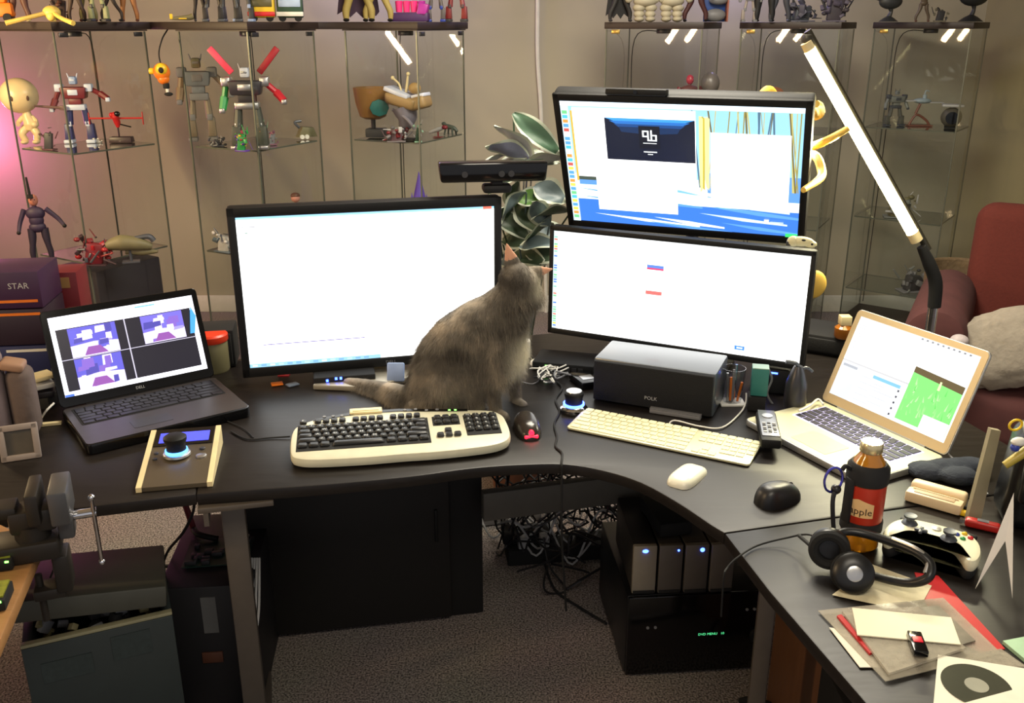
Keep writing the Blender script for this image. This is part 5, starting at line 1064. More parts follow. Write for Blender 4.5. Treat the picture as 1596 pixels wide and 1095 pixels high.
for k, (px, py, lb) in enumerate([(4, 880, 'circuit board with green light, nearest the vise on the bench'), (-8, 942, 'lower circuit board with yellow chips at the left edge of the bench')]):
    t = thing('circuit_board', lb, 'circuit board', G(px, py, 0.725) + Vector((-0.015, 0, 0)), R(15))
    b = B(); b.box((0, 0, 0.012), (0.075, 0.06, 0.020), bev=0.002); b.obj('case', MATTE, t)
    b = B(); b.box((0, 0.004, 0.0235), (0.068, 0.05, 0.003)); b.obj('board', M('pcb_gold', (120, 125, 40), 0.35, noise=0.6, scale=120), t)
    b = B()
    for j in range(10): b.box((rc.uniform(-0.028, 0.028), rc.uniform(-0.018, 0.022), 0.027), (0.008, 0.006, 0.005))
    b.obj('chips', M('chip_yellow', (190, 180, 90), 0.4), t)
    b = B(); b.box((0.03, -0.031, 0.020), (0.006, 0.002, 0.003)); b.obj('green_light', GREENLED, t)
#PART2
# ------------------------------------------------------------------ glass cabinets
EDGE = M('cabinet_edge', (98, 102, 92), 0.35, 0.3); SLAB = M('dark_brown_top', (44, 32, 28), 0.5); SHELFG = glass_mat('shelf_glass', (0.80, 0.84, 0.83), refl=2.2)
HT = 1.635
def cabinet(label, corner, a, b_, phi, door='v', shelves=(1.13, 0.67, 0.28)):
    t = thing('display_cabinet', label, 'cabinet', (corner[0], corner[1], 0), R(phi), 'glass display cabinets along the wall')
    # local: x along the right face (length a), y along the left face (length b_)
    b = B(); b.box((a / 2, b_ / 2, 0.05), (a, b_, 0.10), bev=0.003); b.obj('base', SLAB, t)
    b = B(); b.box((a / 2, b_ / 2, HT - (0.0155 if corner[0] > 0 else 0.0335)), (a + 0.012, b_ + 0.012, 0.030 if corner[0] > 0 else 0.005), bev=0.003 if corner[0] > 0 else 0); b.obj('top_panel', SLAB, t)
    z0, z1 = 0.10, HT - (0.031 if corner[0] > 0 else 0.037); zc = (z0 + z1) / 2; hz = z1 - z0 - 0.002
    for k, (c, d) in enumerate([((a / 2, 0.003, zc), (a - 0.012, 0.005, hz)), ((0.003, b_ / 2, zc), (0.005, b_ - 0.012, hz)), ((a / 2, b_ - 0.003, zc), (a - 0.012, 0.005, hz)), ((a - 0.003, b_ / 2, zc), (0.005, b_ - 0.012, hz))]):
        bb = B(); bb.box(c, d); bb.obj('door' if (k == 0 and door == 'u') or (k == 1 and door == 'v') else 'glass_pane', GLASS, t)
    for k, (x, y) in enumerate([(0.003, 0.003), (a - 0.003, 0.003), (0.003, b_ - 0.003), (a - 0.003, b_ - 0.003)]):
        bb = B(); bb.box((x, y, zc), (0.006, 0.006, hz)); bb.obj('corner_post', EDGE, t)
    for z in shelves:
        bb = B(); bb.box((a / 2, b_ / 2, z - 0.004), (a - 0.03, b_ - 0.03, 0.006)); s_ = bb.obj('shelf', SHELFG, t)
        bb = B()
        for c, d in [((a / 2, 0.0135, z - 0.004), (a - 0.03, 0.003, 0.0065)), ((0.0135, b_ / 2, z - 0.004), (0.003, b_ - 0.03, 0.0065)), ((a / 2, b_ - 0.0135, z - 0.004), (a - 0.03, 0.003, 0.0065)), ((a - 0.0135, b_ / 2, z - 0.004), (0.003, b_ - 0.03, 0.0065))]: bb.box(c, d)
        bb.obj('shelf_edge', EDGE, s_)
    bb = B(); bb.cyl((a / 2, b_ / 2, z1 - 0.011), 0.035, 0.02, seg=24, bev=0.003); bb.obj('spotlight', STEEL, t)
    bb = B(); bb.tube([(a / 2 + 0.035, b_ / 2 + 0.03, z1 - 0.01), (a - 0.03, b_ - 0.04, z1 - 0.05), (a - 0.02, b_ - 0.03, 1.2), (a - 0.025, b_ - 0.03, 0.6), (a - 0.02, b_ - 0.025, 0.12)], 0.0022); bb.obj('wire', MATTE, t)
    for x in ((0.03, a - 0.05) if door == 'u' else (0.0,)):
        bb = B()
        if door == 'u': bb.box((x + 0.01, -0.003, z1 - 0.012), (0.04, 0.008, 0.018), bev=0.002)
        else: bb.box((-0.003, b_ - 0.05, z1 - 0.012), (0.008, 0.04, 0.018), bev=0.002)
        bb.obj('hinge', M('brass_hinge', (190, 160, 90), 0.3, 0.8) if corner[0] > 0 else STEEL, t)
    return t
C = [((-1.783, 3.82), 0.43, 0.37, 59, 'u', 'tall glass display cabinet at the far left, toys with a white-headed figure inside'),
     ((-1.055, 3.92), 0.43, 0.37, 64, 'u', 'glass display cabinet with the red and green toy robot, second from left'),
     ((-0.405, 4.18), 0.43, 0.37, 65, 'u', 'glass display cabinet with the brown bucket-shaped toy, beside the bare wall'),
     ((0.862, 4.45), 0.37, 0.46, 66, 'v', 'glass display cabinet directly behind the upper monitor'),
     ((1.50, 4.50), 0.37, 0.46, 61, 'v', 'glass display cabinet behind the top of the tube lamp'),
     ((2.16, 4.62), 0.37, 0.45, 54, 'v', 'rightmost glass display cabinet with grey toy ships')]
for c_, a_, bb_, ph, dr, lb in C: cabinet(lb, c_, a_, bb_, ph, dr)
fr = [(-2.6, 4.02)]
for c_, a_, bb_, ph, dr, lb in C[:3]:
    U_ = Vector((math.cos(R(ph)), math.sin(R(ph)))); W2 = Vector((-math.sin(R(ph)), math.cos(R(ph)))); c0 = Vector(c_) - (U_ + W2) * 0.012
    fr += [tuple(c0 + W2 * (bb_ + 0.02)), tuple(c0), tuple(c0 + U_ * (a_ + 0.03))]
b = B(); b.prism(fr + [(-0.30, 4.78), (-2.6, 4.78)], HT - 0.0305, HT, bev=0.003)
tag(b.obj('shelf_board', SLAB), 'long dark brown board lying across the three left glass cabinets', 'shelf')

# ------------------------------------------------------------------ toys
SH1 = 1.1302; SH2 = 0.6702; TP = HT + 0.0005
def figure(name, label, pos, H, rz, pal, style='robot', arms=(20, 20), bulk=1.0, cape=None, legs=8, extra=None, cat='toy', group=None):
    t = thing(name, label, cat, pos, R(rz), group); hd, to, ar, le, tr = pal
    rob = style == 'robot'
    for s_ in (-1, 1):
        b = B(); hx = s_ * 0.085 * H * bulk; fx = hx + s_ * math.sin(R(legs)) * 0.4 * H
        if rob:
            b.seg((hx, 0, 0.48 * H), ((hx + fx) / 2, -0.01 * H, 0.26 * H), 0.035 * H * bulk, 0.045 * H * bulk, seg=8); b.box((fx, 0, 0.16 * H), (0.10 * H * bulk, 0.11 * H * bulk, 0.22 * H), bev=0.012 * H, taper=0.8); b.box((fx, -0.03 * H, 0.025 * H), (0.11 * H * bulk, 0.18 * H, 0.05 * H), bev=0.012 * H, mi=1); b.box(((hx + fx) / 2, -0.03 * H, 0.27 * H), (0.06 * H, 0.05 * H, 0.07 * H), bev=0.008 * H, mi=1)
        else:
            b.tube([(hx, 0, 0.50 * H), (hx * 1.05, 0, 0.38 * H), ((hx + fx) / 2, -0.005 * H, 0.26 * H), (fx, 0, 0.15 * H), (fx, 0, 0.04 * H)], [0.055 * H * bulk, 0.055 * H * bulk, 0.042 * H * bulk, 0.042 * H * bulk, 0.03 * H * bulk], seg=10, sub=3); b.sph((fx, -0.03 * H, 0.025 * H), (0.035 * H * bulk, 0.065 * H, 0.025 * H), seg=12, mi=1)
        b.obj('leg', [le, tr], t)
    b = B()
    if rob:
        b.box((0, 0, 0.50 * H), (0.22 * H * bulk, 0.13 * H, 0.08 * H), bev=0.012 * H, mi=1); b.box((0, 0, 0.59 * H), (0.15 * H * bulk, 0.12 * H, 0.10 * H), bev=0.01 * H); b.box((0, -0.01 * H, 0.70 * H), (0.27 * H * bulk, 0.18 * H, 0.16 * H), bev=0.02 * H, taper=1.15); b.box((0, -0.10 * H, 0.71 * H), (0.12 * H * bulk, 0.03 * H, 0.08 * H), bev=0.01 * H, mi=1)
    else:
        b.sph((0, 0, 0.52 * H), (0.115 * H * bulk, 0.08 * H * bulk, 0.08 * H)); b.sph((0, 0, 0.62 * H), (0.10 * H * bulk, 0.075 * H * bulk, 0.11 * H)); b.sph((0, 0, 0.72 * H), (0.13 * H * bulk, 0.085 * H * bulk, 0.10 * H)); b.cyl((0, 0, 0.83 * H), 0.03 * H, 0.06 * H, seg=10)
    b.obj('torso', [to, tr], t)
    for s_, an in zip((-1, 1), arms):
        b = B(); sx = s_ * 0.175 * H * bulk; a = R(an); ex = sx + s_ * math.sin(a) * 0.17 * H; ez = 0.76 * H - math.cos(a) * 0.17 * H; gx = ex + s_ * math.sin(a) * 0.12 * H; gz = ez - math.cos(a) * 0.14 * H
        if rob:
            b.box((sx, 0, 0.77 * H), (0.11 * H, 0.13 * H, 0.11 * H), bev=0.02 * H, mi=1); b.seg((sx, 0, 0.76 * H), (ex, 0, ez), 0.035 * H, 0.035 * H, seg=8); b.seg((ex, 0, ez), (gx, -0.05 * H, gz), 0.05 * H, 0.042 * H, seg=8); b.box((gx, -0.06 * H, gz - 0.01 * H), (0.06 * H, 0.07 * H, 0.06 * H), bev=0.012 * H, mi=1)
        else:
            b.tube([(sx * 0.8, 0, 0.78 * H), (ex, 0, ez), (gx, -0.05 * H, gz)], [0.038 * H, 0.032 * H, 0.024 * H], seg=9, sub=3); b.sph((gx, -0.05 * H, gz), 0.03 * H, seg=10, mi=1)
        b.obj('arm', [ar, tr], t)
    b = B()
    if rob:
        b.box((0, 0, 0.87 * H), (0.10 * H, 0.11 * H, 0.11 * H), bev=0.02 * H); b.box((0, -0.055 * H, 0.875 * H), (0.07 * H, 0.012 * H, 0.025 * H), bev=0.004 * H, mi=1); b.seg((-0.05 * H, 0, 0.90 * H), (-0.07 * H, 0, 0.97 * H), 0.010 * H, 0.006 * H, mi=1, seg=6); b.seg((0.05 * H, 0, 0.90 * H), (0.07 * H, 0, 0.97 * H), 0.010 * H, 0.006 * H, mi=1, seg=6)
    else:
        b.sph((0, 0, 0.91 * H), (0.065 * H, 0.075 * H, 0.085 * H)); b.sph((0, -0.068 * H, 0.905 * H), (0.012 * H, 0.02 * H, 0.015 * H), seg=8); b.sph((-0.025 * H, -0.066 * H, 0.925 * H), 0.008 * H, seg=8, mi=1); b.sph((0.025 * H, -0.066 * H, 0.925 * H), 0.008 * H, seg=8, mi=1)
    b.obj('head', [hd, tr], t)
    if cape:
        b = B(); pr_ = [(-0.16, 0.80), (-0.24, 0.10), (-0.16, 0.16), (-0.10, 0.06), (-0.03, 0.14), (0.04, 0.05), (0.10, 0.14), (0.18, 0.08), (0.22, 0.14), (0.16, 0.80)]
        b.prism([(x * H * bulk, z * H) for x, z in pr_], -0.006 * H, 0.006 * H, T=Matrix.Translation((0, 0.10 * H, 0)) @ Matrix.Rotation(PI / 2, 4, 'X')); b.obj('cape', cape, t)
    if extra: extra(t, H)
    return t
def at1(px, py): return G(px, py, SH1)
def gun(x, y, z, dx, dz, L, m_):
    def f(t, H):
        b = B(); b.seg((x * H, y * H, z * H), ((x + dx * L) * H, (y - 0.05) * H, (z + dz * L) * H), 0.022 * H, 0.014 * H, seg=8); b.box((x * H, y * H, z * H), (0.08 * H, 0.04 * H, 0.06 * H), bev=0.008 * H); b.obj('weapon', m_, t)
    return f
def wings(m1, m2):
    def f(t, H):
        for s_, m_ in ((-1, m1), (1, m2)):
            b = B(); b.box((s_ * 0.27 * H, 0.06 * H, 1.0 * H), (0.075 * H, 0.03 * H, 0.36 * H), rot=(0, R(s_ * 40), 0), bev=0.01 * H); b.obj('wing', m_, t)
    return f
# first cabinet, upper shelf
t = thing('big_headed_figure', 'cream figure with a huge round head on the top shelf at far left', 'toy', at1(50, 224), R(10))
HB = M('head_cream', (232, 206, 160), 0.3, noise=0.03)
b = B(); b.sph((-0.02, 0, 0.205), (0.078, 0.072, 0.074), seg=32); b.obj('head', HB, t)
b = B(); b.sph((0.030, -0.056, 0.197), (0.006, 0.004, 0.011), seg=10); b.sph((-0.03, -0.070, 0.197), (0.006, 0.004, 0.011), seg=10); b.obj('eye', BROWN, t)
b = B(); b.tube([(0, 0, 0.14), (0.0, 0, 0.115), (0.008, 0, 0.085), (0.004, 0, 0.06)], [0.014, 0.022, 0.030, 0.022], seg=14); b.sph((0.03, -0.02, 0.085), (0.018, 0.016, 0.014)); b.obj('body', HB, t)
for s_ in (-1, 1):
    b = B(); b.tube([(s_ * 0.012, 0, 0.07), (s_ * 0.030, -0.01, 0.045), (s_ * 0.022, 0, 0.012)], [0.018, 0.016, 0.013], seg=10); b.sph((s_ * 0.024, -0.015, 0.010), (0.016, 0.026, 0.010)); b.obj('leg', HB, t)
    b = B(); b.tube([(s_ * 0.018, 0, 0.115), (s_ * 0.036, -0.012, 0.095), (s_ * 0.034, -0.03, 0.085)], [0.010, 0.009, 0.009], seg=8); b.obj('arm', HB, t)
figure('robot_figure', 'blue, white and dark red toy robot on the top shelf, left cabinet', at1(128, 222), 0.305, 8, (LBLUE, M('robot_maroon', (110, 36, 44), 0.4), DRED, M('robot_navy', (38, 42, 96), 0.4), M('robot_white', (190, 200, 225), 0.4)), bulk=1.15, arms=(25, 62), extra=gun(-0.16, -0.12, 0.5, -1.0, 0.1, 0.36, M('gun_brown', (110, 82, 76), 0.5)))
t = thing('toy_plane', 'bright red toy aircraft on a dark display stand, left cabinet', 'toy', at1(186, 222), R(4))
b = B(); b.tube([(-0.115, 0, 0.105), (0.115, 0, 0.105)], 0.0038, smooth=False); b.box((0.115, 0, 0.105), (0.003, 0.01, 0.055), bev=0.001); b.box((-0.115, 0, 0.105), (0.003, 0.01, 0.05), bev=0.001); b.obj('wing', RED, t)
b = B(); b.tube([(0, -0.02, 0.13), (0, -0.01, 0.115), (0.003, 0.0, 0.085), (0.003, 0, 0.065)], [0.006, 0.016, 0.014, 0.006], seg=12); b.sph((-0.014, -0.01, 0.12), 0.011, seg=10); b.obj('hull', RED, t)
b = B(); b.sph((0.012, -0.016, 0.125), (0.014, 0.012, 0.012), seg=12); b.tube([(0.01, 0, 0.08), (0.06, 0, 0.067)], 0.003, smooth=False); b.obj('canopy', GLOSSB, t)
b = B(); b.cyl((0.003, 0, 0.05), 0.004, 0.05, seg=8); b.box((0.012, 0, 0.013), (0.098, 0.05, 0.025), bev=0.003, taper=0.95); b.obj('stand', M('stand_maroon', (52, 34, 40), 0.4), t)
def junk(label, pos, n, rad, zmax, mats, seed, name='toy_parts', cat='toy'):
    r_ = random.Random(seed); t = thing(name, label, cat, pos, r_.uniform(-0.5, 0.5))
    b = B(); b.box((0, 0, zmax * 0.36), (rad * 0.9, rad * 0.55, zmax * 0.7), rot=(0, 0.15, 0.3), bev=rad * 0.1, mi=len(mats) - 1); n = int(n * 1.8)
    for k in range(n):
        a = r_.uniform(0, 2 * PI); q = rad * math.sqrt(r_.random()); z = zmax * r_.uniform(0.12, 0.9)
        p_ = (q * math.cos(a), 0.6 * q * math.sin(a), z); s1 = r_.uniform(0.12, 0.35) * rad
        if k % 3 == 0: b.box(p_, (s1 * 1.5, s1, s1 * 0.8), rot=(r_.random(), r_.random() * 3, r_.random() * 3), bev=s1 * 0.12, mi=k % len(mats))
        elif k % 3 == 1: b.seg(p_, (p_[0] + r_.uniform(-1, 1) * rad * 0.7, p_[1], min(zmax * 1.1, max(0.006, p_[2] + r_.uniform(-0.5, 0.6) * zmax))), s1 * 0.25, s1 * 0.16, seg=8, mi=k % len(mats))
        else: b.sph(p_, (s1 * 0.6, s1 * 0.5, s1 * 0.45), seg=10, mi=k % len(mats))
    b.obj('body', mats, t)
    b = B(); b.box((0, 0, 0.0035), (rad * 1.5, rad * 0.9, 0.006), bev=0.001); b.obj('foot', mats[0], t); return t
junk('dusky spiked toy leaning at the front corner of the left cabinet shelf', at1(78, 234), 6, 0.035, 0.10, [M('dusk_maroon', (88, 50, 58), 0.5), DGREY], 3)
junk('small pale toy wheel and bits by the red aircraft stand', at1(150, 222), 6, 0.03, 0.02, [LGREY, GREY, WHITE], 5)
t = thing('hanging_toy', 'orange and yellow round toy hanging from a chain between cabinets', 'toy', (V(252, 112, 4.0).x, 4.0, V(252, 112, 4.0).z), 0)
b = B(); b.sph((0, 0, 0), (0.034, 0.028, 0.036)); b.sph((0.004, 0, -0.028), (0.024, 0.022, 0.022)); b.obj('body', ORANGE, t)
b = B(); b.sph((0.006, -0.018, 0.012), (0.024, 0.018, 0.024)); b.cyl((-0.040, 0, 0.003), 0.013, 0.02, rot=(0, PI / 2, 0), seg=14, bev=0.003); b.obj('face', YELLOW, t)
b = B(); b.sph((0.010, -0.034, 0.008), (0.011, 0.006, 0.012)); b.obj('eye', MATTE, t)
b = B(); b.cyl((0.012, 0, -0.055), 0.013, 0.022, seg=12, bev=0.003); b.obj('trousers', MATTE, t)
b = B(); b.sph((0.02, -0.006, -0.088), (0.018, 0.012, 0.008)); b.obj('shoe', MATTE, t)
b = B(); b.seg((0.014, 0, -0.06), (0.014, 0, -0.085), 0.006, seg=8); b.obj('foot', WHITE, t)
b = B(); b.tube([(0, 0, 0.034), (-0.003, 0, 0.06), (0.0, 0.005, 0.09), (0.005, 0.04, 0.13), (-0.012, 0.13, 0.15), (-0.02, 0.19, HT - t.location.z - 0.029)], 0.003); b.obj('chain', MATTE, t)
# first cabinet, second shelf
def at2(px, py): return G(px, py, SH2)
figure('soldier_figure', 'tall dark soldier figure with raised rifle, lower shelf of left cabinet', at2(68, 408), 0.29, 20, (M('skin', (170, 110, 90), 0.6), M('uniform', (44, 32, 58), 0.6), M('uniform', (0, 0, 0)), M('uniform_dark', (34, 26, 44), 0.6), BLACK), 'person', arms=(15, 40), legs=5, extra=gun(-0.02, -0.1, 0.98, 0.0, 1.0, 0.28, MATTE))
t = junk('grey and dark red toy walker, lower shelf of left cabinet', at2(150, 412), 22, 0.075, 0.13, [M('mech_dark', (50, 34, 40), 0.5), GUN, M('mech_red', (150, 26, 34), 0.4), DRED], 12, 'toy_walker')
t = thing('toy_ship', 'long olive grey toy ship beside the dark red walker', 'toy', at2(205, 408), R(18))
b = B(); b.tube([(-0.09, 0, 0.075), (-0.03, 0, 0.085), (0.04, 0, 0.075), (0.09, 0, 0.06)], [0.018, 0.035, 0.028, 0.012], seg=12); b.tube([(-0.02, 0.01, 0.045), (0.05, 0.01, 0.04), (0.11, 0, 0.038)], [0.012, 0.018, 0.006], seg=10); b.obj('hull', OLIVE, t)
b = B(); b.tube([(0.02, 0, 0.10), (0.08, 0, 0.105), (0.10, 0, 0.085)], [0.008, 0.012, 0.012]); b.seg((0, 0, 0.001), (0, 0, 0.06), 0.006); b.box((0, 0, 0.003), (0.07, 0.05, 0.005)); b.obj('stand', GUN, t)
# second cabinet
figure('robot_figure', 'plain grey and tan toy robot with a flat head, left in its cabinet', at1(318, 219), 0.385, 14, (OLIVE, M('robot_grey_blue', (118, 124, 130), 0.45), M('robot_tan_grey', (140, 118, 88), 0.5), M('robot_taupe', (126, 112, 92), 0.5), GREY), bulk=0.95, arms=(10, 42), legs=4)
figure('robot_figure', 'large multicoloured toy robot with one green and one red arm', at1(392, 232), 0.355, 5, (M('white_face', (205, 210, 225), 0.4), M('robot_coal', (44, 42, 48), 0.4), GREEN, M('robot_dark_green', (58, 62, 54), 0.5), SILVER), bulk=1.25, arms=(12, 48), legs=6, extra=wings(M('hot_pink_wing', (240, 70, 100), 0.4), M('dark_red_wing', (150, 26, 36), 0.4)))
o = [c for c in COL.objects if c.name.startswith('arm')][-1]
o.data = o.data.copy(); o.data.materials[0] = M('arm_red', (170, 24, 40), 0.35)
o['label'] = 'red arm'
junk('small purple and yellow toy standing at the feet of the big robot', at1(378, 236), 16, 0.035, 0.10, [PURPLE, M('muted_red', (130, 40, 50), 0.5), YELLOW, GREEN], 21)
junk('yellow and mint topped small toy right of the big robot feet', at1(410, 232), 12, 0.025, 0.11, [M('dim_green', (60, 80, 62), 0.5), M('mint', (130, 190, 150), 0.4), ORANGE], 22)
junk('small pink and mauve toy at the right of the robot shelf', at1(424, 226), 10, 0.028, 0.065, [M('mauve', (120, 76, 96), 0.5), M('soft_pink', (190, 110, 130), 0.5), GREY], 23)
junk('small grey-white toy engine left of the big robot feet', at1(340, 228), 12, 0.035, 0.04, [GUN, LGREY, DGREY], 24)
t = thing('toy_crawler', 'olive wedge shaped toy crawler with white wheels on the robot shelf', 'toy', at1(478, 216), R(28))
b = B(); b.prism([(-0.045, 0.01), (0.045, 0.01), (0.03, 0.05), (-0.02, 0.055)], -0.025, 0.025, bev=0.003, T=Matrix.Rotation(PI / 2, 4, 'X')); b.obj('body', OLIVE, t)
for x in (-0.028, -0.006):
    b = B(); b.cyl((x, -0.028, 0.012), 0.010, 0.008, rot=(PI / 2, 0, 0), seg=16); b.obj('wheel', WHITE, t)
b = B(); b.tube([(-0.03, 0, 0.05), (-0.05, 0, 0.075), (-0.02, 0, 0.08)], 0.006); b.obj('arm', GUN, t)
junk('blue-grey toy ships on the lower shelf beside the left monitor', at2(352, 392), 14, 0.06, 0.10, [M('slate_blue', (84, 98, 108), 0.5), GUN, LGREY], 31)
# third cabinet
t = thing('toy_barge', 'large brown bucket shaped toy with a teal disc, third cabinet', 'toy', at1(583, 214), R(-8)); t.scale = (1.3, 1.3, 1.12)
b = B(); b.lathe([(0.028, 0.075), (0.046, 0.085), (0.060, 0.14), (0.066, 0.20), (0.058, 0.20), (0.052, 0.14), (0.03, 0.09)], seg=28); b.obj('hull', M('barge_brown', (150, 108, 56), 0.5), t)
b = B(); b.cyl((0.042, -0.062, 0.125), 0.034, 0.012, rot=(PI / 2, 0, R(10)), seg=8, bev=0.003); b.obj('disc', TEAL, t)
b = B(); b.cyl((0, 0, 0.04), 0.008, 0.075, seg=10); b.box((0.01, 0, 0.02), (0.07, 0.05, 0.035), bev=0.005); b.obj('stand', DGREY, t)
t = thing('toy_ship', 'tan and white toy ship with two upright antennae, third cabinet', 'toy', at1(632, 219), R(-22)); t.scale = (1.12, 1.12, 1.12)
b = B(); b.box((0, 0, 0.155), (0.13, 0.09, 0.045), rot=(0, R(12), 0), bev=0.014, seg=3, taper=1.1); b.box((0.07, 0, 0.15), (0.08, 0.08, 0.05), rot=(0, R(-14), 0), bev=0.016, seg=3); b.obj('hull', M('ship_tan', (150, 124, 82), 0.5), t)
b = B(); b.box((-0.015, -0.004, 0.188), (0.11, 0.08, 0.018), rot=(0, R(18), 0), bev=0.004); b.box((0.075, 0, 0.178), (0.06, 0.06, 0.014), rot=(0, R(-12), 0), bev=0.004); b.obj('deck', M('ship_white', (206, 212, 230), 0.4), t)
b = B(); b.tube([(-0.01, 0, 0.19), (-0.02, 0, 0.22), (-0.045, 0, 0.24)], 0.004); b.sph((-0.047, 0, 0.242), 0.008, seg=10); b.tube([(0.01, 0, 0.18), (0.017, 0, 0.225), (0.022, 0, 0.255)], [0.006, 0.005, 0.004]); b.sph((0.023, 0, 0.258), 0.008, seg=10); b.obj('antenna', CREAM, t)
b = B(); b.sph((0.055, -0.01, 0.205), (0.026, 0.02, 0.022)); b.obj('turret', M('turret_tan', (168, 138, 88), 0.5), t)
b = B(); b.tube([(0.0, 0, 0.13), (0.01, 0, 0.09), (0.0, 0, 0.05)], [0.05, 0.04, 0.02], seg=12); b.tube([(-0.04, -0.02, 0.12), (0.03, -0.04, 0.09), (0.06, -0.03, 0.05)], 0.007); b.obj('engine', [M('engine_grey', (120, 116, 128), 0.5)], t)
b = B(); b.cyl((0, 0, 0.025), 0.008, 0.05, seg=8); b.box((0, 0, 0.005), (0.10, 0.06, 0.009), bev=0.002); b.obj('stand', MATTE, t)
junk('cluttered grey and maroon toy parts under the tan ship', at1(618, 221), 26, 0.055, 0.07, [M('muted_grey', (108, 104, 106), 0.5), DRED, LGREY, M('muted_mauve', (88, 66, 70), 0.5)], 33)
junk('mint and white small toy figure beneath the tan ship nose', at1(652, 222), 10, 0.022, 0.09, [M('mint2', (130, 170, 145), 0.5), LGREY, DGREEN], 34)
t = thing('toy_ship', 'white slim toy rocket tilted up with a dark tail, third cabinet', 'toy', at1(683, 214), R(-35))
b = B(); b.tube([(-0.05, 0, 0.02), (0.0, 0, 0.035), (0.03, 0, 0.045)], [0.006, 0.010, 0.008], seg=10); b.obj('hull', LGREY, t); b = B(); b.sph((0.04, 0, 0.048), (0.016, 0.012, 0.010)); b.seg((0, 0, 0.002), (0, 0, 0.03), 0.004); b.box((0, 0, 0.002), (0.04, 0.03, 0.003)); b.obj('tail', DRED, t)
t = thing('beast_figure', 'small dark green four-legged beast figure, right end of the third cabinet', 'toy', at1(702, 211), R(-30))
b = B(); b.tube([(-0.03, 0, 0.045), (-0.01, 0, 0.04), (0.02, 0, 0.035), (0.04, 0, 0.02)], [0.008, 0.012, 0.010, 0.005], seg=10)
for x in (-0.018, 0.018):
    for y in (-0.012, 0.012): b.seg((x, y, 0.035), (x * 1.3, y * 1.4, 0.001), 0.005, 0.004, seg=8)
b.obj('body', M('beast_green', (62, 72, 62), 0.5), t); b = B(); b.sph((-0.036, 0, 0.052), (0.012, 0.008, 0.009)); b.obj('head', MATS['beast_green'], t)
t = thing('spire_model', 'purple spiky tower model with faintly glowing walls, lower shelf of third cabinet', 'toy', G(632, 312, 0.90) * 1.0, R(10)); t.location = (-0.44 - 0.0, 4.42, SH2)
for k, (x, y, r_, h_) in enumerate([(0, 0, 0.026, 0.30), (-0.035, 0.01, 0.014, 0.20), (0.035, 0.01, 0.014, 0.19), (-0.02, -0.02, 0.012, 0.16), (0.022, -0.02, 0.012, 0.15), (-0.06, 0, 0.010, 0.12), (0.06, 0, 0.010, 0.12)]):
    b = B(); b.cyl((x, y, h_ * 0.3), r_, h_ * 0.6, seg=10); b.cyl((x, y, h_ * 0.8), r_ * 1.15, h_ * 0.4, r2=0.001, seg=10); b.obj('tower', M('spire_purple', (88, 64, 160), 0.45, emit=(70, 50, 160), es=0.12), t)  # weak emission over the whole tower, no separate windows
b = B(); b.box((0, 0, 0.01), (0.15, 0.07, 0.019), bev=0.003); b.obj('base', PURPLE, t)
t = thing('bust_figure', 'tiny pink-faced figure just above the left monitor edge, second cabinet', 'toy', (-0.975, 4.18, SH2), 0.3)
b = B(); b.cyl((0, 0, 0.10), 0.016, 0.19, seg=12, bev=0.004); b.obj('body', M('figure_beige', (150, 130, 110), 0.5), t); b = B(); b.sph((0, 0, 0.218), 0.020); b.obj('head', M('skin2', (190, 130, 115), 0.6), t); b = B(); b.sph((0, 0.002, 0.228), (0.021, 0.021, 0.014)); b.obj('hair', BROWN, t)
junk('grey toy pieces on the lower shelf right behind the left monitor top edge', (-0.36, 4.36, SH2), 14, 0.06, 0.05, [GREY, DGREY, OLIVE], 36)
# fourth cabinet (behind upper monitor)
figure('armoured_figure', 'red helmeted armoured figure behind the upper monitor', (0.85, 4.62, SH1 - 0.0), 0.27, 25, (M('helmet_red', (170, 40, 60), 0.35), M('armour_brown', (96, 50, 44), 0.5), DRED, BROWN, SILVER), 'person', bulk=1.5, arms=(15, 20))
junk('small grey toy pieces standing on the shelf behind the upper monitor', (0.56, 4.72, SH1), 12, 0.06, 0.14, [GREY, GUN, BROWN], 41)
t = thing('bust_figure', 'grey round-headed bust standing in for a cabinet glass reflection behind the upper monitor', 'toy', (0.955, 4.66, SH1), 0.2)  # solid model made where a reflection shows in the glass
b = B(); b.lathe([(0.05, 0.001), (0.05, 0.03), (0.022, 0.06), (0.05, 0.10), (0.045, 0.15), (0.02, 0.17)]); b.obj('body', M('bust_grey', (120, 116, 108), 0.5), t); b = B(); b.sph((0, 0, 0.225), (0.045, 0.05, 0.055)); b.obj('head', M('bust_grey2', (104, 98, 94), 0.35), t)
# fifth, sixth cabinets
t = thing('disc_model', 'faint round orange disc in the cabinet behind the lamp', 'toy', (1.27, 4.66, SH1), 0.1)
b = B(); b.cyl((0, 0, 0.155), 0.055, 0.012, rot=(PI / 2, 0, 0), seg=32, bev=0.003); b.obj('disc', M('disc_orange', (150, 92, 66), 0.5), t); b = B(); b.cyl((0, 0, 0.05), 0.006, 0.10, seg=8); b.box((0, 0, 0.004), (0.06, 0.05, 0.007)); b.obj('stand', GREY, t)
GS = M('ship_grey', (120, 124, 120), 0.45)
figure('soldier_figure', 'grey crouched figure at left of the rightmost cabinet top shelf', G(1392, 196, SH1), 0.19, 10, (GS, GS, GS, M('fig_dark', (84, 84, 76), 0.5), GUN), 'robot', bulk=1.3, legs=14)
t = thing('toy_ship', 'grey toy ship with flat wings on a thin stand, rightmost cabinet', 'toy', G(1432, 196, SH1), R(-6))
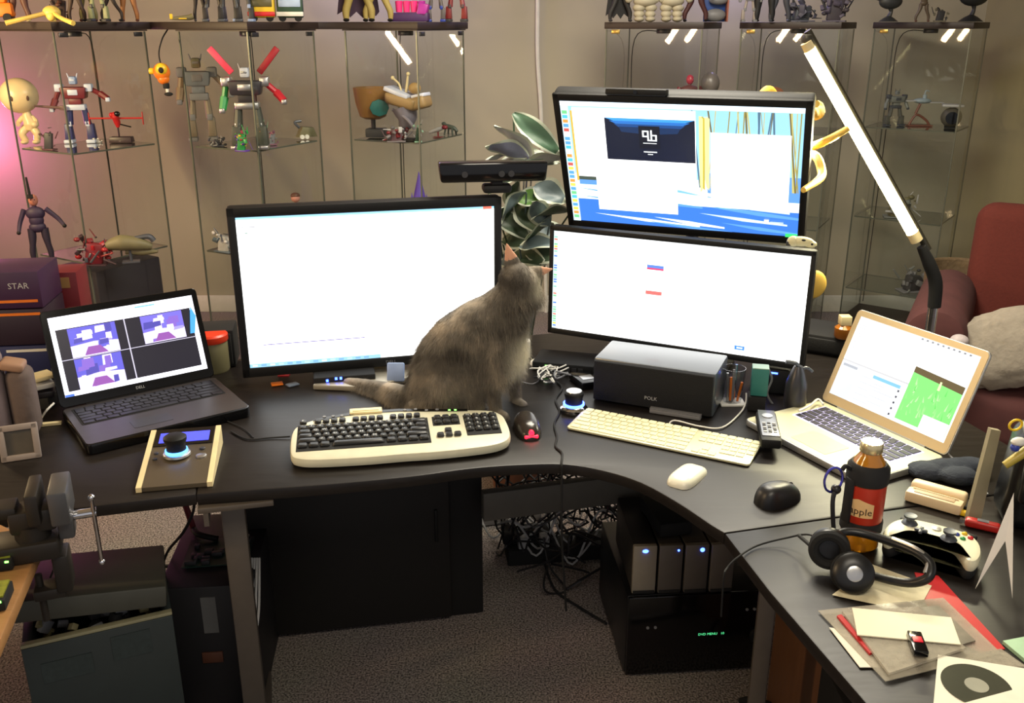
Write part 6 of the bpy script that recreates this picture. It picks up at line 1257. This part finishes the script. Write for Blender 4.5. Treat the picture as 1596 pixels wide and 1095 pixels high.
b = B(); b.sph((0, 0, 0.125), (0.045, 0.025, 0.014)); b.cyl((0.01, 0, 0.145), 0.010, 0.02, seg=10); b.tube([(0.008, 0, 0.155), (0.012, 0, 0.175), (0.028, 0, 0.172)], 0.003); b.obj('hull', M('ship_pale_blue', (150, 166, 174), 0.4), t)
b = B(); b.box((-0.06, 0, 0.125), (0.05, 0.05, 0.006), bev=0.002); b.box((0.07, 0, 0.117), (0.07, 0.04, 0.005), bev=0.002); b.obj('wing', LGREY, t); b = B(); b.tube([(-0.025, 0, 0.06), (-0.008, 0, 0.11)], 0.007); b.tube([(-0.05, 0, 0.005), (-0.02, 0, 0.055), (0.03, 0, 0.03), (0.05, 0, 0.005)], 0.006); b.box((0, 0, 0.003), (0.12, 0.06, 0.005)); b.obj('stand', M('stand_rose', (120, 74, 60), 0.5), t)
t = thing('toy_vehicle', 'round nosed grey toy pod at right of the rightmost cabinet shelf', 'toy', G(1480, 200, SH1), R(-20))
b = B(); b.sph((0, 0, 0.055), (0.050, 0.05, 0.048)); b.obj('pod', M('pod_dark', (88, 84, 74), 0.45), t); b = B(); b.box((0, 0, 0.112), (0.10, 0.07, 0.012), bev=0.004); b.cyl((0, 0, 0.1), 0.012, 0.02, seg=10); b.obj('roof', LGREY, t); b = B(); b.cyl((0, -0.048, 0.055), 0.03, 0.01, rot=(PI / 2, 0, 0), seg=20); b.obj('window', GLOSSB, t)
b = B(); b.box((0, 0, 0.006), (0.05, 0.04, 0.010)); b.obj('foot', MATTE, t)
junk('pale saucer shaped toy, second shelf of the rightmost cabinet', (2.02, 4.84, SH2), 14, 0.09, 0.12, [GS, LGREY, OLIVE], 51)
junk('cluster of dark grey toy tanks, second shelf of the cabinet behind the lamp', (1.42, 4.72, SH2), 20, 0.10, 0.14, [GUN, DGREY, GS], 52)
junk('silver toy craft at right of the lower shelf, rightmost cabinet', (2.14, 4.80, 0.2802), 14, 0.10, 0.12, [GREY, GS, DGREY], 53)
# on top of the cabinets
def on(px, Y): return (V(px, 36, Y).x, Y, TP)
UPP = [
 ('toy_car', 'orange toy block vehicle at the far left end above the cabinets', 12, 3.98),
]
t = thing('toy_car', 'orange toy vehicle at the far left end above the cabinets', 'toy', on(4, 4.0), 0.2); b = B(); b.box((0, 0, 0.045), (0.10, 0.06, 0.055), bev=0.01); b.box((0, 0, 0.09), (0.06, 0.05, 0.04), bev=0.01); b.obj('body', ORANGE, t)
for x in (-0.03, 0.03): b = B(); b.cyl((x, -0.03, 0.016), 0.016, 0.012, rot=(PI / 2, 0, 0), seg=16); b.obj('wheel', MATTE, t)
figure('soldier_figure', 'tan robed figure above the far left cabinet', on(34, 4.02), 0.20, 0, (TAN, M('robe_tan', (150, 108, 84), 0.6), TAN, BROWN, CREAM), 'person', bulk=1.3)
t = thing('propeller_toy', 'yellow two-bladed propeller toy resting on the front edge of the cabinet top', 'toy', (V(74, 25, 3.86).x, 3.90, TP), 0)
b = B(); b.sph((0, 0, 0.034), (0.034, 0.03, 0.026)); b.sph((0.004, -0.02, 0.02), (0.018, 0.014, 0.018)); b.seg((0, 0, 0.001), (0, 0, 0.03), 0.012); b.obj('hub', M('soft_yellow', (228, 196, 100), 0.45), t)
for s_ in (-1, 1):
    b = B(); b.tube([(s_ * 0.02, -0.02, 0.03), (s_ * 0.07, -0.075, 0.012), (s_ * 0.13, -0.115, -0.006)], [0.008, 0.008, 0.010]); b.obj('blade', MATS['soft_yellow'], t)
junk('dark brown gnarled toy above the far left cabinet', on(96, 4.06), 16, 0.05, 0.12, [BROWN, M('dark_brown2', (52, 34, 32), 0.6)], 61)
names = [(122, 4.02, 'lanky dark brown figure, first of the row above the left cabinet', (BROWN, M('br3', (60, 44, 36), 0.6), BROWN, M('br4', (64, 46, 36), 0.6), BLACK), 'person', 0.8, 10),
 (140, 4.06, 'olive yellow figure standing above the left cabinet', (OLIVE, OLIVE, OLIVE, M('ol2', (120, 112, 66), 0.6), BROWN), 'person', 0.9, 8),
 (156, 4.0, 'pale green armoured figure above the left cabinet', (M('pg', (150, 160, 120), 0.5), M('pg2', (120, 130, 96), 0.5), OLIVE, M('pg3', (140, 146, 108), 0.5), DGREY), 'robot', 0.9, 10),
 (176, 4.05, 'thin dark figure striding above the left cabinet', (BLACK, DGREY, BLACK, M('dk4', (44, 36, 32), 0.6), BLACK), 'person', 0.7, 22),
 (204, 4.08, 'orange brown figure at the right end of the left cabinet top', (TAN, M('ob', (150, 96, 44), 0.5), TAN, M('ob2', (140, 90, 44), 0.5), BROWN), 'person', 1.0, 6),
 (314, 4.08, 'slender black figure, leftmost above the second cabinet', (BLACK, BLACK, BLACK, M('dk5', (34, 28, 28), 0.6), DGREY), 'person', 0.7, 6),
 (336, 4.06, 'black armoured figure with splayed legs above the second cabinet', (BLACK, DGREY, BLACK, M('dk6', (32, 28, 30), 0.5), GUN), 'robot', 1.0, 12),
 (360, 4.04, 'bulky black robot above the second cabinet', (BLACK, BLACK, DGREY, M('dk7', (26, 24, 26), 0.5), GUN), 'robot', 1.2, 8),
 (382, 4.05, 'dark figure with blue boots next to the yellow toy truck', (BLACK, DGREY, BLACK, M('dk8', (40, 44, 52), 0.5), LBLUE), 'robot', 1.0, 8)]
for px, Y, lb, pal, st, bk, lg in names:
    figure('action_figure', lb, on(px, Y), 0.22, random.uniform(-20, 20), pal, st, bulk=bk, legs=lg, cat='figure', group='figures standing on the cabinet tops')
t = thing('toy_plane', 'small dark toy plane with yellow wingtips above the second cabinet', 'toy', on(286, 4.05), 0.3); b = B(); b.tube([(-0.05, 0, 0.012), (0.02, 0, 0.016), (0.04, 0, 0.022)], [0.004, 0.011, 0.012], seg=10); b.obj('hull', OLIVE, t); b = B(); b.box((0, 0, 0.012), (0.03, 0.11, 0.004), bev=0.001); b.box((-0.045, 0, 0.02), (0.012, 0.01, 0.02), bev=0.001); b.obj('wing', YELLOW, t)
def truck(label, px, Y, cabm, bodym, bumper):
    t = thing('toy_truck', label, 'toy', on(px, Y), R(8)); b = B(); b.box((0, 0, 0.060), (0.105, 0.07, 0.09), bev=0.008); b.obj('body', bodym, t); b = B(); b.box((0, -0.036, 0.075), (0.09, 0.006, 0.035), bev=0.003); b.obj('window', cabm, t); b = B(); b.box((0, -0.036, 0.03), (0.11, 0.012, 0.018), bev=0.003); b.obj('bumper', bumper, t)
    for x in (-0.032, 0.032):
        b = B(); b.cyl((x, -0.026, 0.015), 0.015, 0.014, rot=(PI / 2, 0, 0), seg=16); b.obj('wheel', MATTE, t)
truck('yellow toy truck with a red bumper above the second cabinet', 410, 4.10, M('gr_win', (90, 84, 50), 0.3), YELLOW, RED)
truck('white and green toy truck with a dark red side above the second cabinet', 454, 4.14, M('pb_win', (170, 190, 220), 0.3), DGREEN, WHITE)
figure('action_figure', 'big figure with yellow trousers and a wide maroon cape above the third cabinet', on(560, 4.36), 0.30, 5, (BLACK, PURPLE, PURPLE, M('trouser_yellow', (170, 150, 84), 0.6), BLACK), 'person', bulk=1.35, legs=10, cape=M('cape_maroon', (52, 28, 50), 0.7), cat='figure', group='figures standing on the cabinet tops')
figure('action_figure', 'second yellow-legged figure right beside the maroon caped one', on(590, 4.36), 0.28, -8, (BLACK, PURPLE, PURPLE, MATS['trouser_yellow'], BLACK), 'person', bulk=1.2, legs=14, cat='figure', group='figures standing on the cabinet tops')
t = thing('toy_playset', 'pink and purple toy playset above the third cabinet', 'toy', on(640, 4.38), R(-6))
b = B(); b.box((0, 0, 0.02), (0.17, 0.07, 0.038), bev=0.006); b.obj('base', M('playset_purple', (70, 40, 90), 0.5), t)
for k in range(4): b = B(); b.lathe([(0.014, 0.04), (0.017, 0.085), (0.015, 0.087)], c=(-0.05 + 0.034 * k, 0, 0), seg=14); b.obj('cup', PINK if k < 3 else MAGENTA, t)
b = B(); b.box((0.06, -0.01, 0.05), (0.045, 0.05, 0.055), rot=(0, R(15), 0), bev=0.006); b.obj('block', MAGENTA, t)
figure('action_figure', 'navy blue figure beside the pink playset', on(680, 4.40), 0.22, 0, (BLUE, M('taupe2', (120, 108, 100), 0.5), BLUE, M('taupe3', (88, 80, 78), 0.5), BLUE), 'robot', cat='figure', group='figures standing on the cabinet tops')
figure('action_figure', 'bright red robot figure at the right end above the third cabinet', on(712, 4.42), 0.24, -10, (RED, RED, RED, M('red_dark', (120, 30, 30), 0.45), DGREY), 'robot', bulk=1.1, arms=(30, 30), cat='figure', group='figures standing on the cabinet tops')
figure('action_figure', 'black caped figure at the left end above the fourth cabinet', on(966, 4.62), 0.26, 10, (BLACK, BLACK, BLACK, M('dk9', (36, 34, 34), 0.6), DGREY), 'person', cape=M('cape_black', (26, 24, 24), 0.7), legs=14, cat='figure', group='figures standing on the cabinet tops')
PUF = M('puffy_cream', (176, 168, 146), 0.6)
for px, lb in ((1004, 'puffy cream balloon-limbed figure, left of the pair'), (1046, 'puffy cream balloon-limbed figure, right of the pair')):
    t = thing('balloon_figure', lb, 'figure', on(px, 4.62), 0, 'puffy cream figures on the cabinet'); 
    for s_ in (-1, 1):
        b = B(); b.sph((s_ * 0.026, -0.01, 0.012), (0.024, 0.034, 0.013)); b.sph((s_ * 0.026, 0, 0.035), (0.026, 0.026, 0.018)); b.sph((s_ * 0.027, 0, 0.062), (0.030, 0.030, 0.020)); b.obj('leg', PUF, t)
        b = B(); b.sph((s_ * 0.07, 0, 0.125), (0.022, 0.022, 0.03)); b.sph((s_ * 0.078, -0.01, 0.10), 0.018); b.obj('arm', PUF, t)
    b = B(); b.sph((0, 0, 0.09), (0.056, 0.045, 0.026)); b.sph((0, 0, 0.12), (0.06, 0.048, 0.030)); b.sph((0, 0, 0.15), (0.05, 0.042, 0.026)); b.obj('torso', PUF, t); b = B(); b.sph((0, 0, 0.19), (0.032, 0.03, 0.03)); b.obj('head', PUF, t)
figure('action_figure', 'reddish brown figure standing with legs apart above the fourth cabinet', on(1083, 4.62), 0.24, 0, (BROWN, M('rb', (74, 34, 32), 0.6), BROWN, M('rb2', (66, 30, 30), 0.6), BLACK), 'person', bulk=1.1, legs=16, cat='figure', group='figures standing on the cabinet tops')
t = thing('diorama_box', 'boxed diorama with blue water and a grey rock above the fourth cabinet', 'toy', on(1114, 4.66), 0); b = B(); b.box((0, 0.03, 0.08), (0.10, 0.01, 0.158), bev=0.002); b.obj('backdrop', M('diorama_blue', (34, 70, 140), 0.5), t); b = B(); b.sph((0, 0, 0.03), (0.05, 0.03, 0.029)); b.sph((0.01, 0, 0.095), (0.045, 0.025, 0.02)); b.obj('rock', GREY, t); b = B(); b.box((0.054, 0.01, 0.08), (0.006, 0.06, 0.158), bev=0.001); b.obj('side', M('side_brick', (150, 90, 70), 0.5), t)
ups = [(1166, 'slim pale robot figure, leftmost above the fifth cabinet', (WHITE, LGREY, WHITE, M('pl1', (150, 140, 132), 0.5), GREY), 'robot', 0.8, 10, 0.2), (1190, 'black cloaked figure beside the slim pale robot', (BLACK, BLACK, BLACK, M('bk1', (24, 24, 28), 0.6), BLACK), 'person', 1.5, 3, 0.24), (1214, 'slate grey figure above the fifth cabinet', (GUN, GUN, DGREY, M('sg1', (62, 64, 74), 0.5), GUN), 'person', 1.2, 10, 0.24)]
for px, lb, pal, st, bk, lg, H_ in ups: figure('action_figure', lb, on(px, 4.64), H_, 0, pal, st, bulk=bk, legs=lg, cat='figure', group='figures standing on the cabinet tops')
junk('sprawling blue-grey winged toy above the fifth cabinet', on(1248, 4.66), 18, 0.08, 0.10, [M('bgw', (78, 78, 94), 0.5), DGREY, GUN], 71)
junk('mottled violet grey toy heap at the right end of the fifth cabinet top', on(1300, 4.68), 22, 0.07, 0.16, [M('vgh', (92, 86, 104), 0.6), DGREY, M('vgh2', (64, 58, 66), 0.6)], 72)
def bird(label, px, Y, s, m_):
    t = thing('bird_figure', label, 'toy', on(px, Y), R(0)); b = B(); b.sph((0, 0, 0.09 * s), (0.055 * s, 0.03 * s, 0.035 * s)); b.prism([(-0.03, 0.0), (-0.115, 0.028), (-0.03, 0.03)], -0.008, 0.008, bev=0.001, T=Matrix.Translation((0, 0, 0.085 * s)) @ Matrix.Rotation(PI / 2, 4, 'X')); b.obj('body', m_, t)
    b = B(); b.tube([(0, 0, 0.07 * s), (0.008, 0, 0.045 * s), (0, 0, 0.02 * s)], [0.016, 0.008, 0.012]); b.lathe([(0.045 * s, 0.001), (0.025 * s, 0.016 * s), (0.008, 0.026 * s)]); b.obj('stand', m_, t)
bird('dark winged toy ship on a flared stand above the sixth cabinet', 1384, 4.66, 1.0, M('bird_dark', (44, 46, 48), 0.5))
figure('action_figure', 'small bronze figure between the dark winged toys', on(1436, 4.66), 0.16, 0, (BROWN, M('bz', (84, 72, 58), 0.5), BROWN, M('bz2', (80, 68, 56), 0.5), BROWN), 'person', arms=(70, 70), legs=14, cat='figure', group='figures standing on the cabinet tops')
junk('small round grey toy creature above the sixth cabinet', on(1464, 4.64), 8, 0.035, 0.07, [M('cr', (92, 88, 72), 0.6), DGREY], 73)
bird('big dark toy ship on a black stand at the right end above the cabinets', 1512, 4.66, 1.25, M('bird_dark2', (30, 32, 34), 0.5))

# ------------------------------------------------------------------ the cat
YC0 = 2.135
def fur_mat():
    m = bpy.data.materials.new('grey_brown_fur'); m.use_nodes = True; nt = m.node_tree; N = nt.nodes; L = nt.links
    b = N['Principled BSDF']; b.inputs['Roughness'].default_value = 0.75; b.inputs['Specular IOR Level'].default_value = 0.2
    g = N.new('ShaderNodeNewGeometry'); n = N.new('ShaderNodeTexNoise'); n.inputs['Scale'].default_value = 14; n.inputs['Detail'].default_value = 5; L.new(g.outputs['Position'], n.inputs['Vector'])
    cr = N.new('ShaderNodeValToRGB'); e = cr.color_ramp.elements; e[0].position = 0.32; e[0].color = (*lin((84, 78, 70)), 1); e[1].position = 0.68; e[1].color = (*lin((170, 156, 136)), 1)
    q = cr.color_ramp.elements.new(0.5); q.color = (*lin((122, 114, 102)), 1)
    L.new(n.outputs['Fac'], cr.inputs[0])
    def near(pt, r0, r1):
        d = N.new('ShaderNodeVectorMath'); d.operation = 'DISTANCE'; L.new(g.outputs['Position'], d.inputs[0]); d.inputs[1].default_value = pt
        mr = N.new('ShaderNodeMapRange'); mr.inputs[1].default_value = r0; mr.inputs[2].default_value = r1; mr.inputs[3].default_value = 1; mr.inputs[4].default_value = 0; L.new(d.outputs['Value'], mr.inputs[0]); return mr.outputs[0]
    cur = cr.outputs[0]
    for pt, r0, r1, c_ in [(V(812, 555, YC0), 0.03, 0.085, (222, 214, 190)), (V(748, 640, YC0 - 0.02), 0.008, 0.03, (214, 200, 150)), (V(838, 450, YC0), 0.01, 0.04, (190, 182, 160))]:  # cream fur patches; the chest one also carries the monitor's light
        mx = N.new('ShaderNodeMix'); mx.data_type = 'RGBA'; mx.inputs[7].default_value = (*lin(c_), 1); L.new(cur, mx.inputs[6]); L.new(near(pt, r0, r1), mx.inputs[0]); cur = mx.outputs[2]
    L.new(cur, b.inputs['Base Color']); return m
FUR = fur_mat(); EARM = M('backlit_ear_skin', (206, 150, 118), 0.6, noise=0.1)  # ear skin tone with the orange of light from behind put in
K = 1450 / 2.05
def cp(px, py, dy=0.0): return V(px, py, YC0 + dy)
b = B()
def blob(px, py, r, dy=0.0, ry=None):
    r_ = r / K; b.sph(cp(px, py, dy), (r_, (ry or r) / K, r_), seg=24)
def chain(pts, n=8):
    for (x0, y0, r0, d0), (x1, y1, r1, d1) in zip(pts, pts[1:]):
        for k in range(n + 1):
            u_ = k / n; blob(x0 + (x1 - x0) * u_, y0 + (y1 - y0) * u_, r0 + (r1 - r0) * u_, d0 + (d1 - d0) * u_)
chain([(688, 590, 53, 0), (698, 556, 52, 0), (718, 530, 50, 0), (746, 508, 46, 0), (770, 488, 36, 0), (790, 464, 28, 0.0)])
chain([(714, 590, 48, 0), (748, 558, 46, 0), (775, 528, 38, 0.0), (788, 500, 32, 0), (795, 478, 27, 0)])
blob(720, 610, 31, 0.0); blob(704, 616, 30, 0.0); blob(680, 610, 36, -0.035); blob(668, 598, 34, -0.02); blob(676, 616, 33, 0.04); blob(690, 600, 40, -0.04)
blob(768, 540, 34, -0.02); blob(790, 536, 30, 0.01)
chain([(795, 458, 27, 0), (808, 438, 28, 0.005)]); blob(804, 432, 27); blob(815, 440, 27, 0.008); blob(826, 450, 18, 0.03); blob(830, 460, 11, 0.045); blob(812, 456, 21, 0.0)
# near foreleg, far foreleg
chain([(774, 552, 25, -0.03), (771, 580, 17, -0.045), (769, 604, 11.5, -0.055), (771, 628, 9.5, -0.06), (773, 642, 9.5, -0.062)])
chain([(773, 643, 10, -0.06), (785, 648, 8.5, -0.078)], 4)
chain([(795, 552, 20, 0.02), (799, 580, 13, 0.035), (802, 602, 9, 0.04), (805, 622, 8.5, 0.04)])
chain([(806, 626, 9.5, 0.035), (815, 631, 8.5, 0.015)], 4)
# hind foot and tail
chain([(690, 628, 16, -0.05), (664, 632, 15, -0.06), (646, 632, 12, -0.06)], 5)
tailp = [cp(648, 622, 0.0), G(622, 612, 0.765) , G(600, 606, 0.752), G(572, 600, 0.748), G(548, 596, 0.745), G(538, 594, 0.744)]
tr_ = [0.028, 0.022, 0.019, 0.016, 0.013, 0.009]
b.tube(tailp, tr_, seg=16)
# ears
def ear(base, tip, wdir, w_, th, mi=0):
    base, tip, wdir = Vector(base), Vector(tip), Vector(wdir).normalized(); ax = tip - base; nn_ = ax.cross(wdir).normalized()
    vs = []; n = 14
    for z, s_ in ((-0.25, 1.05), (0.0, 1.0), (0.35, 0.78), (0.7, 0.42), (0.93, 0.16), (1.0, 0.05)):
        for k in range(n):
            a = 2 * PI * k / n; vs.append(base + ax * z + wdir * (math.cos(a) * w_ * s_) + nn_ * (math.sin(a) * th * max(s_, 0.25)))
    fs = [(i * n + k, i * n + (k + 1) % n, (i + 1) * n + (k + 1) % n, (i + 1) * n + k) for i in range(5) for k in range(n)] + [tuple(range(n))[::-1], tuple(5 * n + k for k in range(n))]
    b.add(vs, fs)
ear(cp(800, 412, -0.005), cp(789, 378, -0.005), (1, 0.2, 0.1), 0.021, 0.006)
ear(cp(830, 426, 0.015), cp(863, 419, 0.03), (0.1, 0.2, 1.0), 0.019, 0.007)
raw = b.obj('cat_raw', FUR); md = raw.modifiers.new('r', 'REMESH'); md.mode = 'VOXEL'; md.voxel_size = 0.0028
ms = raw.modifiers.new('s', 'SMOOTH'); ms.factor = 0.5; ms.iterations = 5
dg = bpy.context.evaluated_depsgraph_get(); me = bpy.data.meshes.new_from_object(raw.evaluated_get(dg)); bpy.data.objects.remove(raw)
cat = bpy.data.objects.new('cat', me); COL.objects.link(cat); me.materials.clear(); me.materials.append(FUR); me.materials.append(EARM)
for v in me.vertices:
    if v.co.z < TOP + 0.001: v.co.z = TOP + 0.001
tips = [(cp(789, 378, -0.005), 0.042), (cp(863, 419, 0.03), 0.032)]
for p_ in me.polygons:
    p_.use_smooth = True
    for tv, r_ in tips:
        if (p_.center - tv).length < r_: p_.material_index = 1
tag(cat, 'grey tabby cat sitting on the desk looking towards the right monitor', 'cat')
vg = cat.vertex_groups.new(name='fur'); vg.add([v.index for v in me.vertices if all((v.co - tv).length > r_ * 0.9 for tv, r_ in tips)], 1.0, 'REPLACE')
vl = cat.vertex_groups.new(name='fur_length')
for v in me.vertices:
    q_ = v.co; vl.add([v.index], 0.35 if (q_.z < TOP + 0.085 and q_.x > V(755, 600, YC0).x) or q_.z > V(800, 450, YC0).z else 1.0, 'REPLACE')
pm = cat.modifiers.new('fur', 'PARTICLE_SYSTEM'); ps = cat.particle_systems[0]; st = ps.settings
st.type = 'HAIR'; st.count = 70000; st.hair_length = 0.0065; st.hair_step = 3; st.material = 1
ps.vertex_group_density = 'fur'; ps.vertex_group_length = 'fur_length'
st.factor_random = 0.0025; st.brownian_factor = 0.004; st.effector_weights.gravity = 0.0
st.object_align_factor = (0.0, -0.0, -0.007); st.normal_factor = 0.003; st.use_advanced_hair = True
st.root_radius = 0.55; st.tip_radius = 0.05; st.radius_scale = 0.0012
